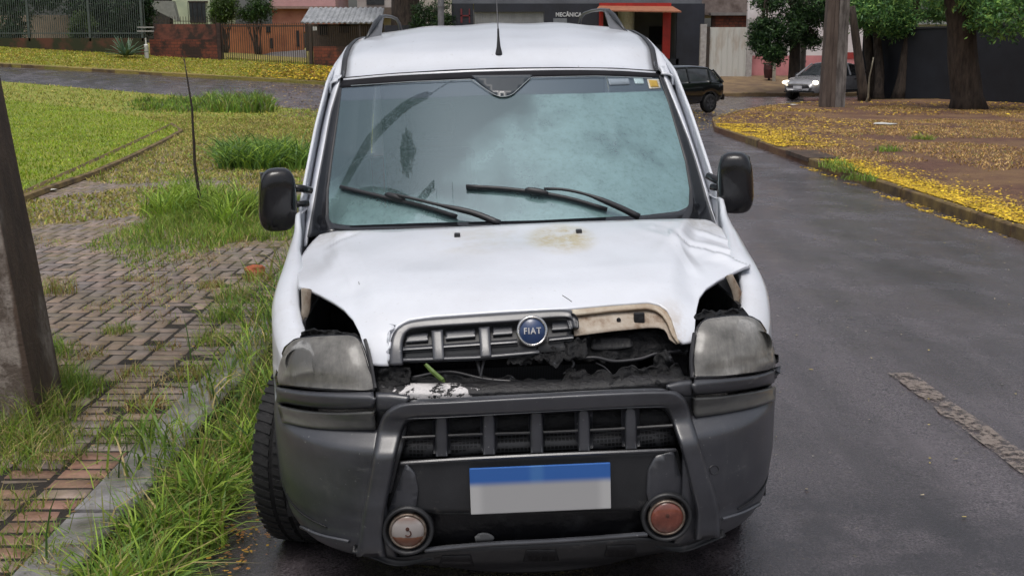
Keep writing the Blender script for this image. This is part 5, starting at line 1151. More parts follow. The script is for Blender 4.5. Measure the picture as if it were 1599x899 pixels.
# ---- wheels
def wheel(cx, cy, cz, steer, side, r=.335, w=.205):
    wh = empty('wheel'); wh.parent = van; wh.location = (cx, cy, cz); wh.rotation_euler = (0, 0, steer)
    Mx = Matrix.Rotation(PI/2, 4, 'Y'); pr = [(r*.60, -w*.46), (r*.80, -w*.52), (r*.93, -w*.49), (r*.985, -w*.42), (r, -w*.30), (r, -.031), (r*.972, -.029), (r*.972, -.021), (r, -.019), (r, .019), (r*.972, .021), (r*.972, .029), (r, .031), (r, w*.30), (r*.985, w*.42), (r*.93, w*.49), (r*.80, w*.52), (r*.60, w*.46), (r*.58, 0), (r*.60, -w*.46)]
    mb = MB(); mb.lathe(pr, 56, Mx); ty = mb.build('tyre', M['tyre'], wh, smooth=True)
    mb = MB()
    for k in range(56):
        for (h0, h1, sk) in ((-.098, -.034, .5), (.034, .098, -.5), (-.018, .018, .2)):
            t = 2*PI*k/56; Mt = Matrix.Rotation(t, 4, 'X'); hw = .011
            V = [Vector((h0, -hw+sk*.02, r-.006)), Vector((h1, -hw-sk*.02, r-.006)), Vector((h1, hw-sk*.02, r-.006)), Vector((h0, hw+sk*.02, r-.006))]; d_ = .012
            V += [v+Vector((0, 0, d_+(.0 if abs(v.x) < .08 else -.006))) for v in V]; V = [Mt @ v for v in V]
            mb.add(V, [(4, 5, 6, 7), (0, 4, 7, 3), (1, 2, 6, 5), (0, 1, 5, 4), (3, 7, 6, 2)])
    mb.build('tread', M['tyre'], wh)
    mb = MB(); mb.lathe([(r*.60, side*w*.44), (r*.57, side*w*.40), (r*.54, side*w*.30), (r*.30, side*w*.24), (r*.16, side*w*.36), (0, side*w*.38)], 30, Mx)
    for k in range(6):
        t = 2*PI*k/6; mb.box(-.022, .022, r*.14, r*.56, -.012, .012, Matrix.Rotation(t, 4, 'X') @ Matrix.Translation((side*w*.34, 0, 0)))
    mb.build('rim', simple('dull alloy rim', (.30, .30, .31), (.18, .18, .18), rough=.4, metal=.7), wh, smooth=False)
    return wh
wheel(-.805, .91, .325, math.radians(-13), -1, .338, .21)
wheel(.76, .93, .325, math.radians(-13), 1)
wheel(-.77, RXW, .325, 0, -1); wheel(.77, RXW, .325, 0, 1)
# dark wheel-arch liners
for s in (-1, 1):
    for c in (AX, RXW):
        V = []
        for t in np.linspace(-.2, PI+.2, 20):
            for xx in (.50, .70, .845): V.append((s*xx, c-math.cos(t)*(AR+.015), AZ_+math.sin(t)*(AR+.015)))
        mk('arch_liner', V, grid_faces(20, 3), VOID, van)
# ---- mirrors
def mirror(cx, cy, cz, sgn, w, h, d, armpts, lean):
    n1_, n2_ = 22, 28; V = []
    for i in range(n1_):
        ph = -PI/2+PI*i/(n1_-1)
        for j in range(n2_):
            t = 2*PI*j/n2_; cs = lambda v, e: math.copysign(abs(v)**e, v)
            cp = math.cos(ph) if 0 < i < n1_-1 else 1e-6
            u = cs(math.cos(t), .62)*cs(cp, .42); v = cs(math.sin(t), .62)*cs(cp, .42); q = math.sin(ph)
            x = u*w/2*(1-.06*v); z = v*h/2; y = -cs(q, .7)*d/2*(1 if q > 0 else .45)
            V.append((x+lean*z, y, z))
    o = mk('mirror', V, grid_faces(n1_, n2_, True), BLACKGL, van); o.location = (cx, cy, cz); o.rotation_euler = (math.radians(4), 0, -sgn*math.radians(14))
    if sum(f.normal.dot(f.center) for f in o.data.polygons) < 0: o.data.flip_normals()
    mb = MB(); mb.box(-w*.40, w*.40, d*.20, d*.26, -h*.42, h*.42); g_ = mb.build('mirror_glass', CHROME, o)
    mb = MB(); px_ = [(p[0]-cx, p[1]-cy, p[2]-cz) for p in armpts]; mb.tube(px_, .016, 8); ar = mb.build('mirror_arm', BLACKGL, van, smooth=True); ar.location = (cx, cy, cz); return o
mirror(-.955, 1.42, 1.228, -1, .155, .262, .13, [(-.90, 1.44, 1.27), (-.86, 1.46, 1.265), (-.83, 1.50, 1.25)], .05)
mirror(.938, 1.42, 1.232, 1, .150, .258, .13, [(.92, 1.43, 1.225), (.88, 1.45, 1.235), (.84, 1.50, 1.255)], -.03)
mb = MB(); mb.tube([(-.90, 1.44, 1.20), (-.84, 1.48, 1.20)], .014, 8); mb.build('mirror_arm', BLACKGL, van, smooth=True)
mb = MB(); mb.tube([(.91, 1.43, 1.20), (.85, 1.48, 1.21)], .014, 8); mb.build('mirror_arm', BLACKGL, van, smooth=True)
# ---- wipers
def wiper(blade, arm, cap):
    w_ = empty('wiper'); w_.parent = van
    mb = MB(); px_tube(mb, blade, S_ws, .0085, .016, 7, 14); mb.build('blade', SEAL, w_, smooth=True)
    mb = MB(); P = resample(blade, 16); hh = hit(S_ws, P[:, 0], P[:, 1]+2, np.full(16, .006)); mb.tube([tuple(v) for v in hh], .004, 5); mb.build('rubber', SEAL, w_)
    mb = MB(); P = resample(arm, 18); hh = hit(S_ws, P[:, 0], P[:, 1], np.interp(np.linspace(0, 1, 18), [0, .12, .6, 1], [.022, .04, .045, .03])); mb.tube([tuple(v) for v in hh], np.interp(np.linspace(0, 1, 18), [0, .1, .45, .6, 1], [.006, .006, .006, .011, .014]), 8); mb.build('arm', SEAL, w_, smooth=True)
    mb = MB(); P = resample(cap, 8); hh = hit(S_ws, P[:, 0], P[:, 1], np.full(8, .024)); mb.tube([tuple(v) for v in hh], [.006, .012, .013, .014, .014, .013, .011, .006], 8); mb.build('bridge', SEAL, w_, smooth=True)
wiper([(532, 292), (600, 308), (660, 322), (713, 338)], [(606, 302), (640, 309), (690, 321), (740, 333), (780, 349)], [(602, 303), (632, 312)])
wiper([(728, 291), (800, 296), (880, 308), (948, 327)], [(850, 295), (880, 296), (920, 305), (965, 323), (998, 339)], [(820, 296), (856, 302)])
# ---- cabin
mb = MB(); mb.box(-.74, .74, 1.35, 4.1, .34, .40); mb.build('cabin_floor', VOID, van)
V = []
for u in np.linspace(-1, 1, 19):
    for yy, zz in ((1.16, 1.03), (1.32, 1.075), (1.55, 1.10), (1.72, 1.07), (1.78, .95), (1.75, .6)): V.append((u*.74, yy+.04*u*u, zz-.01*u*u))
o = mk('dashboard', V, grid_faces(19, 6), simple('grey dashboard', (.11, .115, .12), (.07, .075, .08), rough=.7), van)
for x in (-.36, .36):
    st_ = empty('seat'); st_.parent = van; SM = simple('seat fabric', (.035, .037, .042), (.025, .026, .03), rough=.9)
    mb = MB(); mb.box(x-.24, x+.24, 2.1, 2.6, .62, .78); o = mb.build('cushion', SM, st_); bevel(o, .05, 3)
    mb = MB(); mb.box(x-.23, x+.23, 2.55, 2.68, .75, 1.32, ); o = mb.build('backrest', SM, st_); bevel(o, .05, 3)
    mb = MB(); mb.box(x-.13, x+.13, 2.58, 2.68, 1.36, 1.55); o = mb.build('headrest', SM, st_); bevel(o, .04, 3)
mb = MB(); mb.tube([(.36+.18*math.cos(t), 1.90+.06*math.sin(t), 1.02+.17*math.sin(t)) for t in np.linspace(0, 2*PI, 25)], .015, 8, cap=False); mb.build('steering_wheel', SEAL, van, smooth=True)
mb = MB(); mb.box(-.70, .70, 3.9, 3.95, .4, 1.78); mb.build('rear_trim', simple('grey trim', (.06, .065, .07)), van)
# ================================================================== BACKGROUND
def zt(x, y, dz=.12): return float(terrain(x, y))+dz
def XZ(px, py, Y): p = W(px, py, Y); return float(p[0]), float(p[2])
def bx(mb, px0, py0, px1, py1, Y, depth, grow=0):
    """box whose front face sits at distance Y and covers the given photo rectangle"""
    x0, z1 = XZ(px0, py0, Y); x1, z0 = XZ(px1, py1, Y); mb.box(x0-grow, x1+grow, Y, Y+depth, z0-grow, z1+grow); return x0, x1, z0, z1
WGL = simple('dark window glass', (.03, .035, .04), (.05, .055, .06), rough=.1)

# ---- left: railing on a low brick wall
f1 = empty('railing_fence', (-22, 55.2, zt(-22, 55.2)), label='grey green vertical bar railing on a low mossy brick wall, far left', cat='fence'); 
def P(o): 
    """keep world coordinates while parenting to an empty at its base"""
    o.matrix_parent_inverse = o.parent.matrix_basis.inverted(); return o
x0, _ = XZ(-70, 80, 55.2); x1, _ = XZ(228, 80, 55.2)
def sloped_wall(mb, xa, xb, Y, h, th, n=10, base=-.2):
    for i in range(n):
        u0, u1 = xa+(xb-xa)*i/n, xa+(xb-xa)*(i+1)/n; z = zt((u0+u1)/2, Y); mb.box(u0, u1, Y, Y+th, z+base, z+h)
mb = MB(); z = zt((x0+x1)/2, 55.2); mb.box(x0, x1, 55.2, 55.4, z-.9, z+.55); P(mb.build('low_wall', simple('mossy old brick', (.11, .045, .028), (.03, .035, .015), rough=.95, scale=1.3, bump=.5, bscale=9, lo=.4, hi=.55), f1))
mb = MB(); n = 92
for i in range(n):
    xx = x0+(x1-x0)*i/(n-1); mb.box(xx-.012, xx+.012, 55.26, 55.29, z+.55, z+2.9)
for zz in (z+.75, z+2.7): mb.box(x0, x1, 55.25, 55.31, zz, zz+.05)
P(mb.build('bars', M['iron_green'], f1))
for px in (-20, 45, 140, 222):
    xx, _ = XZ(px, 50, 55.2); mb = MB(); mb.box(xx-.045, xx+.045, 55.20, 55.32, z+.4, z+3.1); P(mb.build('post', M['iron_green'], f1))
# ---- brick wall with railing and electric wires
f2 = empty('brick_wall', (-15, 55, zt(-15, 55)), label='blackened red brick wall with thin iron rails, left of the iron gate', cat='wall')
mb = MB(); a0_, a1_, z0_, z1_ = bx(mb, 233, 62, 343, 97, 55, .25); mb.box(a0_, a1_, 55.04, 55.2, z0_-.6, z0_+.02); P(mb.build('lower_wall', M['brick'], f2))
mb = MB(); b0 = bx(mb, 239, 38, 338, 63, 55.05, .2); P(mb.build('upper_wall', simple('plastered brick', (.16, .055, .038), (.035, .024, .02), rough=.9, scale=1.9, lo=.38, hi=.56), f2))
mb = MB(); 
for i in range(24):
    xx = b0[0]+(b0[1]-b0[0])*i/23; mb.box(xx-.01, xx+.01, 55.1, 55.13, b0[3], b0[3]+.35)
mb.box(b0[0], b0[1], 55.09, 55.13, b0[3]+.12, b0[3]+.15); P(mb.build('spikes', M['iron'], f2))
mb = MB(); bx(mb, 337, 36, 346, 100, 54.95, .32); P(mb.build('pillar', simple('dark pillar', (.06, .035, .03), (.03, .02, .018), rough=.9), f2))
mb = MB()
for py in (42, 48): bx(mb, 214, py, 240, py+2, 54.8, .1)
P(mb.build('meter_slats', simple('pale slats', (.35, .34, .32)), f2))
# ---- gate
g1 = empty('driveway_gate', (-12, 55, zt(-12, 55)), label='dark iron bar driveway gate in front of the orange wall', cat='gate')
mb = MB(); ga0, ga1, gz0, gz1 = bx(mb, 347, 40, 480, 42, 55.1, .05); bx(mb, 347, 100, 480, 103, 55.1, .05); bx(mb, 347, 40, 349, 103, 55.09, .06); bx(mb, 478, 40, 480, 103, 55.09, .06); P(mb.build('frame', M['iron'], g1))
mb = MB(); _, zg0 = XZ(400, 103, 55.1)
for i in range(40):
    xx = ga0+(ga1-ga0)*i/39; mb.box(xx-.014, xx+.014, 55.11, 55.14, zg0, gz1+.12)
P(mb.build('bars', M['iron'], g1))
mb = MB(); bx(mb, 481, 40, 488, 104, 54.95, .32); P(mb.build('gate_post', M['iron'], g1))
# driveway slope and orange wall behind the gate
ow_ = empty('garden_wall', (-12, 63, zt(-12, 63)), label='orange rendered garden wall behind the iron gate', cat='wall')
mb = MB(); bx(mb, 290, 38, 475, 90, 63, .25); P(mb.build('wall', M['orange'], ow_))
mb = MB()
for px, py, w_, h_ in ((415, 40, 7, 11), (421, 60, 5, 16), (462, 48, 5, 25)): bx(mb, px, py, px+w_, py+h_, 62.96, .05)
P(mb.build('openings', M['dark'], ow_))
V = [tuple(W(352, 100, 55.4)), tuple(W(478, 102, 55.4)), tuple(W(478, 78, 62.9)), tuple(W(425, 82, 62.9))]
mk('driveway', V, [(0, 1, 2, 3)], simple('driveway concrete', (.17, .16, .165), (.11, .105, .11), rough=.8), kind='structure', smooth=False)
# ---- right of gate: low brick wall and shed
w3 = empty('low_brick_wall', (-9, 55, zt(-9, 55)), label='short brick wall with bars right of the iron gate', cat='wall')
mb = MB(); c3 = bx(mb, 489, 73, 580, 106, 55, .2); P(mb.build('wall', M['brick'], w3))
mb = MB()
for i in range(28):
    xx = c3[0]+(c3[1]-c3[0])*i/27; mb.box(xx-.012, xx+.012, 55.06, 55.09, c3[3], c3[3]+.95)
P(mb.build('bars', M['iron'], w3))
sh = empty('garage_shed', (-9, 60, zt(-9, 60)), label='small open garage with grey corrugated roof beside the gate', cat='shed')
V = []; F = []; n = 60
for i in range(n):
    t = i/(n-1); dz = .035*math.sin(i*1.6)
    p = W(470+(595-470)*t, 36, 57.5); q = W(484+(600-484)*t, 13, 61.5); V += [(p[0], p[1], p[2]+dz), (q[0], q[1], q[2]+dz)]
o = mk('roof', V, [(2*i, 2*i+2, 2*i+3, 2*i+1) for i in range(n-1)], M['roof_sheet'], sh, smooth=False); P(o); solid(o, .06, 0)
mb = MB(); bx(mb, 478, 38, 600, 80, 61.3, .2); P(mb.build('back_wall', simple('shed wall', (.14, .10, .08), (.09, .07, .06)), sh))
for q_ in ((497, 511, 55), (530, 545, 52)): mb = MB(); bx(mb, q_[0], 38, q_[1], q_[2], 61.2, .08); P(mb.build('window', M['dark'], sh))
for q_ in ((477, 482), (560, 564)): mb = MB(); bx(mb, q_[0], 38, q_[1], 80, 57.6, .15); P(mb.build('post', M['iron'], sh))
mb = MB(); bx(mb, 484, 42, 495, 48, 57.5, .03); P(mb.build('number_board', M['pipe_white'], sh))
# ---- houses behind
h1 = empty('green_house', (-17, 68, zt(-17, 66)), label='pale green house with dark window behind the brick wall', cat='house')
mb = MB(); bx(mb, 265, -60, 330, 42, 68, 6); P(mb.build('wall', M['green_wall'], h1))
mb = MB(); bx(mb, 295, 4, 322, 36, 67.93, .05); wn = P(mb.build('window', WGL, h1))
mb = MB(); bx(mb, 293, 2, 324, 4, 67.9, .1)
for px in (293, 300, 307, 314, 322): bx(mb, px, 4, px+1.5, 36, 67.88, .04)
wf_ = mb.build('window_frame', M['iron'], wn); wf_.matrix_parent_inverse = wn.matrix_world.inverted() if False else Matrix.Translation(h1.location).inverted() @ Matrix.Identity(4); wf_.parent = wn; wf_.matrix_parent_inverse = Matrix.Identity(4)
mb = MB(); V = [tuple(W(225, 2, 66)), tuple(W(270, 2, 66)), tuple(W(278, 34, 66)), tuple(W(230, 10, 66))]
mb.add(V+[(x, y+.5, z) for x, y, z in V], [(0, 1, 2, 3), (4, 7, 6, 5), (0, 4, 5, 1), (1, 5, 6, 2), (2, 6, 7, 3)]); P(mb.build('stair_slab', simple('weathered slab', (.25, .26, .24)), h1))
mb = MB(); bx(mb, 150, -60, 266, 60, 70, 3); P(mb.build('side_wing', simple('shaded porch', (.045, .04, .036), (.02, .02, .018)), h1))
h2 = empty('salmon_house', (-13, 74, zt(-13, 66)), label='salmon pink rendered house behind the orange wall', cat='house')
mb = MB(); bx(mb, 424, 12, 520, 50, 74, 6); P(mb.build('wall', M['salmon'], h2))
mb = MB(); bx(mb, 418, -60, 524, 12, 76, 6); P(mb.build('upper_storey', simple('dusty pink wall', (.52, .33, .33), (.42, .26, .26), scale=1.), h2))
mb = MB(); bx(mb, 420, 10, 524, 14, 73.6, 1.5); P(mb.build('ledge', simple('ledge', (.3, .2, .18)), h2))
h3 = empty('white_house', (-9, 80, zt(-9, 66)), label='pale flat house wall with a dark eave above the shed roof', cat='house')
mb = MB(); bx(mb, 556, -60, 720, 60, 80, 6); P(mb.build('wall', simple('pale plaster', (.46, .43, .40), (.34, .30, .28), scale=.8), h3))
mb = MB(); bx(mb, 540, 12, 612, 26, 77, 3); P(mb.build('eave', simple('brown eave', (.12, .09, .075)), h3))
mb = MB(); bx(mb, 572, -4, 600, 8, 79.9, .2); P(mb.build('window', WGL, h3))
# white marker post
mb = MB(); x_, z_ = XZ(229.5, 92, 54); mb.lathe([(0, zt(x_, 54)-.1), (.10, zt(x_, 54)-.1), (.10, z_+.62), (.07, z_+.66), (.04, z_+.68), (.035, z_+.95), (0, z_+.96)], 14, Matrix.Translation((x_, 54, 0)))
mb.build('marker_post', M['pipe_white'], label='short white concrete post at the left end of the brick wall', cat='post')
# ---- centre: charcoal workshop
ws_ = empty('workshop_building', (2, 57, zt(2, 57)), label='charcoal painted workshop with lettering, shutter and red framed doorway', cat='building')
mb = MB(); yb_ = 57.
def seg(px0, py0, px1, py1, Y=yb_, d=.3): return bx(mb, px0, py0, px1, py1, Y, d)
seg(705, 6, 740, 190); seg(740, 6, 850, 19); seg(740, 70, 850, 190); seg(850, 6, 938, 190); seg(938, 6, 1058, 14); seg(1058, 6, 1096, 150); seg(600, 40, 705, 190)
P(mb.build('facade', M['blackbuild'], ws_))
mb = MB(); bx(mb, 705, -60, 1096, 6, 57.4, 8); bx(mb, 1056, 6, 1096, 150, 57.31, 6); P(mb.build('upper_wall', simple('grey parapet', (.16, .17, .19), (.10, .105, .12), scale=.7), ws_))
mb = MB(); sx0, sx1, sz0, sz1 = bx(mb, 741, 19.5, 849, 69, 57.15, .05)
for i in range(26):
    xx = sx0+(sx1-sx0)*i/26; mb.box(xx+.03, xx+.10, 57.11, 57.16, sz0, sz1)
P(mb.build('shutter', M['grey_shutter'], ws_))
mb = MB(); 
p_ = W(888, 23.5, 56.97); tm = text_mesh('sign_lettering', 'MECÂNICA', .27, simple('pale sign paint', (.60, .62, .66), rough=.6), Matrix.Translation((float(p_[0]), 56.985, float(p_[2]))) @ Matrix.Rotation(PI/2, 4, 'X'), ws_, .008, .95, fat=.008); P(tm)
mb = MB(); bx(mb, 864, 29, 885, 70, 56.95, .04); P(mb.build('grey_door', simple('grey door', (.20, .22, .25)), ws_))
mb = MB(); bx(mb, 719, 14, 722, 36, 56.96, .03); bx(mb, 732, 14, 734, 36, 56.96, .03); bx(mb, 719, 24, 734, 26, 56.96, .03); P(mb.build('red_mark', simple('faded red paint', (.16, .02, .03)), ws_))
mb = MB(); bx(mb, 936, 5, 1048, 12, 56.75, .3); bx(mb, 1036, 12, 1046, 92, 56.8, .22); bx(mb, 936, 12, 941, 92, 56.8, .22); P(mb.build('door_frame', M['red_paint'], ws_))
mb = MB(); V = [tuple(W(930, 18, 55.6)), tuple(W(1064, 20, 55.6)), tuple(W(1050, 12, 56.8)), tuple(W(936, 11, 56.8))]; mb.add(V+[(x, y, z+.06) for x, y, z in V], [(3, 2, 1, 0), (4, 5, 6, 7), (0, 1, 5, 4), (1, 2, 6, 5), (2, 3, 7, 6), (3, 0, 4, 7)]); P(mb.build('door_canopy', simple('rusty canopy', (.36, .15, .08), (.25, .09, .05)), ws_))
mb = MB(); bx(mb, 941, 12, 1036, 190, 60.5, .2); P(mb.build('inner_wall', simple('grey inner wall', (.17, .175, .18), (.12, .12, .125), scale=1), ws_))
mb = MB(); xx, zz = XZ(978, 50, 58.2); mb.lathe([(.42, zz-4), (.42, zz+2.)], 20, Matrix.Translation((xx, 58.4, 0))); P(mb.build('white_column', simple('cream column', (.62, .62, .52)), ws_))
mb = MB(); bx(mb, 1014, 42, 1034, 70, 60.3, .15); P(mb.build('inner_shelf', M['dark'], ws_))
mb = MB(); bx(mb, 1038, 92, 1058, 150, 57, .25); bx(mb, 938, 92, 1040, 150, 57.05, .2); P(mb.build('lower_wall', M['blackbuild'], ws_))
# ---- right: walls and gate
rw = empty('pink_white_wall', (14, 56, zt(14, 56)), label='long wall painted white above and pink below behind the silver car', cat='wall')
mb = MB(); bx(mb, 1171, 87, 1420, 150, 56, .25); P(mb.build('pink_band', M['pink_wall'], rw))
mb = MB(); bx(mb, 1171, -60, 1420, 87, 56.003, .24); P(mb.build('white_band', M['white_wall'], rw))
mb = MB(); bx(mb, 1320, 82, 1345, 92, 55.98, .03); P(mb.build('red_patch', simple('red band', (.36, .04, .035)), rw))
wg = empty('sheet_gate', (10.6, 55.6, zt(10.6, 55.6)), label='tall white sheet metal gate streaked with rust beside the workshop', cat='gate')
mb = MB(); q = bx(mb, 1101, 43, 1169, 127, 55.6, .06)
for i in range(9):
    xx = q[0]+(q[1]-q[0])*i/8; mb.box(xx-.012, xx+.012, 55.57, 55.6, q[2]+.04, q[3]-.04)
P(mb.build('gate_leaf', M['rust_gate'], wg))
mb = MB(); bx(mb, 1095, 38, 1101, 128, 55.5, .3); bx(mb, 1168, 30, 1173, 128, 55.5, .3); P(mb.build('gate_pillar', simple('gate pillar', (.45, .43, .42), (.3, .28, .27)), wg))
mb = MB(); bx(mb, 1104, 42, 1106, 127, 55.5, .05); P(mb.build('gate_rail', M['iron'], wg))
uh = empty('unplastered_house', (11, 60, zt(11, 60)), label='unfinished brick and stained concrete house above the white gate', cat='house')
mb = MB(); bx(mb, 1112, 24, 1176, 44, 59.5, .3); P(mb.build('brick_wall', M['brick'], uh))
mb = MB(); bx(mb, 1096, -60, 1180, 24, 60, 5); P(mb.build('upper_wall', simple('stained concrete', (.30, .25, .23), (.12, .09, .08), rough=.9, scale=1.5), uh))
mb = MB(); bx(mb, 1110, 20, 1180, 24.5, 59.3, .6); P(mb.build('slab_edge', simple('slab edge', (.26, .24, .23)), uh))
# black wall at the right
bw = empty('black_wall', (17, 41, zt(17, 41)), label='long black painted wall behind the trees on the right', cat='wall')
pA, pB = W(1345, 100, 47.5), W(1660, 100, 38.5); A0, B0 = Vector((pA[0], pA[1], 0)), Vector((pB[0], pB[1], 0)); d_ = (B0-A0).normalized(); nn_ = Vector((-d_.y, d_.x, 0))*.2
zA, zB = float(W(1345, 48, 47.5)[2]), float(W(1660, 38, 38.5)[2])
B0 = B0+d_*14; mb = MB(); V = []
for q, zt_ in ((A0, zA), (B0, zB)):
    for o_ in (Vector((0, 0, 0)), nn_): V += [(q.x+o_.x, q.y+o_.y, -.2), (q.x+o_.x, q.y+o_.y, zt_)]
mb.add(V, [(0, 4, 5, 1), (2, 3, 7, 6), (1, 5, 7, 3), (0, 1, 3, 2), (4, 6, 7, 5)]); P(mb.build('wall', M['black_wall'], bw))
mb = MB(); V = []
for q, zt_ in ((A0, zA), (B0, zB)):
    for o_ in (-nn_*.15, nn_*1.15): V += [(q.x+o_.x, q.y+o_.y, zt_+.003), (q.x+o_.x, q.y+o_.y, zt_+.07)]
mb.add(V, [(0, 4, 5, 1), (2, 3, 7, 6), (1, 5, 7, 3), (0, 1, 3, 2), (4, 6, 7, 5), (0, 2, 6, 4)]); P(mb.build('coping', simple('dark coping', (.03, .03, .035)), bw))
pb = empty('far_building', (25, 75, 1.5), label='pale low building glimpsed above the black wall between tree trunks', cat='building')
mb = MB(); bx(mb, 1425, 38, 1490, 75, 75, 6); P(mb.build('wall', simple('pale far wall', (.42, .43, .46)), pb)); mb = MB(); bx(mb, 1420, 32, 1496, 38.5, 74.6, 7); P(mb.build('roof', M['roof_sheet'], pb))
# ---- double utility pole on the right verge
dp = empty('concrete_pole', (11.4, 40, zt(11.4, 39)), label='twin concrete utility poles standing side by side in front of the silver car', cat='utility pole')
Yp = G(1300, 168, .12)[1]
for (pxa, pxb, ptop, m_) in ((1283, 1304, 2.5, simple('brown concrete', (.13, .10, .085), (.07, .052, .045), rough=.9, scale=5, scl=(1, 1, .3))), (1302, 1320, 2.5, simple('grey concrete', (.24, .22, .21), (.09, .08, .075), rough=.9, scale=7, scl=(1, 1, .3)))):
    xa, _ = XZ(pxa, 165, Yp); xb, _ = XZ(pxb, 165, Yp); mb = MB(); w_ = xb-xa; pole_body(mb, (xa+xb)/2, Yp+.2, .0, 9, w_, w_*.9, w_*.55, w_*.5); P(mb.build('shaft', m_, dp))
# ---- small things by the pink wall
bn_ = empty('litter_bin', (12.5, 54, zt(12.5, 54)), label='small dark red bin standing against the pink wall', cat='bin')
xb_, _ = XZ(1201, 120, 54.); z_ = zt(xb_, 54)
mb = MB(); mb.lathe([(0, z_+.1), (.22, z_+.1), (.28, z_+.5), (.26, z_+.72), (.24, z_+.74), (0, z_+.70)], 16, Matrix.Translation((xb_, 54, 0))); P(mb.build('bucket', simple('dark red bin', (.07, .015, .015), (.03, .01, .01)), bn_))
mb = MB(); mb.lathe([(0, z_-.05), (.06, z_-.05), (.06, z_+.12), (0, z_+.12)], 10, Matrix.Translation((xb_, 54, 0))); mb.box(xb_-.3, xb_+.3, 53.9, 54.1, z_+.74, z_+.80); P(mb.build('stand', M['iron'], bn_))
xb_, _ = XZ(1209, 120, 53.5); z_ = zt(xb_, 53.5); mb = MB(); mb.box(xb_-.07, xb_+.07, 53.5, 53.62, z_-.1, z_+1.0); mb.box(xb_-.09, xb_+.09, 53.48, 53.64, z_+1.0, z_+1.06); mb.build('wooden_stake', simple('pale wood', (.4, .36, .3)), label='thin pale post beside the small dark red bin', cat='post')
# poles in the middle distance
def slim_pole(px, pyb, Y, r, h, m_, lab):
    x, _ = XZ(px, pyb, Y); z = zt(x, Y); mb = MB(); mb.lathe([(r, z-.3), (r*.8, z+h), (0, z+h+.02)], 12, Matrix.Translation((x, Y, 0)))
    for k in range(3): mb.lathe([(r*1.12, z+1.2+k*1.9), (r*1.12, z+1.26+k*1.9)], 12, Matrix.Translation((x, Y, 0)))
    return mb.build('street_pole', m_, smooth=True, label=lab, cat='pole')
slim_pole(689, 60, 54, .16, 8.5, simple('grey pole', (.12, .12, .13)), 'slim grey pole behind the van roof left of the workshop')
slim_pole(1250, 140, 50.5, .17, 8.5, M['concrete_pole'], 'pale round street pole behind the silver car bonnet')

# ------------------------------------------------------------------ trees
def limb(mb, p, q, r0, r1, n=8, wob=.12, seed=0):
    p, q = Vector(p), Vector(q); L = (q-p).length; pts = []; rs = []; k = max(5, int(L*2.2))
    for i in range(k+1):
        t = i/k; w = Vector((noise.noise(Vector((t*2.3, seed, 0))), noise.noise(Vector((t*2.3, seed, 7))), 0))*wob*L*.3*math.sin(PI*min(1, t*1.2)); pts.append(p.lerp(q, t)+w); rs.append((r0+(r1-r0)*t)*(1+.10*noise.noise(Vector((t*6, seed, 3)))))
    rs[0] *= 1.25; mb.tube(pts, rs, n); return pts
def crown(name, centers, nleaf, size, cols, parent, p=None, droop=1.3, seed=0):
    B = Blob(); r_ = np.random.default_rng(seed)
    for (cx, cy, cz, rx, ry, rz, f) in centers:
        # sprays: short twigs carrying pinnate leaflets
        ns = max(6, int(nleaf*f*1.4/14)); u = r_.normal(size=(ns, 3)); u /= np.linalg.norm(u, axis=1)[:, None]; rad = r_.random(ns)**.45
        c = np.array([cx, cy, cz])+u*rad[:, None]*np.array([rx, ry, rz]); keep = np.array([noise.noise(Vector((float(a_[0])*1.1, float(a_[1])*1.1, float(a_[2])*1.3+seed))) for a_ in c]) > -.08; c = c[keep]; ns = len(c)
        tone = r_.uniform(.6, 1.35, ns)
        k = 14; d = r_.normal(size=(ns, 3)); d[:, 2] = -np.abs(d[:, 2])*droop; d /= np.linalg.norm(d, axis=1)[:, None]
        t = np.linspace(-.5, .5, k); Lt = size*r_.uniform(2.6, 4.2, ns); P0 = c[:, None]+d[:, None]*t[None, :, None]*Lt[:, None, None]; P0[..., 2] -= (t**2)[None]*Lt[:, None]*.5
        P0 = P0.reshape(-1, 3)+r_.normal(0, size*.28, (ns*k, 3)); N = len(P0)
        e1 = r_.normal(size=(N, 3)); e1 /= np.linalg.norm(e1, axis=1)[:, None]; e2 = np.cross(e1, r_.normal(size=(N, 3))); e2 /= np.linalg.norm(e2, axis=1)[:, None]
        s = size*r_.uniform(.5, 1.3, N)[:, None]; V = np.stack([P0-e1*s*.55, P0+e2*s*.15, P0+e1*s*.55, P0-e2*s*.15], 1).reshape(-1, 3)
        T = ((np.arange(N)*4)[:, None, None]+np.array([(0, 1, 2), (0, 2, 3)])[None]).reshape(-1, 3)
        col = np.array(cols)[r_.choice(len(cols), N, p=p)]*np.repeat(tone, k)[:, None]; B.add(V, T, np.repeat(col, 4, 0))
    return B.build(name, M['leaf'], parent=parent)
TREEG = ((.09, .22, .065), (.14, .31, .085), (.05, .13, .045), (.25, .42, .10))
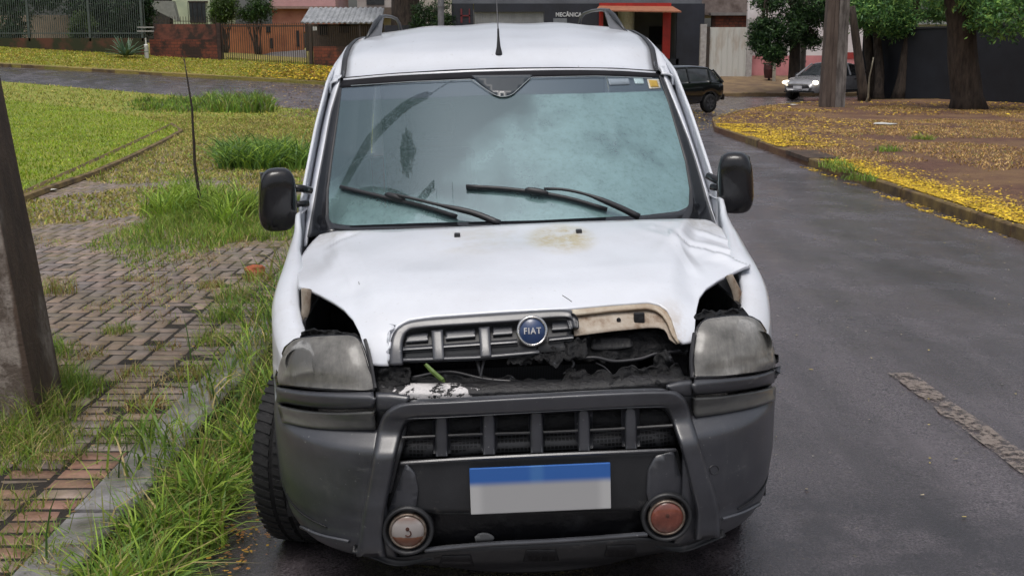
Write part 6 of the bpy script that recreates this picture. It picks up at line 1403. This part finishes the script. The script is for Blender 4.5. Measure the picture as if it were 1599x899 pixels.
def tree(name, lab, trunks, centers, nleaf, size, bark, cols=TREEG, p=None, seed=1):
    x, y, z = trunks[0][0]; t = empty(name, (x, y, z), label=lab, cat='tree'); mb = MB()
    nb_ = 2 if name in ('large_tree', 'street_tree', 'dark_tree') else len(trunks)
    for i, (a_, b_, r0, r1) in enumerate(trunks):
        limb(mb, a_, b_, r0, r1, 10, .10, seed*7+i)
        if name == 'clump_tree': P(mb.build('trunk', bark, t, smooth=True)); mb = MB()
    top = Vector(trunks[0][1])
    for i, c in enumerate(centers):
        src = min((Vector(b_) for _, b_, _, _ in trunks), key=lambda v: (v-Vector(c[:3])).length); st_ = src.lerp(src-Vector((0, 0, 1.5)), .5)
        limb(mb, st_, c[:3], .07, .02, 6, .25, seed*13+i)
        for k in range(3):
            e = Vector(c[:3])+Vector((rng.uniform(-1, 1)*c[3], rng.uniform(-1, 1)*c[4], rng.uniform(-.6, .8)*c[5]))*.7; limb(mb, c[:3], e, .025, .008, 5, .2, seed+i*3+k)
    tr_ = P(mb.build('limbs' if name == 'clump_tree' else 'trunk', bark, t, smooth=True))
    P(crown('crown', centers, nleaf, size, cols, t, p, seed=seed)); return t
def pt(px, py, Y): v = W(px, py, Y); return (float(v[0]), float(v[1]), float(v[2]))
def base(px, py, Y=None):
    if Y is None: v = G(px, py, .12); return (float(v[0]), float(v[1]), float(v[2])-.1)
    x, _ = XZ(px, py, Y); return (x, Y, zt(x, Y)-.15)
def cl(px, py, Y, rx, rz, f, ry=None): x, y, z = pt(px, py, Y); return (x, y, z, rx, ry or rx, rz, f)
# big leaning trunk at right
b = base(1512, 170); Yt = b[1]
tree('large_tree', 'large leaning brown tree trunk in front of the black wall, right side', [(b, pt(1490, -40, Yt-.3), .50, .36), (pt(1490, -40, Yt-.3), pt(1470, -170, Yt-.6), .42, .2), (pt(1500, 0, Yt), pt(1560, -130, Yt+.5), .26, .12)],
     [cl(1480, -40, Yt, 2.2, 1.0, 1.2), cl(1575, 15, Yt-1.5, 1.6, .75, 1.4), cl(1625, -20, Yt-1, 2.2, 1.1, 1.2), cl(1560, -70, Yt, 2.4, 1.4, 1.2), cl(1500, -130, Yt, 3, 1.6, 1.2), cl(1430, -70, Yt, 2, 1.2, 1.)], 5200, .17, M['bark'], seed=2)
# cluster of trunks in the middle
b1, b2, b3, b4 = base(1362, 150), base(1350, 158), base(1388, 150), base(1403, 152)
tree('clump_tree', 'cluster of dark trunks with low green foliage beside the twin poles', [(b1, pt(1350, -20, b1[1]), .22, .14), (b2, pt(1330, 10, b2[1]), .2, .12), (b3, pt(1380, -20, b3[1]), .30, .2), (b4, pt(1432, -10, b4[1]), .26, .16), (base(1372, 152), pt(1372, 0, b1[1]), .2, .13), (base(1394, 150), pt(1400, 0, b1[1]), .22, .14)],
     [cl(1345, 25, b1[1]-1.8, 1.15, .75, 2.2), cl(1395, 30, b1[1]-1.2, 1.0, .65, 1.7), cl(1365, 0, b1[1]-1, 1.8, .9, 1.8), cl(1440, -5, b1[1], 1.9, .8, 1.4), cl(1330, -25, b1[1], 1.8, 1, 1.2), cl(1400, -60, b1[1], 2.6, 1.3, 1.2), cl(1415, 15, b1[1]+.5, 1.0, .6, 1.2), cl(1470, 15, b1[1]+.5, .9, .45, .7)], 5200, .15, M['bark'], seed=3)
mb = MB(); limb(mb, base(1352, 140, 40.5), pt(1364, 90, 40.3), .04, .02, 6, .3, 5); mb.build('dead_branch', simple('pale dead wood', (.26, .23, .17)), smooth=True, label='pale dead branch leaning against the cluster of dark trunks', cat='branch')
# tree behind the silver car with hanging branches
b = base(1238, 140, 49)
tree('street_tree', 'slim tree with hanging dark foliage in front of the pink wall', [(b, pt(1246, -20, 49), .26, .18), (pt(1246, 20, 49), pt(1200, -40, 48.5), .13, .07)],
     [cl(1240, 45, 48.7, 1.15, .75, 1.8), cl(1196, 48, 48.5, .75, .55, 1.1), cl(1205, 82, 48.3, .55, .42, .9), cl(1185, 65, 48.6, .35, .35, .4), cl(1268, 20, 48.7, .9, .8, 1.2), cl(1240, -10, 49, 1.8, .9, 1.5), cl(1272, 58, 48.6, .5, .35, .5), cl(1200, 5, 48.6, .7, .3, .4)], 3600, .16, M['bark'], cols=((.022, .058, .020), (.035, .085, .024), (.014, .036, .014), (.06, .12, .03)), seed=4)
# dark trunk at top centre with hedge
b = base(634, 60, 60)
tree('dark_tree', 'dark thick tree trunk rising behind the left roof rail', [(b, pt(632, -60, 60), .85, .65), (pt(632, -20, 60), pt(655, -90, 60), .4, .25)], [cl(640, -70, 60, 3, 1.3, 1.2), cl(600, -80, 60, 2.5, 1, .8)], 2400, .22, M['bark'], seed=6)
def shrub(name, lab, centers, nleaf, size, seed, cols=TREEG, stem=None, cat='bush'):
    x, y, z = centers[0][:3]; zb = zt(x, y); t = empty(name, (x, y, zb), label=lab, cat=cat); mb = MB()
    for i, c in enumerate(centers):
        for k in range(3): limb(mb, (x+rng.uniform(-.15, .15), y, zb-.1), Vector(c[:3])+Vector((rng.uniform(-.5, .5)*c[3], 0, 0)), .05, .012, 5, .3, seed+i*5+k)
    P(mb.build('stem', M['bark'], t, smooth=True)); P(crown('foliage', centers, nleaf, size, cols, t, seed=seed)); return t
shrub('hedge', 'dark green hedge between the dark trunk and the workshop', [cl(672, 35, 57, 1., .8, 1.5), cl(692, 28, 57, .6, .9, .9), cl(655, 30, 57, .5, .8, .9), cl(680, 70, 57, .9, 1.2, 1.3)], 2200, .16, 21, cols=((.02, .055, .016), (.04, .09, .022), (.012, .03, .01)))
shrub('round_bush', 'rounded green tree crown left of two behind the brick wall', [cl(348, 12, 60, .95, .75, 1.4), cl(338, 22, 60, .7, .5, .8), cl(358, 5, 60, .8, .7, .8)], 2400, .15, 22, cols=((.05, .10, .02), (.09, .15, .03), (.03, .06, .015)))
shrub('round_bush', 'rounded green tree crown right of two beside the salmon house', [cl(400, 12, 60.5, .95, .75, 1.4), cl(385, 18, 60.5, .6, .5, .7), cl(410, 2, 60.5, .6, .6, .7)], 2400, .15, 23, cols=((.035, .085, .02), (.06, .12, .025), (.02, .045, .012)))
shrub('dark_bush', 'big dark bush behind the bar railing, far left', [cl(180, 25, 58.5, 1.7, 1.4, 2.), cl(150, 15, 58.5, 1.2, 1.0, 1.3), cl(215, 15, 59, .8, 1.4, 1.2), cl(200, 50, 58.5, 1.0, .8, 1.3), cl(120, 0, 60, 1.6, .8, 1.2)], 4200, .19, 24, cols=((.016, .042, .014), (.028, .065, .018), (.010, .022, .009)))
shrub('dark_bush', 'dark overhanging shrub beside the leftmost railing posts', [cl(10, 25, 57.5, 1.2, 1.5, 1.5), cl(50, -5, 58.5, 1.6, .7, 1.2), cl(20, 60, 56.5, .8, .6, .9)], 2800, .19, 25, cols=((.016, .042, .014), (.03, .07, .02)))
shrub('light_shrub', 'yellowish green shrub growing behind the railing, left', [cl(128, 38, 56.2, .55, .6, 1.2), cl(120, 55, 56.2, .4, .35, .6)], 1800, .15, 26, cols=((.10, .15, .04), (.07, .12, .03)))
# beige wall behind the railing
mb = MB(); bx(mb, -80, 24, 110, 80, 61, .2); mb.build('beige_wall', simple('beige render', (.36, .28, .22), (.20, .17, .13), scale=1., rough=.9), label='stained beige wall seen through the bar railing, far left', cat='wall')
# agave
x_, y_, z_ = base(197, 88, 53.6); ag = empty('agave', (x_, y_, z_), label='spiky blue green agave plant in front of the brick wall', cat='plant')
for i in range(34):
    az_ = rng.uniform(0, 2*PI); el = rng.uniform(.15, 1.35); L = rng.uniform(.75, 1.15); V = []; k = 7
    for j in range(k):
        t = j/(k-1); w = .075*(1-t**2.2)*(.6+.8*t if t < .4 else 1.0)+.002; r__ = L*t*math.cos(el)+.05; zz = L*t*math.sin(el)-.22*t*t*L*math.cos(el)
        for sx_, up_ in ((-1, .02), (0, 0), (1, .02)): V.append((r__*math.cos(az_)-math.sin(az_)*w*sx_, r__*math.sin(az_)+math.cos(az_)*w*sx_, .25+zz+up_))
    o = mk('leaf', V, grid_faces(k, 3), simple('agave leaf', (.12, .20, .12), (.08, .15, .09), rough=.5) if i == 0 else bpy.data.materials['agave leaf'], ag); solid(o, .012, 0)
# sapling stick
sp_ = empty('sapling', (float(SAP[0]), float(SAP[1]), float(SAP[2])-.02), label='bare thin dark sapling standing in the bright grass patch', cat='sapling')
Ys = float(SAP[1]); mb = MB(); pts = [W(*p, Ys) for p in ((317, 342), (314, 325), (309, 290), (304, 255), (303, 225), (301, 195), (300, 170), (296, 145), (292, 120), (288, 95))]; mb.tube([tuple(p) for p in pts], [.026, .020, .018, .016, .015, .013, .012, .010, .008, .005], 8)
P(mb.build('stem', simple('dark stick', (.022, .014, .012), (.04, .028, .022), scale=30, rough=.7), sp_, smooth=True))
mb = MB(); mb.tube([tuple(W(289, 97, Ys)), tuple(W(285, 84, Ys)), tuple(W(284, 72, Ys))], [.005, .004, .002], 5); mb.tube([tuple(W(289, 97, Ys)), tuple(W(281, 86, Ys))], [.004, .0015], 5)
P(mb.build('twig', bpy.data.materials['dark stick'], sp_))
# terracotta lump on the pavers
p = G(400, 428, .13); V = []; bm = bmesh.new(); bmesh.ops.create_icosphere(bm, subdivisions=3, radius=.085)
for v in bm.verts: v.co *= 1+.35*noise.noise(v.co*18); v.co.z *= .55
me = bpy.data.meshes.new('broken_brick'); bm.to_mesh(me); bm.free(); me.materials.append(M['terracotta']); o = bpy.data.objects.new('broken_brick', me); COL.objects.link(o); o.location = (p[0], p[1], p[2]+.03); tag(o, 'crumbling orange brick lump lying on the pavers beside the van', 'brick')
# white litter scraps
for (px, py, s, lab) in ((78, 298, .10, 'white paper scrap at the near corner of the lawn'), (1385, 194, .35, 'flat white plastic scrap on the red soil before the black wall'), (1240, 164, .16, 'small white scrap at the foot of the twin poles')):
    p = G(px, py, .14); mb = MB(); V = [(p[0]+math.cos(t)*s*rng.uniform(.6, 1), p[1]+math.sin(t)*s*rng.uniform(.6, 1), p[2]+rng.uniform(.0, .03)) for t in np.linspace(0, 2*PI, 8, endpoint=False)]; mb.add(V+[(p[0], p[1], p[2]+.03)], [(i, (i+1) % 8, 8) for i in range(8)]); o = mb.build('litter_scrap', M['pipe_white'], label=lab, cat='litter'); solid(o, .003)
# pale animal-like marker at trunk base left as a painted stone
p = G(1504, 168, .12); mb = MB(); mb.lathe([(0, 0), (.14, 0), (.13, .25), (.10, .5), (.07, .62), (0, .66)], 10, Matrix.Translation((p[0], p[1]-.5, p[2]-.05))); mb.build('pale_stone', simple('pale mossy stone', (.25, .26, .24), (.12, .13, .11), scale=9), label='small pale stone propped at the foot of the large leaning tree', cat='stone')

# ------------------------------------------------------------------ cars
def make_car(kind, loc, rotz, paint, lab, cat, name):
    """x forward, y left; lofted lower body, glasshouse, roof, wheels, lamps"""
    c = empty(name, loc, (0, 0, rotz), lab, cat)
    if kind == 'hatch':
        L, Wd, Hh_ = 3.85, .80, 1.43; nose, tail = 1.92, -1.93
        st = [(-1.93, .55, .78, .66), (-1.88, .42, .92, .74), (-1.70, .33, .98, .79), (-1.2, .30, 1.00, .80), (-.4, .28, .98, .81), (.5, .28, .96, .81), (.95, .28, .94, .80), (1.35, .30, .88, .79), (1.70, .33, .80, .75), (1.86, .40, .72, .68), (1.92, .48, .62, .60)]
        gh = [(-1.80, .96, .96, .70), (-1.50, .96, 1.33, .60), (-1.30, .97, 1.40, .58), (-.7, .97, 1.43, .59), (.05, .96, 1.42, .59), (.35, .96, 1.36, .59), (.98, .93, .94, .70)]; wx = (1.22, -1.22); wr = .29
        pill = [((.98, .93), (.33, 1.37)), ((-.28, .97), (-.30, 1.40)), ((-1.22, .97), (-1.28, 1.38)), ((-1.80, .96), (-1.48, 1.34))]
    else:
        L, Wd, Hh_ = 4.4, .86, 1.47; nose, tail = 2.2, -2.2
        st = [(-2.2, .60, .95, .68), (-2.12, .42, 1.06, .78), (-1.8, .32, 1.08, .83), (-1.2, .30, 1.03, .86), (-.3, .28, .99, .87), (.6, .28, .97, .87), (1.05, .28, .95, .86), (1.5, .30, .90, .84), (1.9, .30, .80, .79), (2.10, .32, .70, .70), (2.2, .40, .58, .56)]
        gh = [(-1.72, 1.04, 1.05, .72), (-1.1, 1.02, 1.36, .64), (-.7, 1.0, 1.44, .62), (-.2, 1.0, 1.47, .62), (.3, .98, 1.44, .62), (1.12, .94, .96, .74)]; wx = (1.38, -1.32); wr = .32
        pill = [((1.12, .95), (.32, 1.44)), ((-.25, 1.0), (-.27, 1.45)), ((-1.05, 1.02), (-1.0, 1.39)), ((-1.72, 1.04), (-1.1, 1.36))]
    def sect(zl, zh, w):
        zm = zl+(zh-zl)*.55; return [(-w*.86, zl), (-w*.97, zl+.08), (-w, zm), (-w*.985, zh-.10), (-w*.93, zh-.02), (-w*.80, zh), (-w*.4, zh+.02), (0, zh+.025), (w*.4, zh+.02), (w*.80, zh), (w*.93, zh-.02), (w*.985, zh-.10), (w, zm), (w*.97, zl+.08), (w*.86, zl)]
    xs = np.linspace(tail, nose, 60); A_ = np.array(st); V = []
    for x in xs:
        zl, zh, w = (float(np.interp(x, A_[:, 0], A_[:, i])) for i in (1, 2, 3))
        for (y, z) in sect(zl, zh, w):
            for wc in wx:
                d = abs(x-wc)
                if d < wr+.05 and abs(y) > w*.5: z = max(z, wr+math.sqrt(max(0, (wr+.05)**2-d*d)))
            V.append((x, y, z))
    F = grid_faces(60, 15); F += [tuple(range(15)), tuple(59*15+k for k in range(14, -1, -1))]
    body = mk('body', V, F, paint, c); body.data.update()
    A_ = np.array(gh); xs = np.linspace(gh[0][0], gh[-1][0], 24); V = []
    for x in xs:
        zb, zt2, w = (float(np.interp(x, A_[:, 0], A_[:, i])) for i in (1, 2, 3)); wb = (.77 if kind == 'hatch' else .83)
        wb = min(wb, float(np.interp(x, np.array(st)[:, 0], np.array(st)[:, 3]))*.96)
        for y, z in ((-wb, zb-.05), (-w-.06*(zt2 < zb+.1), max(zb, zt2-.06)), (-w*.85, zt2), (0, zt2+.02), (w*.85, zt2), (w+.0, max(zb, zt2-.06)), (wb, zb-.05)): V.append((x, y, z))
    mk('glasshouse', V, grid_faces(24, 7), WGL, c)
    # roof skin
    xr0, xr1 = (-1.50, .34) if kind == 'hatch' else (-1.08, .32); V = []
    for x in np.linspace(xr0, xr1, 14):
        zb, zt2, w = (float(np.interp(x, A_[:, 0], A_[:, i])) for i in (1, 2, 3))
        for u in np.linspace(-1, 1, 11): V.append((x, u*(w+.012), zt2+.035-.075*abs(u)**4))
    o = mk('roof', V, grid_faces(14, 11), paint, c); solid(o, .03, 1)
    for s in (-1, 1):
        for (a_, b__) in pill:
            mb = MB(); wa = (.765 if kind == 'hatch' else .825); wb2 = float(np.interp(b__[0], A_[:, 0], A_[:, 3]))+.012
            mb.tube([(a_[0], s*wa, a_[1]-.03), (b__[0], s*wb2, b__[1]-.02)], [.045, .032], 6); mb.build('pillar', paint, c)
        for xw in wx:
            wh = empty('wheel'); wh.parent = c; wh.location = (xw, s*(Wd-.09), wr); Mx = Matrix.Rotation(PI/2, 4, 'X'); mb = MB(); mb.lathe([(wr*.62, -.09), (wr*.95, -.10), (wr, -.07), (wr, .07), (wr*.95, .10), (wr*.62, .09)], 28, Mx); mb.build('tyre', M['tyre'], wh, smooth=True)
            mb = MB(); mb.lathe([(wr*.64, -s*.085), (wr*.58, -s*.06), (wr*.2, -s*.07), (0, -s*.08)], 20, Mx)
            for k in range(6): mb.box(-.025, .025, wr*.1, wr*.6, -.01, .01, Matrix.Translation((0, s*.085, 0)) @ Matrix.Rotation(PI/3*k, 4, 'Y') @ Matrix.Rotation(PI/2, 4, 'X'))
            mb.build('rim', simple('grey rim', (.22, .22, .23), rough=.4, metal=.6) if kind != 'hatch' else simple('black steel rim', (.05, .05, .055)), wh)
        hx0 = 1.80 if kind == 'hatch' else 2.02
        mb = MB(); zc = .66 if kind == 'hatch' else .70; yc = .56 if kind == 'hatch' else .66
        M_l = Matrix.Translation((hx0, s*yc, zc)) @ Matrix.Rotation(-s*.45, 4, 'Z'); mb.lathe([(.105, -.06), (.105, .03), (.08, .055), (0, .065)], 16, M_l @ Matrix.Rotation(PI/2, 4, 'Y') @ Matrix.Diagonal((.75, 1.55, 1, 1)))
        if kind == 'sedan':
            a2 = NT('lit headlamp'); a2.set(color=(.9, .85, .7), emit=(1., .85, .6), estr=3.5); hm = a2.m
        else: hm = CHROME
        mb.build('headlight', hm, c, smooth=True)
        mb = MB(); mb.box(tail-.01, tail+.12, s*.50-.0, s*.66, .66, .86); mb.build('tail_light', simple('dark red lens', (.14, .01, .01), rough=.2), c)
        mb = MB(); xm = .80 if kind == 'hatch' else .88; mb.lathe([(0, -.09), (.05, -.08), (.07, 0), (.05, .08), (0, .09)], 10, Matrix.Translation((xm, s*(Wd+.08), 1.0)) @ Matrix.Rotation(PI/2, 4, 'X')); mb.box(xm-.02, xm+.02, min(s*(Wd-.06), s*(Wd+.06)), max(s*(Wd-.06), s*(Wd+.06)), .97, 1.0); mb.build('mirror', BLACKGL, c)
        mb = MB(); mb.box(-.62, -.48, s*(Wd+.003)-.01, s*(Wd+.003)+.012, .80, .83); mb.build('door_handle', BLACKGL, c)
    mb = MB(); 
    if kind == 'sedan':
        mb.box(2.06, 2.19, -.46, .46, .42, .62); mb.box(2.0, 2.17, -.66, .66, .32, .37); mb.build('grille', BLACKGL, c)
        mb = MB(); mb.box(2.195, 2.215, -.20, .20, .46, .57); mb.build('number_plate', simple('plate white', (.6, .6, .62)), c)
        mb = MB(); mb.box(2.18, 2.20, -.46, .46, .615, .64); mb.build('grille_trim', CHROME, c)
        mb = MB()
        for s in (-1, 1): mb.box(-1.0, 1.0, s*.872-.012, s*.872+.012, .36, .40)
        mb.build('sill_trim', CHROME, c)
    else:
        mb.box(1.78, 1.93, -.40, .40, .56, .68); mb.build('grille', BLACKGL, c)
        mb = MB(); mb.box(-.02, .0, 0, .01, 0, .01); 
        mb = MB(); mb.lathe([(0, 0), (.07, 0), (.07, .01), (0, .012)], 14, Matrix.Translation((.15, -.825, .62)) @ Matrix.Rotation(PI/2, 4, 'X')); mb.box(.14, .16, -.832, -.822, .66, .86); mb.build('door_emblem', simple('pale emblem', (.4, .4, .36)), c)
        mb = MB(); V = [(tail+.02, -.6, .5)]; mb.box(tail-.04, tail+.05, -.70, .70, .38, .55); mb.build('rear_bumper', BLACKGL, c)
    return c
BLKP = simple('glossy black car paint', (.006, .008, .008), rough=.15, coat=.8); SILV = simple('silver car paint', (.32, .32, .34), rough=.25, coat=.8, metal=.2)
pc_ = W(1073, 140, 34.6); cx_ = float(pc_[0])-.15
make_car('hatch', (cx_-.42, 35.4, float(terrain(5, 35))), PI+math.radians(38), BLKP, 'black hatchback turning at the junction behind the van', 'car', 'black_car')
pc_ = W(1300, 140, 46)
make_car('sedan', (float(pc_[0])-.05, 46.4, float(terrain(12, 46))), PI+math.radians(42), SILV, 'silver car with lit headlights behind the twin concrete poles', 'car', 'silver_car')
